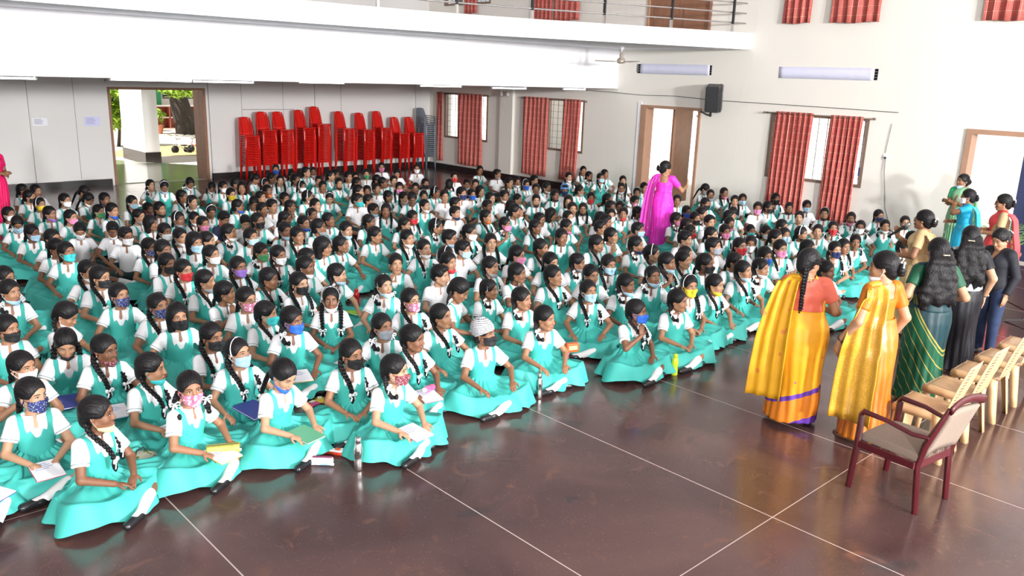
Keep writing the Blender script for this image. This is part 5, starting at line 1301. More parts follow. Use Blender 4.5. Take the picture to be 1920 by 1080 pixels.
9.29,14.38,-0.07,0.94,6,l,-,p,,3,schoolgirl with no mask and tied-back hair; facing us; in front of the green-masked boy
11.40,13.22,-0.53,0.93,0,l,-,s,,5,schoolgirl with no mask and short bob; turned half right
3.75,17.58,0.41,0.94,7,l,-,p,,6,schoolgirl with no mask and tied-back hair; left of the violet-masked girl
12.99,12.24,-0.77,0.98,5,l,N,c,,3,schoolboy with navy mask and blue cap
13.42,12.27,-0.17,0.94,2,l,e,p,,0,schoolgirl with grey mask below chin and tied-back hair; right of the slim red curtain
9.69,14.57,-0.65,0.92,7,l,-,y,,4,schoolboy with no mask and short hair; turned half right; in front of the green-masked boy
12.60,12.73,-0.82,0.96,5,l,-,y,,1,schoolboy with no mask and short hair; facing us; in front of the middle window
16.20,10.95,0.15,0.96,4,l,W,p,,2,schoolgirl with white mask; tied-back hair and bowed head
10.00,14.19,-0.48,0.99,1,l,P,b,,4,schoolgirl with pink mask and ribboned braids; facing us
10.47,14.24,-0.72,0.93,5,l,-,p,,4,schoolgirl with no mask and tied-back hair; second nearest left of the leftmost window
14.46,11.90,-0.49,0.96,6,l,w,b,g,0,schoolgirl with white mask below chin; ribboned braids and glasses
7.25,15.78,-0.06,1.00,6,l,-,s,,4,schoolgirl with no mask and short bob; facing us; left of the bright blue-masked boy
13.05,12.88,-0.55,0.96,2,l,w,p,,4,schoolgirl with white mask below chin and tied-back hair; right of the middle window
15.12,11.73,-0.98,0.96,2,l,-,p,,0,schoolgirl with no mask and tied-back hair; behind the floral-masked boy
6.99,16.65,-0.14,0.90,4,l,w,b,,3,schoolgirl with white mask below chin and bowed head; right of the courtyard doorway
7.04,16.15,-0.27,0.97,0,l,W,p,,4,schoolgirl with white mask and tied-back hair; right of the courtyard doorway
8.79,15.31,0.16,0.96,6,l,-,p,,6,schoolgirl with no mask and tied-back hair; facing us; second nearest right of the courtyard doorway
8.51,15.65,-0.30,0.95,2,l,W,h,,6,schoolgirl with white mask and white hairband
5.99,17.19,-0.40,0.93,7,l,-,b,,5,schoolgirl with no mask and ribboned braids; left of the courtyard doorway
6.12,16.84,-0.28,0.99,4,l,s,h,,6,schoolgirl with light blue mask below chin; white hairband and bowed head
11.31,14.20,1.87,0.96,0,l,-,b,,3,schoolgirl with no mask and ribboned braids; seen from behind
11.88,14.24,-0.58,0.92,1,l,w,p,,2,schoolgirl with white mask below chin and tied-back hair; in front of the leftmost window
11.77,13.80,-0.67,1.00,1,l,-,h,,4,schoolgirl with no mask and white hairband; closest right of the leftmost window
12.85,13.37,-0.12,0.97,1,l,U,h,,0,schoolgirl with bright blue mask and white hairband
7.97,16.20,-0.31,0.96,0,l,-,h,,6,schoolgirl with no mask and white hairband; turned half right
9.31,15.53,0.19,0.97,6,l,k,p,,2,schoolgirl with black mask below chin and tied-back hair; facing us; left of the turquoise-masked boy
10.99,14.67,0.09,0.96,6,l,K,p,,1,schoolgirl with black mask and tied-back hair; facing us
7.49,16.66,0.17,0.96,2,l,-,y,,4,schoolboy with no mask and short hair; left of the bright blue-masked boy
6.75,17.18,-0.10,0.96,4,l,w,b,,6,schoolgirl with white mask below chin and bowed head; just inside the courtyard doorway
9.77,15.52,0.09,0.95,0,l,-,p,,1,schoolgirl with no mask and tied-back hair; in profile; closest left of the green-masked boy
10.21,15.18,0.10,0.97,0,l,-,p,,6,schoolgirl with no mask and tied-back hair; second nearest left of the grey chair stack
12.79,13.81,-0.61,0.97,0,l,-,b,,2,schoolgirl with no mask and ribboned braids; closest right of the grey-masked boy
13.20,13.98,-0.56,0.93,1,l,w,b,,6,schoolgirl with white mask below chin and ribboned braids; facing us; left of the middle window
9.19,16.06,-0.57,0.96,1,l,-,p,,4,schoolgirl with no mask and tied-back hair; facing us; behind the violet-masked girl
10.66,15.35,-0.43,0.96,5,l,-,p,,5,schoolgirl with no mask and tied-back hair; facing us; closest right of the green-masked boy
15.57,12.76,-0.73,0.96,1,l,-,b,,5,schoolgirl with no mask and ribboned braids; behind the floral-masked boy
8.53,16.65,0.04,0.95,6,l,-,b,,5,schoolgirl with no mask and ribboned braids; facing us; in front of the bright blue-masked boy
13.65,13.89,-0.52,0.96,0,l,-,y,,2,schoolboy with no mask and short hair; closest left of the middle window
8.69,16.19,-0.31,1.02,7,l,-,p,,3,schoolgirl with no mask and tied-back hair; sixth nearest right of the courtyard doorway
10.47,15.77,-0.07,0.94,0,l,-,p,,1,schoolgirl with no mask and tied-back hair; closest right of the green-masked boy
8.29,17.50,0.73,0.90,4,l,-,p,,4,schoolgirl with no mask; tied-back hair and bowed head; closest left of the bright blue-masked boy
8.55,17.08,0.07,0.95,0,l,-,p,,4,schoolgirl with no mask and tied-back hair; closest in front of the bright blue-masked boy
15.47,13.38,-0.84,0.96,7,l,S,b,,4,schoolgirl with light blue mask and ribboned braids; right of the slim red curtain
10.03,16.24,-0.47,1.00,0,l,-,p,,0,schoolgirl with no mask and tied-back hair; turned half right; behind the turquoise-masked boy
10.38,16.49,-0.39,0.92,1,l,-,p,,0,schoolgirl with no mask and tied-back hair; facing us; behind the turquoise-masked boy
12.34,15.26,-0.48,0.96,1,l,R,y,,5,schoolboy with red mask and short hair
14.88,13.97,-0.07,0.96,6,l,w,b,,5,schoolgirl with white mask below chin and ribboned braids; behind the slim red curtain
9.83,16.70,-0.03,0.97,7,l,-,p,,5,schoolgirl with no mask and tied-back hair; in profile; fifth nearest right of the courtyard doorway
15.55,13.85,-0.62,0.95,0,l,k,b,,4,schoolgirl with black mask below chin and ribboned braids; turned half right
9.20,17.33,-0.35,0.96,2,l,-,p,,3,schoolgirl with no mask and tied-back hair; fifth nearest right of the courtyard doorway
10.16,17.08,-0.12,0.95,2,l,-,p,,4,schoolgirl with no mask and tied-back hair; in profile below the sixth chair stack
10.80,16.68,-0.44,0.96,1,l,G,y,,2,schoolboy with green mask and short hair
13.64,15.22,-0.24,0.96,0,l,e,y,,1,schoolboy with grey mask below chin and short hair
16.21,13.89,-0.66,0.96,7,l,-,p,,1,schoolgirl with no mask and tied-back hair; turned half right; closest left of the floral-masked boy
9.64,17.47,-0.11,0.99,7,l,-,p,,5,schoolgirl with no mask and tied-back hair; in profile; closest right of the bright blue-masked boy
11.70,16.71,-0.55,0.96,4,l,-,y,,2,schoolboy with no mask; short hair and bowed head; right of the green-masked boy
10.00,17.76,-0.37,0.93,1,l,w,p,,1,schoolgirl with white mask below chin and tied-back hair; left of the turquoise-masked boy
13.77,16.05,-0.03,0.96,6,l,-,p,,1,schoolgirl with no mask and tied-back hair; closest right of the leftmost window
16.28,14.76,-0.16,0.96,6,l,-,b,,0,schoolgirl with no mask and ribboned braids; closest right of the slim red curtain
9.38,18.44,-0.43,0.96,5,l,U,y,,0,schoolboy with bright blue mask and short hair
12.58,17.07,-0.59,0.96,1,l,W,y,,0,schoolboy with white mask and short hair
11.95,17.73,-0.53,0.96,1,l,P,y,,0,schoolboy with pink mask and short hair; right of the green-masked boy
"""
# ================================================================== the seated children
NAVYJ = mat('navy_cloth', (.015, .02, .06), .8)
CAPB = mat('blue_cap', (.12, .28, .60), .8, noise=.4, scale=40)
HP['cap_blue'] = HP['beanie'].copy(); HP['cap_blue'].materials.clear(); HP['cap_blue'].materials.append(CAPB)
rk = random.Random(11)
for line in KIDS.strip().split('\n'):
    x, y, rz, s, pose, q, mk, hr, fl, sk, lab = line.split(',')
    boy = hr in 'yc'
    r = child('schoolboy' if boy else 'schoolgirl', float(x), float(y), float(rz), float(s), int(pose), 'hi' if q == 'h' else 'lo', mk, 'y' if hr == 'c' else hr, fl, SKT[int(sk)], lab.replace(';', ','), 'schoolboys seated on the floor' if boy else 'schoolgirls seated on the floor')
    if hr == 'c': P = POSES[int(pose)]; link('cap', HP['cap_blue'], r, HMX(P))
    if 'n' in fl:
        for c in r.children:
            if c.name.startswith('shirt'):
                c.data = c.data.copy(); c.data.materials.clear(); c.data.materials.append(NAVYJ)
# ================================================================== standing ladies (local: facing -Y, own left = +X, 1.60 m tall at scale 1)
def lady_torso(V, g, off=0., k=.04):
    V.ell((0, .015, .93), (.160 * g, .130 * g, .13), k, off=off); V.ell((0, .0, 1.08), (.128 * g, .100 * g, .13), k, off=off)
    V.ell((0, -.012, 1.20), (.138 * g, .112 * g, .11), k, off=off); V.cone((-.125, .01, 1.305), (.125, .01, 1.305), .050, .050, k, off=off)
    V.cone((0, .012, 1.30), (0, .01, 1.345), .07, .05, k, off=off)
def lady(name, x, y, bang, turn, pitch, height, g, wr, hd, skin, hair, label, blouse, saree, pallu, sleeve=.62, mask=None, midx=None, mats=None, hang=None, wrap=False, glasses=False, hn=None, pole=None, jeans=False, watch=None, bare=True, nohang=False, necklace=True, hairc=MHAIR):
    a = math.atan2(-y, -x) + math.radians(bang) + math.pi / 2; s = height / 1.6
    r = empty(name, (x, y, 0), a, s); tag(r, label, 'person')
    hR = Rz(math.radians(turn)) @ Rx(math.radians(pitch)); hc = np.array((0, -.012 - .02 * (pitch > 10), 1.478)); HM = M4(hR, hc, HS)
    arms = {}
    for sd in (1, -1):
        S = np.array((sd * .150 * (.75 + .25 * g), .01, 1.300)); e, w = ik(S, wr[sd], .265, .245, (pole or {}).get(sd, (sd * .5, .8, -.3))); arms[sd] = (S, e, w)
    V = Vol((-.62, -.62, -.0), (.62, .45, 1.62), .0092)
    lady_torso(V, g); V.cone((0, .018, 1.31), hc + hR @ np.array((0, .02, -.05)), .050, .045, .03); head_prims(V, hc, hR)
    ag = .8 + .2 * g
    for sd in (1, -1):
        S, e, w = arms[sd]; V.cone(S, e, .050 * ag, .039 * ag, .02); V.cone(e, w, .040 * ag, .025, .015); hand_prims(V, w, hd[sd], (hn or {}).get(sd, (-sd, 0, -.2)), sd, 1.05, .45)
        V.cone((sd * .085, .02, .90), (sd * .085, .0, .48), .085, .055, .03); V.cone((sd * .085, .0, .48), (sd * .08, .02, .07), .052, .035, .02); V.cone((sd * .08, .04, .04), (sd * .095, -.14, .028), .032, .026, .015)
    v, f = V.surf(); o = link('body', mesh_np('lady_body', v, f, MSKIN), r); o.color = (*skin, 1)
    # blouse / jacket
    V = Vol((-.62, -.62, .60), (.62, .45, 1.42), .0092); lady_torso(V, g, .010 if not jeans else .024)
    for sd in (1, -1):
        S, e, w = arms[sd]
        if jeans: V.cone(S, e, .064, .056, .02); V.cone(e, e + (w - e) * .93, .056, .045, .01, clip=True)
        else: V.cone(S, S + (e - S) * sleeve, .060 * ag, .056 * ag, .02, clip=True)
    zlo = 1.04 if not jeans else .78
    def cutb(X, Y, Z):
        back = np.maximum(np.maximum(np.abs(X) - (.070 + .12 * np.maximum(Z - 1.24, 0)), 1.235 - Z), .01 - Y)
        fr = np.maximum(np.maximum(np.abs(X) - (.02 + .35 * np.maximum(Z - 1.24, 0)), 1.24 - Z), Y - .03)
        nk = np.maximum(np.sqrt(X ** 2 + (Y - .012) ** 2) - .068, 1.30 - Z)
        return np.maximum(-np.minimum(np.minimum(back if (bare and not jeans) else 1 + 0 * back, fr), nk), zlo - Z)
    V.clip(cutb); v, f = V.surf(); link('jacket' if jeans else 'blouse', mesh_np('blouse', v, f, blouse), r)
    if jeans:
        V = Vol((-.3, -.3, .05), (.3, .3, 1.0), .008); V.ell((0, .015, .90), (.165, .135, .12), .03)
        for sd in (1, -1): V.cone((sd * .088, .02, .90), (sd * .088, .0, .48), .098, .07, .03); V.cone((sd * .088, .0, .48), (sd * .082, .02, .09), .068, .055, .02, clip=True)
        v, f = V.surf(); link('jeans', mesh_np('jeans', v, f, saree), r)
        for sd in (1, -1): MB().tube([(sd * .08, .07, .045), (sd * .085, -.02, .05), (sd * .095, -.17, .035)], [.035, .045, .035], 10).obj('shoe', MBLK, r)
    else:
        nt = 128; nr = 60; rows = []; TH = []; ZZ = []
        prof = [(1.075, .132, .104), (1.0, .152, .122), (.92, .176, .150), (.82, .185, .165), (.62, .178, .165), (.42, .176, .168), (.22, .185, .178), (.02, .198, .172)]
        for k in range(nr):
            z = 1.07 - (1.07 - .045) * k / (nr - 1)
            for (za, xa, ya), (zb, xb, yb) in zip(prof, prof[1:]):
                if zb <= z <= za: t = (za - z) / (za - zb); rx = xa + (xb - xa) * t; ry = ya + (yb - ya) * t; break
            gg = g if z > .6 else 1 + (g - 1) * (.55 + .45 * z / .6); row = []; lo_ = (1.07 - z) / 1.05
            for c in range(nt):
                th = 2 * math.pi * c / nt; tt = (th + math.pi) % (2 * math.pi) - math.pi
                d = .006 * math.sin(3 * th + 8 * z) + .009 * lo_ * math.sin(5 * th - 5 * z + 1) + .007 * math.sin(11 * z + 2 * math.sin(th)) * lo_ + .022 * lo_ * math.exp(-(tt / .55) ** 2) * math.sin(24 * th) + .007 * lo_ * math.sin(17 * th + 3 * z)
                row.append(((rx * gg + d) * math.sin(th), .012 - (ry * gg + d) * math.cos(th), z)); 
            rows.append(row)
        v, f = grid_np(rows); mi = None
        if midx: mi = np.array([midx(2 * math.pi * ((i % nt) + .5) / nt, 1.07 - 1.045 * ((i // nt) + .5) / (nr - 1)) for i in range(len(f))])
        o = link('saree', mesh_np('saree', v, f, mats or [saree], True, mi), r); o.modifiers.new('s', 'SOLIDIFY').thickness = .006
        # the draped end: across the chest, over the left shoulder
        V = Vol((-.34, -.34, .88), (.34, .30, 1.42), .0092); lady_torso(V, g, .020)
        def band(X, Y, Z):
            d = (-(Z - .98) * .62 + (X + .17 * g) * .78); fr = np.maximum(np.abs(d + .0) - .135, Y - .05)
            return np.maximum(fr if not wrap else np.minimum(fr, np.maximum(np.abs(Z - 1.09) - .16, -Y - .05) + 0 * X), .93 - Z)
        V.clip(band); V.clip(lambda X, Y, Z: -np.maximum(np.sqrt(X ** 2 + (Y - .012) ** 2) - .072, 1.29 - Z)); v, f = V.surf(); parts = [(v, f)]
        v2 = f2 = None
        H = hang or [((.115, -.03, 1.362), .075), ((.125, .06, 1.355), .08), ((.135, .125 * g, 1.25), .09), ((.150, .155 * g, 1.05), .10), ((.165, .195 * g, .85), .115), ((.17, .205 * g, .62), .125), ((.175, .215 * g, .40), .13)]
        P = [np.array(h[0]) for h in H]; rows = []
        for k in range(33):
            t = k / 32 * (len(H) - 1); i = min(int(t), len(H) - 2); u = t - i; u2 = u * u * (3 - 2 * u) if i > 2 else u
            c = P[i] + (P[i + 1] - P[i]) * u; hw = H[i][1] + (H[i + 1][1] - H[i][1]) * u; row = []
            sdv = np.array((.93, -.36, 0)) if len(H[i]) < 3 else np.array(H[i][2], float)
            nv = np.cross((0, 0, 1), sdv)
            for j in range(25):
                e = j / 24 * 2 - 1; q = c + sdv * hw * e - nv * (.012 * math.sin(e * 9 + k * .05) * min(1, k / 8) - .03 * e * e * (hw > .08)) * 1.0
                if k < 7: q = c + np.array((1, 0, -.45 * max(e, 0) - .0)) * hw * e * np.array((1, 1, 1)) if True else q
                row.append(tuple(q))
            rows.append(row)
        vv, ff = grid_np(rows, False)
        pm = mesh_np('pallu', *(join_np([(v, f), (vv, ff)]) if not nohang else (v, f)), pallu); o = link('saree_end', pm, r)
        o2 = o.modifiers.new('s', 'SOLIDIFY'); o2.thickness = .005
        for sd in (1, -1):
            MB().prism([(sd * .08 - .035, .085), (sd * .08 + .035, .085), (sd * .1 + .045, -.12), (sd * .1 + .02, -.18), (sd * .1 - .02, -.18), (sd * .1 - .04, -.12)], 0, .014).obj('sandal', mat('sandal', (.16, .08, .05), .6), r)
    # head
    link('hair', HP['hair_tied_hi'], r, HM)
    if hair == 'bun':
        b = MB(); 
        for k in range(5): a2 = k * 1.256; b.lathe([(0, -.03), (.026, -.02), (.034, 0), (.026, .02), (0, .03)], 10, c=(.024 * math.cos(a2), .120, -.015 + .024 * math.sin(a2)))
        b.lathe([(0, -.04), (.035, -.025), (.045, 0), (.035, .025), (0, .04)], 12, c=(0, .112, -.015)).obj('hair_bun', MHAIR, r).matrix_local = HM
        fl_ = MB()
        for k in range(7): fl_.lathe([(0, -.007), (.009, 0), (0, .007)], 7, c=(.05 * math.cos(k * .45), .14, .012 + .03 * math.sin(k * .45)))
        fl_.obj('hair_flowers', MRIB, r).matrix_local = HM
    elif hair == 'braid':
        mb = MB(); n = 15
        for i in range(n):
            z = -.04 - i * .027; y = .105 + .045 * min(1, i / 5); rr = .024 - .0006 * i
            for sd in (-1, 1): mb.tube([(sd * rr * .9, y, z + .012), (sd * rr * .4, y + .008 * sd, z), (-sd * rr * .3, y, z - .02)], [rr * .45, rr * .75, rr * .45], 6)
        mb.tube([(0, .15, -.45), (0, .15, -.49), (0, .145, -.53)], [.016, .018, .004], 7); mb.obj('braid', MHAIR, r).matrix_local = M4(Rz(math.radians(turn * .3)), hc)
    elif hair == 'loose':
        V = Vol((-.22, -.12, -.62), (.22, .26, .10), .009); rnd = random.Random(len(label))
        for k in range(26):
            xx = -.085 + .17 * (k % 13) / 12 + rnd.uniform(-.01, .01); y0 = .075 - .25 * xx * xx * 8 * .3; L = rnd.uniform(.40, .53)
            px_, py_, pz_ = xx * .8, y0, -.0
            for t in range(6):
                nx, ny, nz_ = xx * (1 + .16 * t) + .012 * math.sin(t * 2 + k), y0 + .045 + .008 * t + .012 * math.cos(t * 2.2 + k * 2), -.0 - L * (t + 1) / 6
                V.cone((px_, py_, pz_), (nx, ny, nz_), .026, .025 if t < 5 else .010, .03); px_, py_, pz_ = nx, ny, nz_
        v, f = V.surf(); link('long_hair', mesh_np('long_hair', v, f, MHAIR), r, M4(Rz(math.radians(turn * .4)), hc))
        MB().tube([(-.03, .128, -.02), (0, .137, -.02), (.03, .128, -.02)], .006, 6).lathe([(0, -.008), (.01, 0), (0, .008)], 8, c=(-.02, .138, -.02)).lathe([(0, -.008), (.01, 0), (0, .008)], 8, c=(.02, .138, -.02)).obj('hair_clasp', mat('clasp', (.75, .65, .45), .3, .6), r).matrix_local = HM
    for sd in (-1, 1): link('eye', HP[('eyes_down%d' if pitch > 15 else 'eyes%d') % sd], r, HM); link('eyebrow', HP['eyebrow%d' % sd], r, HM)
    if mask is None or mask.islower(): link('lips', HP['lips'], r, HM)
    if mask: o = link('face_mask', HP['mask_%s_plain' % ('chin' if mask.islower() else 'face')], r, HM); o.color = (*MASKC[mask.upper()], 1)
    if glasses: link('spectacles', HP['spectacles'], r, HM)
    for sd in (-1, 1): link('earring', HP['earring%d' % sd], r, HM)
    if necklace: MB().tube([(.072 * math.sin(t), .012 - .074 * math.cos(t) - .02 * (math.cos(t) > 0) * math.cos(t), 1.338 - .022 * math.cos(t)) for t in np.linspace(0, 2 * math.pi, 25)], .004, 5).obj('necklace', MGOLD, r)
    for sd in (1, -1):
        S, e, w = arms[sd]; u = (w - e) / np.linalg.norm(w - e); c = e + (w - e) * .90; p = np.cross(u, (0, 0, 1) if abs(u[2]) < .9 else (1, 0, 0)); p /= np.linalg.norm(p); b2 = np.cross(u, p)
        if jeans: continue
        MB().tube([tuple(c + (p * math.cos(t) + b2 * math.sin(t)) * .031) for t in np.linspace(0, 2 * math.pi, 19)], .0035 if watch != sd else .006, 5).obj('bangle' if watch != sd else 'watch_strap', MGOLD if watch != sd else MBLK, r)
        if watch == sd: MB().lathe([(0, -.006), (.015, -.006), (.015, .006), (0, .006)], 12, M=M4(np.stack([u, p, b2], 1), c + b2 * .034)).obj('watch_dial', MSTEEL, r)
    return r
MGOLD = mat('gold', (.75, .50, .16), .3, .9)
def silk(name, c, c2=None, scale=40, thr=.62, rough=.5, spec=.3):
    m = bpy.data.materials.new(name); nt, b = nodes_of(m); tc = nt.nodes.new('ShaderNodeTexCoord')
    v = nt.nodes.new('ShaderNodeTexVoronoi'); v.inputs['Scale'].default_value = scale; nt.links.new(tc.outputs['Object'], v.inputs['Vector'])
    nz = nt.nodes.new('ShaderNodeTexNoise'); nz.inputs['Scale'].default_value = 7; nt.links.new(tc.outputs['Object'], nz.inputs['Vector'])
    col = mixc(nt, nz.outputs['Fac'], tuple(x * .82 for x in c), tuple(min(1, x * 1.12) for x in c))
    if c2: col = mixc(nt, math_node(nt, 'LESS_THAN', v.outputs['Distance'], thr), col, c2)
    nt.links.new(col, b.inputs['Base Color']); b.inputs['Roughness'].default_value = rough;  b.inputs['Specular IOR Level'].default_value = spec
    w = nt.nodes.new('ShaderNodeTexWave'); w.inputs['Scale'].default_value = 3; w.inputs['Distortion'].default_value = 5; nt.links.new(tc.outputs['Object'], w.inputs['Vector'])
    bp = nt.nodes.new('ShaderNodeBump'); bp.inputs['Strength'].default_value = .35; bp.inputs['Distance'].default_value = .012; nt.links.new(w.outputs['Fac'], bp.inputs['Height']); nt.links.new(bp.outputs[0], b.inputs['Normal'])
    return m
def wrap_mat(name, a, ph, zones, base):
    """saree cloth whose woven bands follow k = z + a*sin(theta+ph); zones: list of (limit, colour) below which the colour holds"""
    m = bpy.data.materials.new(name); nt, b = nodes_of(m); tc = nt.nodes.new('ShaderNodeTexCoord'); sp = nt.nodes.new('ShaderNodeSeparateXYZ'); nt.links.new(tc.outputs['Object'], sp.inputs[0])
    th = math_node(nt, 'ARCTAN2', sp.outputs[0], math_node(nt, 'MULTIPLY', sp.outputs[1], -1))
    k = math_node(nt, 'ADD', sp.outputs[2], math_node(nt, 'MULTIPLY', math_node(nt, 'SINE', math_node(nt, 'ADD', th, ph)), a))
    nz = nt.nodes.new('ShaderNodeTexNoise'); nz.inputs['Scale'].default_value = 7; nt.links.new(tc.outputs['Object'], nz.inputs['Vector'])
    v = nt.nodes.new('ShaderNodeTexVoronoi'); v.inputs['Scale'].default_value = 9; nt.links.new(tc.outputs['Object'], v.inputs['Vector'])
    col = mixc(nt, nz.outputs['Fac'], tuple(x * .82 for x in base[0]), tuple(min(1, x * 1.12) for x in base[0]))
    if base[1]: col = mixc(nt, math_node(nt, 'LESS_THAN', v.outputs['Distance'], .12), col, base[1])
    for lim, c, per in zones:
        f = math_node(nt, 'LESS_THAN', k, lim)
        if per: f = math_node(nt, 'MULTIPLY', f, math_node(nt, 'LESS_THAN', math_node(nt, 'FRACT', math_node(nt, 'MULTIPLY', k, per)), .10))
        col = mixc(nt, f, col, c)
    nt.links.new(col, b.inputs['Base Color']); b.inputs['Roughness'].default_value = .5; b.inputs['Specular IOR Level'].default_value = .3
    w = nt.nodes.new('ShaderNodeTexWave'); w.inputs['Scale'].default_value = 3; w.inputs['Distortion'].default_value = 5; nt.links.new(tc.outputs['Object'], w.inputs['Vector'])
    bp = nt.nodes.new('ShaderNodeBump'); bp.inputs['Strength'].default_value = .35; bp.inputs['Distance'].default_value = .012; nt.links.new(w.outputs['Fac'], bp.inputs['Height']); nt.links.new(bp.outputs[0], b.inputs['Normal'])
    return m
HANGL = {1: (.175, .02, .84), -1: (-.175, .02, .84)}; DOWN = {1: (0, -.1, -1), -1: (0, -.1, -1)}
FRONTW = {1: (.06, -.24, 1.03), -1: (-.06, -.25, 1.05)}; FRD = {1: (-.7, -.6, 0), -1: (.7, -.6, .1)}
YEL = wrap_mat('yellow_silk', .09, .2, [(.307, (.11, .035, .30), 0), (.263, (.62, .18, .015), 0), (.04, (.11, .035, .30), 0)], ((.66, .29, .012), (.50, .10, .12)))
lady('person', 6.86, 3.42, 186, -46, 10, 1.63, 1.27, {1: (.12, -.26, 1.06), -1: (-.20, -.22, 1.02)}, {1: (-.6, -.7, .1), -1: (.5, -.8, .1)}, SKT[0], 'braid',
     'plump lady in yellow silk saree and coral blouse, back turned, long braid', silk('coral_blouse', (.60, .12, .075)), YEL, silk('yellow_pallu', (.66, .33, .014), (.58, .20, .04), 7, .16), glasses=True, bare=False,
    
     hang=[((.115, -.03, 1.362), .075), ((.135, .06, 1.355), .085), ((.175, .14, 1.25), .10), ((.215, .17, 1.05), .12), ((.245, .19, .82), .14), ((.26, .20, .55), .15), ((.27, .21, .27), .155)])
GOLDS = silk('orange_gold_silk', (.52, .15, .006), None, 40, .3, .35, .7)
lady('person', 6.98, 2.80, -128, 34, 4, 1.70, .98, {1: (.285, -.10, .86), -1: (-.20, -.02, .84)}, {1: (0, -.15, -1), -1: (0, -.2, -1)}, SKT[2], 'bun',
     'lady in orange gold saree with white mask below chin and a wristwatch', silk('orange_blouse', (.52, .15, .008)), GOLDS, silk('gold_brocade', (.66, .34, .025), (.80, .50, .08), 80, .3, .3, .8), mask='w', watch=1,
     hang=[((.105, -.03, 1.362), .075), ((.125, .05, 1.355), .085), ((.165, .09, 1.25), .09, (.75, -.65, 0)), ((.205, .08, 1.05), .12, (.5, -.86, 0)), ((.225, .075, .82), .15, (.35, -.93, 0)), ((.232, .07, .55), .165, (.3, -.95, 0)), ((.24, .07, .22), .17, (.3, -.95, 0))])
BEI = silk('beige_silk', (.66, .47, .24), (.40, .10, .08), 30, .14)
mic_lady = lady('person', 10.6, 3.86, -98, -8, -2, 1.60, 1.12, {1: (.16, -.26, 1.03), -1: (-.075, -.30, 1.235)}, {1: (-.1, -1, .1), -1: (.25, -.05, .95)}, SKT[1], 'bun',
     'lady in beige saree holding a microphone to her mouth', silk('beige_blouse', (.55, .38, .19), (.35, .1, .08), 30, .14), BEI, BEI, glasses=True, hn={-1: (.75, .1, 0)}, pole={-1: (-.6, .2, -.8)}, wrap=True)
TEA = silk('dark_teal_silk', (.003, .030, .038)); GRN = silk('green_silk', (.006, .075, .035))
TEW = wrap_mat('teal_green_wrap', .30, -2.6, [(.86, (.36, .26, .05), 0), (.84, (.006, .075, .035), 0), (.82, (.36, .26, .05), 7.5)], ((.003, .030, .038), None))
lady('person', 8.32, 2.86, -158, 10, 6, 1.66, 1.05, {1: (.17, -.10, 1.0), -1: (-.17, -.12, 1.02)}, {1: (-.2, -.9, -.2), -1: (.2, -.9, -.2)}, SKT[2], 'loose',
     'lady with long loose dark hair in a dark teal and green saree', GRN, TEW, TEA, wrap=True, nohang=True)
BLA = silk('black_silk', (.004, .004, .007)); SIL = silk('silver_net', (.32, .32, .35), (.62, .62, .66), 70, .2, .35, .8)
lady('person', 9.62, 3.0, -162, -14, 4, 1.63, 1.08, {1: (.17, -.08, 1.0), -1: (-.22, .02, .85)}, {1: (-.2, -.9, -.2), -1: (0, -.1, -1)}, SKT[5], 'loose',
     'lady with long curly hair in black with a silver shimmering drape', BLA, BLA, SIL, wrap=True, watch=-1, hang=[((.125, -.03, 1.362), .06), ((.150, .05, 1.345), .06), ((.190, .09, 1.22), .06, (.6, -.8, 0)), ((.205, .11, 1.05), .075, (.6, -.8, 0)), ((.215, .13, .88), .09, (.6, -.8, 0)), ((.22, .14, .72), .095, (.6, -.8, 0)), ((.225, .15, .58), .10, (.6, -.8, 0))])
lady('person', 10.45, 2.93, -38, 4, 26, 1.53, .98, {1: (.19, -.02, .82), -1: (-.19, -.02, .82)}, DOWN, SKT[2], 'bun',
     'girl in black jacket and blue jeans looking down', mat('black_jacket', (.004, .005, .011), .75, bump=.2, scale=20), mat('denim', (.012, .026, .075), .8, noise=.2, scale=30), None, jeans=True, necklace=False)
BLU = silk('sky_blue_silk', (.02, .42, .66), (.50, .42, .28), 4, .12)
lady('person', 14.0, 4.50, -82, -4, 2, 1.55, 1.0, {1: (.05, -.20, 1.36), -1: (-.10, -.22, 1.05)}, {1: (-.2, .1, 1), -1: (.6, -.6, .1)}, SKT[1], 'bun',
     'lady in sky blue saree holding a hand to her white mask', silk('blue_blouse', (.02, .42, .66)), BLU, BLU, mask='W', hn={1: (-.3, .9, 0)})
GRE = silk('soft_green_silk', (.22, .46, .26), (.62, .66, .58), 5, .22)
lady('person', 15.9, 5.25, -28, -20, 0, 1.60, 1.0, {1: (-.10, -.20, 1.12), -1: (.10, -.19, 1.10)}, {1: (-.95, .1, 0), -1: (.95, .1, 0)}, SKT[1], 'bun',
     'lady in pale green saree with folded arms by the right doorway', silk('green_blouse', (.02, .36, .14)), GRE, GRE, mask='s', hn={1: (0, 1, 0), -1: (0, 1, 0)}, pole={1: (1, -.1, -.9), -1: (-1, -.1, -.9)})
RED = silk('coral_red_silk', (.72, .06, .07), None)
lady('person', 13.4, 3.82, -84, 0, 4, 1.60, 1.12, FRONTW, FRD, SKT[4], 'bun',
     'lady in coral red saree with beige blouse at the right edge', silk('tan_blouse', (.50, .34, .18)), RED, RED, glasses=True)
MAG = silk('magenta_silk', (.80, .045, .55), (.88, .42, .70), 9, .09)
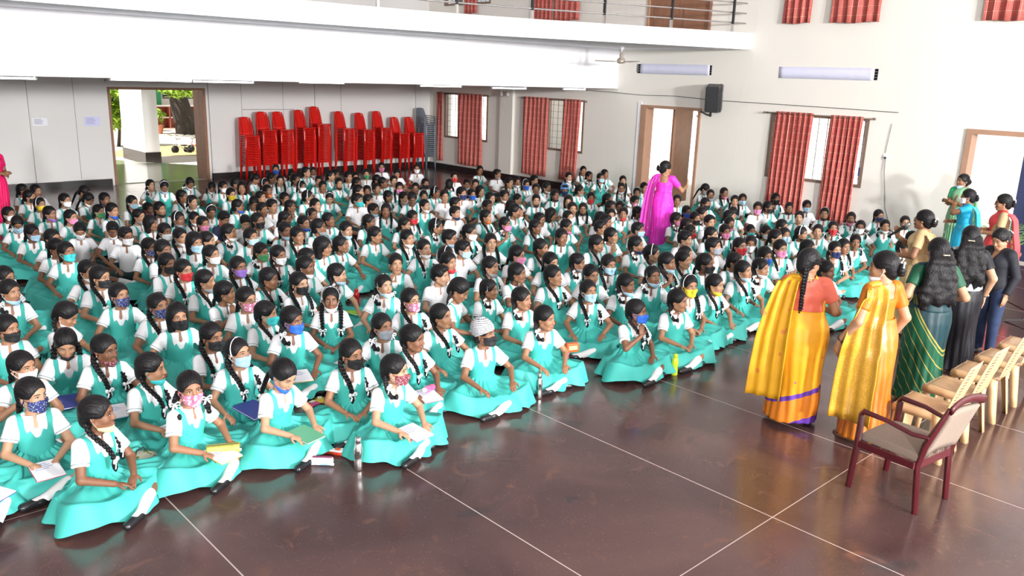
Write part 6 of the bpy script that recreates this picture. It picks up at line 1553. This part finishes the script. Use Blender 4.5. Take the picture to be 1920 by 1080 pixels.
lady('person', 12.1, 8.95, 168, -52, 8, 1.64, 1.0, {1: (.14, -.20, 1.02), -1: (-.34, -.30, 1.16)}, {1: (-.6, -.7, 0), -1: (-.1, -.35, .9)}, SKT[0], 'bun',
     'lady in magenta saree standing among the seated children, arm raised', silk('magenta_blouse', (.80, .045, .55)), MAG, silk('magenta_pallu', (.76, .06, .50), (.85, .55, .45), 14, .16), pole={-1: (-.5, .3, -.9)},
     hang=[((.110, -.03, 1.362), .07), ((.130, .05, 1.355), .075), ((.165, .11, 1.25), .08), ((.205, .12, 1.02), .09), ((.230, .13, .78), .10), ((.245, .14, .50), .11), ((.255, .14, .27), .115)])
PNK = silk('hot_pink_silk', (.80, .012, .13), (.85, .45, .55), 8, .09)
lady('person', 3.23, 16.98, 40, -10, 0, 1.62, 1.05, FRONTW, FRD, SKT[1], 'bun', 'lady in hot pink saree cut off by the left edge', silk('pink_blouse', (.80, .012, .13)), PNK, PNK)
# microphone in the beige lady's hand
_L = Matrix.Translation(mic_lady.location) @ mic_lady.rotation_euler.to_matrix().to_4x4() @ Matrix.Scale(mic_lady.scale.x, 4)
_p = _L @ Vector((-.012, -.172, 1.405)); _d = (_p - _L @ Vector((-.045, -.335, 1.265))).normalized()
mc = empty('microphone', tuple(_p - _d * .11)); mc.rotation_euler = _d.to_track_quat('Z', 'Y').to_euler()
MB().lathe([(0, -.20), (.013, -.20), (.017, -.05), (.022, .05), (.024, .06)], 14).obj('handle', MBLK, mc); MB().lathe([(.024, .06), (.028, .08), (.026, .11), (.012, .13), (0, .132)], 14).obj('mesh_head', mat('mic_mesh', (.35, .35, .33), .5, .8), mc)
tag(mc, 'black microphone in the hand of the lady in beige saree', 'microphone')
# ================================================================== chairs
def plastic(name, c, rough=.25): return mat(name, c, rough, noise=.04, scale=3, coat=.3)
REDP = plastic('red_plastic', (.66, .012, .008)); GREYP = plastic('grey_plastic', (.17, .19, .23), .35); BEIP = plastic('beige_plastic', (.66, .41, .21), .35)
def chair_parts(m, arms=False, deep=False):
    """armless moulded chair facing -Y; returns dict of meshes"""
    D = {}
    rows = []
    for i in range(11):
        v = i / 10; row = []
        for j in range(11):
            u = j / 10 * 2 - 1; w = .205 - .02 * v; z = .435 - .018 * (1 - u * u) * math.sin(math.pi * min(1, v * 1.1)) - .012 * v
            row.append((u * w, -.215 + .40 * v, z - (.022 * max(0, 1 - v * 9) ** 2)))
        rows.append(row)
    sb = MB().grid(rows)
    apr = [[(u * .205, -.217 - .004 * (1 - u * u), z) for u in np.linspace(-1, 1, 11)] for z in (.414, .396 if not deep else .365)]
    sb.grid(apr)
    for sd in (-1, 1): sb.grid([[(sd * (.205 - .02 * v), -.215 + .40 * v, z - .012 * v) for v in np.linspace(0, 1, 8)] for z in (.434, .408 if not deep else .365)])
    D['seat'] = sb.mesh('seat', m)
    def bk(u, t): w = .195 - .015 * t - .075 * max(0, t - .62) ** 1.5 * 1.5; return (u * w, .185 + .105 * t + .02 * t * t - .035 * (1 - u * u) * math.sin(t * 2.2) * -1 + .0, .425 + .475 * t * (1 - .06 * u * u * t))
    bb = MB()
    if not arms:
        bb.grid([[bk(u, t) for u in np.linspace(-.52, .52, 9)] for t in np.linspace(0, 1, 12)])
        for sd in (-1, 1):
            bb.grid([[bk(sd * u, t) for u in (.80, .9, 1.0)] for t in np.linspace(0, 1, 12)])
            for k in range(15): t = .06 + k * .062; bb.grid([[bk(sd * u, tt) for u in (.52, .66, .80)] for tt in (t, t + .030)])
        bb.grid([[bk(u, t) for u in np.linspace(-1, 1, 13)] for t in (.96, 1.0)])
    else:
        for sd in (-1, 1): bb.grid([[bk(sd * u, t) for u in (.84, .92, 1.0)] for t in np.linspace(0, 1, 10)])
        for u0 in (-.6, -.3, 0, .3, .6): bb.grid([[bk(u0 + e + .12 * u0 * math.sin(t * 3), t) for e in (-.07, 0, .07)] for t in np.linspace(.05, .95, 9)])
        bb.grid([[bk(u, t) for u in np.linspace(-1, 1, 13)] for t in (.88, .94, 1.0)]); bb.grid([[bk(u, t) for u in np.linspace(-1, 1, 9)] for t in (.0, .08)])
        for sd in (-1, 1): bb.tube([(sd * .19, .25, .66), (sd * .235, .08, .65), (sd * .235, -.14, .63), (sd * .225, -.18, .55), (sd * .212, -.19, .42)], [(.03, .012), (.032, .012), (.03, .012), (.024, .014), (.024, .014)], 8, flat=(1, 0, 0))
    D['backrest'] = bb.mesh('backrest', m)
    for n_, sd, ya, yb in (('fl', -1, -.205, -.235), ('fr', 1, -.205, -.235), ('bl', -1, .165, .225), ('br', 1, .165, .225)):
        lb = MB(); o = []
        for k in range(5):
            t = k / 4; x = sd * (.192 + .022 * t); y = ya + (yb - ya) * t; w = (.050 - .014 * t) * (1.3 if deep else 1); z = .425 - .425 * t
            o.append([(x - sd * .002, y - w / 2 * (1 if ya < 0 else -1), z), (x, y, z), (x - sd * w * .35, y + w * .0, z), ])
            o[-1] = [(x + sd * 0, y + (w if ya < 0 else -w), z), (x, y, z), (x - sd * w, y, z)]
        lb.grid(o); D['leg_' + n_] = lb.mesh('leg', m)
    return D
def chair(name, D, loc, rz, label, group):
    r = empty(name, loc, rz); tag(r, label, 'chair', group)
    for n_, m in D.items():
        o = link('leg' if n_.startswith('leg') else n_, m, r); sd = o.modifiers.new('s', 'SOLIDIFY'); sd.thickness = .006
    return r
DR_ = chair_parts(REDP); DG = chair_parts(GREYP, True); DB = chair_parts(BEIP, False, True)
ORD = ['first', 'second', 'third', 'fourth', 'fifth', 'sixth', 'seventh', 'eighth', 'ninth', 'tenth']
NUM = ORD + ['eleventh', 'twelfth', 'thirteenth', 'fourteenth', 'fifteenth', 'sixteenth', 'seventeenth', 'eighteenth', 'nineteenth', 'twentieth', 'twenty-first', 'twenty-second', 'twenty-third', 'twenty-fourth']
PITCH = .0465
for k, (x, zt) in enumerate(((10.19, 1.24), (10.69, 1.39), (11.2, 1.36), (11.88, 1.43), (12.36, 1.49), (13.19, 1.36), (13.89, 1.34), (14.51, 1.38), (15.18, 1.18), (15.73, 1.2))):
    n = int(round((zt - .44) / PITCH)) + 1; rz = math.radians((-4, -2, 3, 8, 4, 7, 6, 5, 6, 4)[k])
    for j in range(n):
        lab = 'red plastic chair, %s, %s stack from the left' % ('topmost' if j == n - 1 else 'lowest' if j == 0 else NUM[j] + ' from the floor', ORD[k])
        chair('stacking_chair', DR_, (x, 21.50 - .002 * j, j * PITCH), rz, lab, 'stacked red plastic chairs')
for j in range(17):
    chair('arm_chair', DG, (16.22, 21.50, j * .064), math.radians(6), 'grey plastic armchair, %s in the grey stack' % ('topmost' if j == 16 else 'lowest' if j == 0 else NUM[j] + ' from the floor'), 'stacked grey plastic chairs')
for k, x in enumerate((7.17, 7.83, 8.50, 9.15, 9.82)):
    chair('plastic_chair', DB, (x, 2.34, 0), math.pi + math.radians((2, -2, 1, -1, 2)[k]), 'beige plastic chair, %s in the row behind the saree ladies' % ('nearest' if k == 0 else NUM[k] + ' nearest'), 'beige plastic chairs in a row')
# maroon armchair with chequered upholstery
MAR = mat('maroon_lacquer', (.075, .007, .011), .32, noise=.15, scale=6)
def weave():
    m = bpy.data.materials.new('beige_weave'); nt, b = nodes_of(m); tc = nt.nodes.new('ShaderNodeTexCoord'); ck = nt.nodes.new('ShaderNodeTexChecker'); ck.inputs['Scale'].default_value = 150
    ck.inputs[1].default_value = (.34, .26, .20, 1); ck.inputs[2].default_value = (.15, .105, .085, 1); nt.links.new(tc.outputs['Object'], ck.inputs['Vector']); nt.links.new(ck.outputs[0], b.inputs['Base Color']); b.inputs['Roughness'].default_value = .9; return m
WV = weave(); mc = empty('armchair', (6.22, 2.12, 0), math.pi + math.radians(-8))
V = Vol((-.3, -.32, .36), (.3, .28, .54), .008); V.ell((0, -.02, .425), (.40, .40, .06), .0)
V.clip(lambda X, Y, Z: np.maximum(np.abs(X) - .235, np.maximum(np.abs(Y + .02) - .235, .405 - Z))); v, f = V.surf(); link('seat_cushion', mesh_np('seat', v, f, WV), mc)
rows = []
for i in range(9):
    t = i / 8; rows.append([(u * (.215 - .02 * t), .215 + .13 * t - .025 * (1 - u * u), .47 + .37 * t) for u in np.linspace(-1, 1, 9)])
o = MB().grid(rows).obj('back_pad', WV, mc); o.modifiers.new('s', 'SOLIDIFY').thickness = .03
for sd in (-1, 1):
    MB().tube([(sd * .262, -.285, 0), (sd * .262, -.262, .35), (sd * .262, -.255, .62)], [(.020, .028), (.020, .030), (.020, .030)], 4, flat=(1, 0, 0)).obj('leg', MAR, mc, .004)
    MB().tube([(sd * .262, -.265, .615), (sd * .262, -.245, .65), (sd * .262, -.05, .645), (sd * .25, .14, .61), (sd * .235, .262, .62)], [(.024, .022), (.026, .024), (.028, .020), (.024, .020), (.02, .018)], 4, flat=(1, 0, 0)).obj('armrest', MAR, mc, .004)
    MB().tube([(sd * .215, .235, 0), (sd * .222, .20, .38), (sd * .228, .235, .55), (sd * .222, .36, .88)], [(.022, .026), (.022, .028), (.022, .028), (.022, .018)], 4, flat=(1, 0, 0)).obj('leg', MAR, mc, .004)
    MB().box((sd * .262 - .012, -.25, .355), (sd * .262 + .012, .20, .41)).obj('side_rail', MAR, mc, .004)
MB().box((-.25, -.275, .355), (.25, -.25, .41)).obj('front_rail', MAR, mc, .004); MB().box((-.21, .185, .355), (.21, .215, .47)).obj('back_rail', MAR, mc, .004)
MB().tube([(u * .235, .375 - .02 * (1 - u * u), .87 + .035 * (1 - u * u)) for u in np.linspace(-1, 1, 11)], [(.035, .016)] * 11, 6, flat=(0, 0, 1)).obj('top_rail', MAR, mc)
tag(mc, 'maroon armchair with chequered fabric seat and back in the foreground', 'chair')
# ================================================================== small things
def bottle(x, y, z, h, r, c, cap, label, metal=False, rot=None, name='water_bottle'):
    b = empty(name, (x, y, z)); 
    if rot: b.rotation_euler = rot
    m = MSTEEL if metal else mat('bottle_plastic', c, .2, coat=.4)
    MB().lathe([(0, 0), (r * .88, 0), (r * .95, .01), (r * .95, h * .28), (r * .84, h * .33), (r * .84, h * .42), (r, h * .48), (r, h * .62), (r * .82, h * .78), (r * .62, h * .84)], 24).obj('bottle_body', m, b)
    MB().lathe([(r * .64, h * .84), (r * .68, h * .845), (r * .68, h * .98), (r * .6, h), (0, h)], 24).obj('cap', MSTEEL if metal else mat('cap', cap, .35), b)
    if metal: MB().prism([(-.011, h * .5), (.011, h * .5), (.011, h * .62), (-.011, h * .62)], -r * 1.03, -r * .9, 1).obj('badge', MBLK, b).rotation_euler = (0, 0, math.radians(-35))
    tag(b, label, 'bottle'); return b
bottle(3.19, 5.08, 0, .275, .037, None, None, 'tall steel bottle standing on the floor beside the white pencil pouch', True)
bottle(5.35, 5.25, 0, .255, .034, None, None, 'steel bottle standing in front of the second row girl with books', True)
bottle(6.96, 4.82, 0, .235, .036, (.60, .72, .03), (.55, .70, .03), 'lime yellow water bottle on the floor in front of the girl with blue mask')
bottle(6.31, 5.80, 0, .22, .038, (.70, .22, .36), (.45, .20, .28), 'pink water bottle standing beside the orange packet')
bottle(6.10, 7.20, 0, .24, .035, (.05, .06, .07), (.02, .02, .02), 'black bottle with dark cap between the seated girls')
bottle(5.88, 6.94, 0, .25, .036, None, None, 'steel bottle half hidden behind the knitted-cap child', True)
bottle(12.95, 5.40, 0, .25, .036, (.75, .14, .02), (.70, .12, .02), 'orange water bottle held between two girls at right')
bottle(12.70, 5.25, 0, .26, .035, (.20, .28, .05), (.12, .18, .04), 'olive green bottle in front of the girls at right')
bottle(5.15, 7.35, 0, .24, .035, (.35, .62, .70), (.20, .08, .55), 'clear blue bottle with violet cap behind the grey-masked girl')
bottle(5.72, 9.1, 0, .22, .04, (.68, .02, .03), (.60, .02, .02), 'round red bottle behind the smiling girl with hairband')
bottle(4.32, 5.60, .26, .23, .032, (.80, .12, .30), (.6, .6, .62), 'pink bottle lying on the lap of the girl holding papers', rot=(math.radians(78), 0, math.radians(-60)))
def pouch(x, y, z, rz, size, c, c2, label, zipc=(.25, .05, .12)):
    p = empty('pencil_pouch', (x, y, z), rz); a, b_, h = size
    V = Vol((-a, -b_, -.02), (a, b_, h * 1.6), .006); V.cone((-a * .7, 0, h * .5), (a * .7, 0, h * .5), b_ * .62, b_ * .62, 0)
    V.clip(lambda X, Y, Z: np.maximum(np.maximum(np.abs(X) - a * .85, -Z + .002), Z - h) + 0 * Y); v, f = V.surf()
    o = link('pouch_body', mesh_np('pouch', v, f, obj_color_mat('pouch_print', .6, c2, 'blot', 28)), p); o.color = (*c, 1)
    MB().box((-a * .8, -.012, h - .004), (a * .8, .012, h + .003)).obj('zip_strip', mat('zip', zipc, .5), p)
    MB().box((a * .72, -.03, .012), (a * .95, -.022, .03)).obj('zip_tag', MPAPER, p)
    tag(p, label, 'pouch')
pouch(3.0, 5.34, 0, math.radians(-42), (.12, .055, .07), (.82, .82, .86), (.35, .62, .78), 'white printed pencil pouch with maroon zip on the floor')
pouch(2.34, 5.62, .205, math.radians(-25), (.14, .07, .06), (.62, .55, .10), (.42, .42, .06), 'yellow cartoon-print pouch on the lap of the girl in floral mask', (.2, .2, .05))
pouch(6.83, 5.75, 0, math.radians(-30), (.11, .05, .06), (.72, .10, .22), (.60, .08, .2), 'red pink pouch on the floor behind the girl in glasses')
bx = empty('pencil_box', (3.18, 5.46, 0), math.radians(-55)); MB().box((-.10, -.038, 0), (.10, .038, .03)).obj('box_body', mat('box_red', (.65, .05, .02), .35), bx, .012); MB().box((-.098, -.036, .03), (.098, .036, .042)).obj('lid', MPAPER, bx, .01); MB().box((.03, -.02, .042), (.07, .02, .045)).obj('lid_label', mat('box_or', (.75, .15, .03), .4), bx)
tag(bx, 'red and white pencil box beside the steel bottle', 'box')
pk = empty('snack_packet', (6.2, 5.62, .20), math.radians(-20)); MB().box((-.075, -.03, 0), (.075, .03, .10)).obj('packet', mat('packet_orange', (.80, .12, .02), .35), pk, .012); MB().box((-.05, -.0315, .03), (.05, -.0305, .075)).obj('packet_print', mat('packet_print', (.85, .7, .3), .4), pk); tag(pk, 'orange snack packet beside the pink bottle', 'packet')
for i, (dx, dy, c, rz, lb) in enumerate(((0, 0, (.75, .12, .30), .3, 'pink'), (.1, .04, (.80, .62, .05), 1.1, 'yellow'), (.16, -.05, (.72, .08, .03), 2.0, 'red'))):
    s_ = empty('snack_packet', (3.56 + dx, 6.45 + dy, 0), rz); rows = [[(.07 * (u * 2 - 1), .05 * (t * 2 - 1), .012 + .022 * math.sin(math.pi * u) * math.sin(math.pi * t)) for u in np.linspace(0, 1, 8)] for t in np.linspace(0, 1, 6)]; o = MB().grid(rows).obj('wrapper', mat('wrap_' + lb, c, .25), s_); o.modifiers.new('s', 'SOLIDIFY').thickness = .012; MB().box((-.03, -.02, .034), (.03, .02, .037)).obj('wrapper_print', mat('wp_' + lb, (.85, .8, .6), .4), s_)
    tag(s_, '%s snack wrapper on the floor among the front girls' % lb, 'packet', 'snack wrappers on the floor')
bg = empty('cloth_bag', (1.88, 6.05, 0), .4); V = Vol((-.2, -.2, 0), (.2, .2, .22), .008); V.ell((0, 0, .08), (.15, .12, .10), 0); V.clip(lambda X, Y, Z: .004 - Z + 0 * X + 0 * Y); v, f = V.surf(); o = link('bag_body', mesh_np('bag', v, f, obj_color_mat('bag_print', .8, (.22, .30, .08), 'blot', 16)), bg); o.color = (.62, .62, .48, 1); MB().tube([(-.06, 0, .16), (-.03, 0, .21), (.03, 0, .21), (.06, 0, .16)], .008, 6).obj('strap', MSHORT, bg); tag(bg, 'leaf-printed cloth bag behind the front left girl', 'bag')
mb_ = empty('school_bag', (14.75, 8.7, 0), .6); V = Vol((-.25, -.2, 0), (.25, .2, .5), .01); V.ell((0, 0, .2), (.17, .12, .22), 0); V.clip(lambda X, Y, Z: .004 - Z + 0 * X + 0 * Y); v, f = V.surf(); link('bag_body', mesh_np('bag', v, f, mat('magenta_bag', (.55, .01, .14), .6)), mb_); MB().tube([(-.05, 0, .41), (0, 0, .46), (.05, 0, .41)], .01, 6).obj('handle', MBLK, mb_); tag(mb_, 'crimson school bag among the girls near the window', 'bag')
def notebook(x, y, z, rz, cover, label, open_=True, tilt=0.0, w=.19, h=.25):
    b = empty('notebook', (x, y, z), rz); b.rotation_euler = (tilt, 0, rz)
    MB().box((-w / 2, -h / 2, 0), (w / 2, h / 2, .004)).obj('cover', cover, b)
    if open_: MB().box((-w / 2 + .004, -h / 2 + .004, .004), (w / 2 - .004, h / 2 - .004, .012)).obj('page_block', MPAPER, b)
    else: MB().box((-w / 2 + .004, -h / 2 + .004, .004), (w / 2 - .004, h / 2 - .004, .012)).obj('page_block', MPAPER, b); MB().box((-w / 2, -h / 2, .012), (w / 2, h / 2, .015)).obj('top_cover', cover, b)
    if open_:
        for i in range(4): MB().box((-w * .36, h * (.34 - .1 * i), .0122), (w * (.1 + .08 * (i % 3)), h * (.34 - .1 * i) + .006, .0126)).obj('writing_line', MINK, b)
    tag(b, label, 'notebook', 'notebooks on laps'); return b
MINK = mat('blue_ink', (.12, .16, .45), .8)
COVS = [mat('cover_%d' % i, c, .5) for i, c in enumerate(((.05, .06, .30), (.55, .06, .10), (.62, .50, .08), (.10, .35, .20), (.50, .20, .40), (.55, .30, .10), (.06, .30, .52)))]
nb = 0; nbl = set()
for line in KIDS.strip().split('\n'):
    x, y, rz, s, pose, q, mk, hr, fl, sk, lab = line.split(',')
    x, y, rz, s, pose = float(x), float(y), float(rz), float(s), int(pose)
    if q == 'h' and (pose in (2, 4, 6) or nb < 6 and pose in (0, 1)) and hr != 'k' and mk != 'c' and x * x + y * y < 86:
        p = Vector((math.sin(rz) * .36 * s, -math.cos(rz) * .36 * s, 0)) * 1.0
        t = lab.split(';')[0].replace('schoolgirl with', 'girl with').replace('schoolboy with', 'boy with'); t2 = lab.replace(';', ',').replace('schoolgirl with', 'girl with')
        op = (nb % 4 != 3); pre = ('open' if op else 'closed') + ' notebook on lap of '
        full = pre + t2
        if len(full.split()) > 16: full = pre + t
        if len(full.split()) > 16 or full in nbl: continue
        nbl.add(full)
        notebook(x + p.x, y + p.y, .215 * s, rz + .1 * math.sin(nb * 2.1), COVS[nb % 7], full, op, .10); nb += 1
notebook(11.07, 5.0, .0, .8, COVS[1], 'notebook lying open on the floor beyond the gold saree lady')
notebook(2.84, 6.14, .24, .2, COVS[0], 'navy file on the knees of the girl with hairband and blue mask', False, .1, .22, .30)
notebook(5.15, 8.3, .2, .5, mat('lime_cover', (.45, .75, .03), .5), 'lime green notebook behind the smiling girl with hairband', False, .1)
# loose sound cables at the right
for k, pts in enumerate(([(12.4, 3.3, .006), (12.8, 3.0, .006), (12.5, 2.7, .006), (12.1, 2.9, .006), (12.35, 3.25, .006)], [(13.6, 3.6, .006), (13.2, 3.2, .006), (12.6, 3.1, .006), (12.2, 3.4, .006)])):
    wire(pts, ['coiled black cable on the floor by the girl in black jacket', 'straight black cable on the floor near the coral red saree'][k], .006, MBLK)
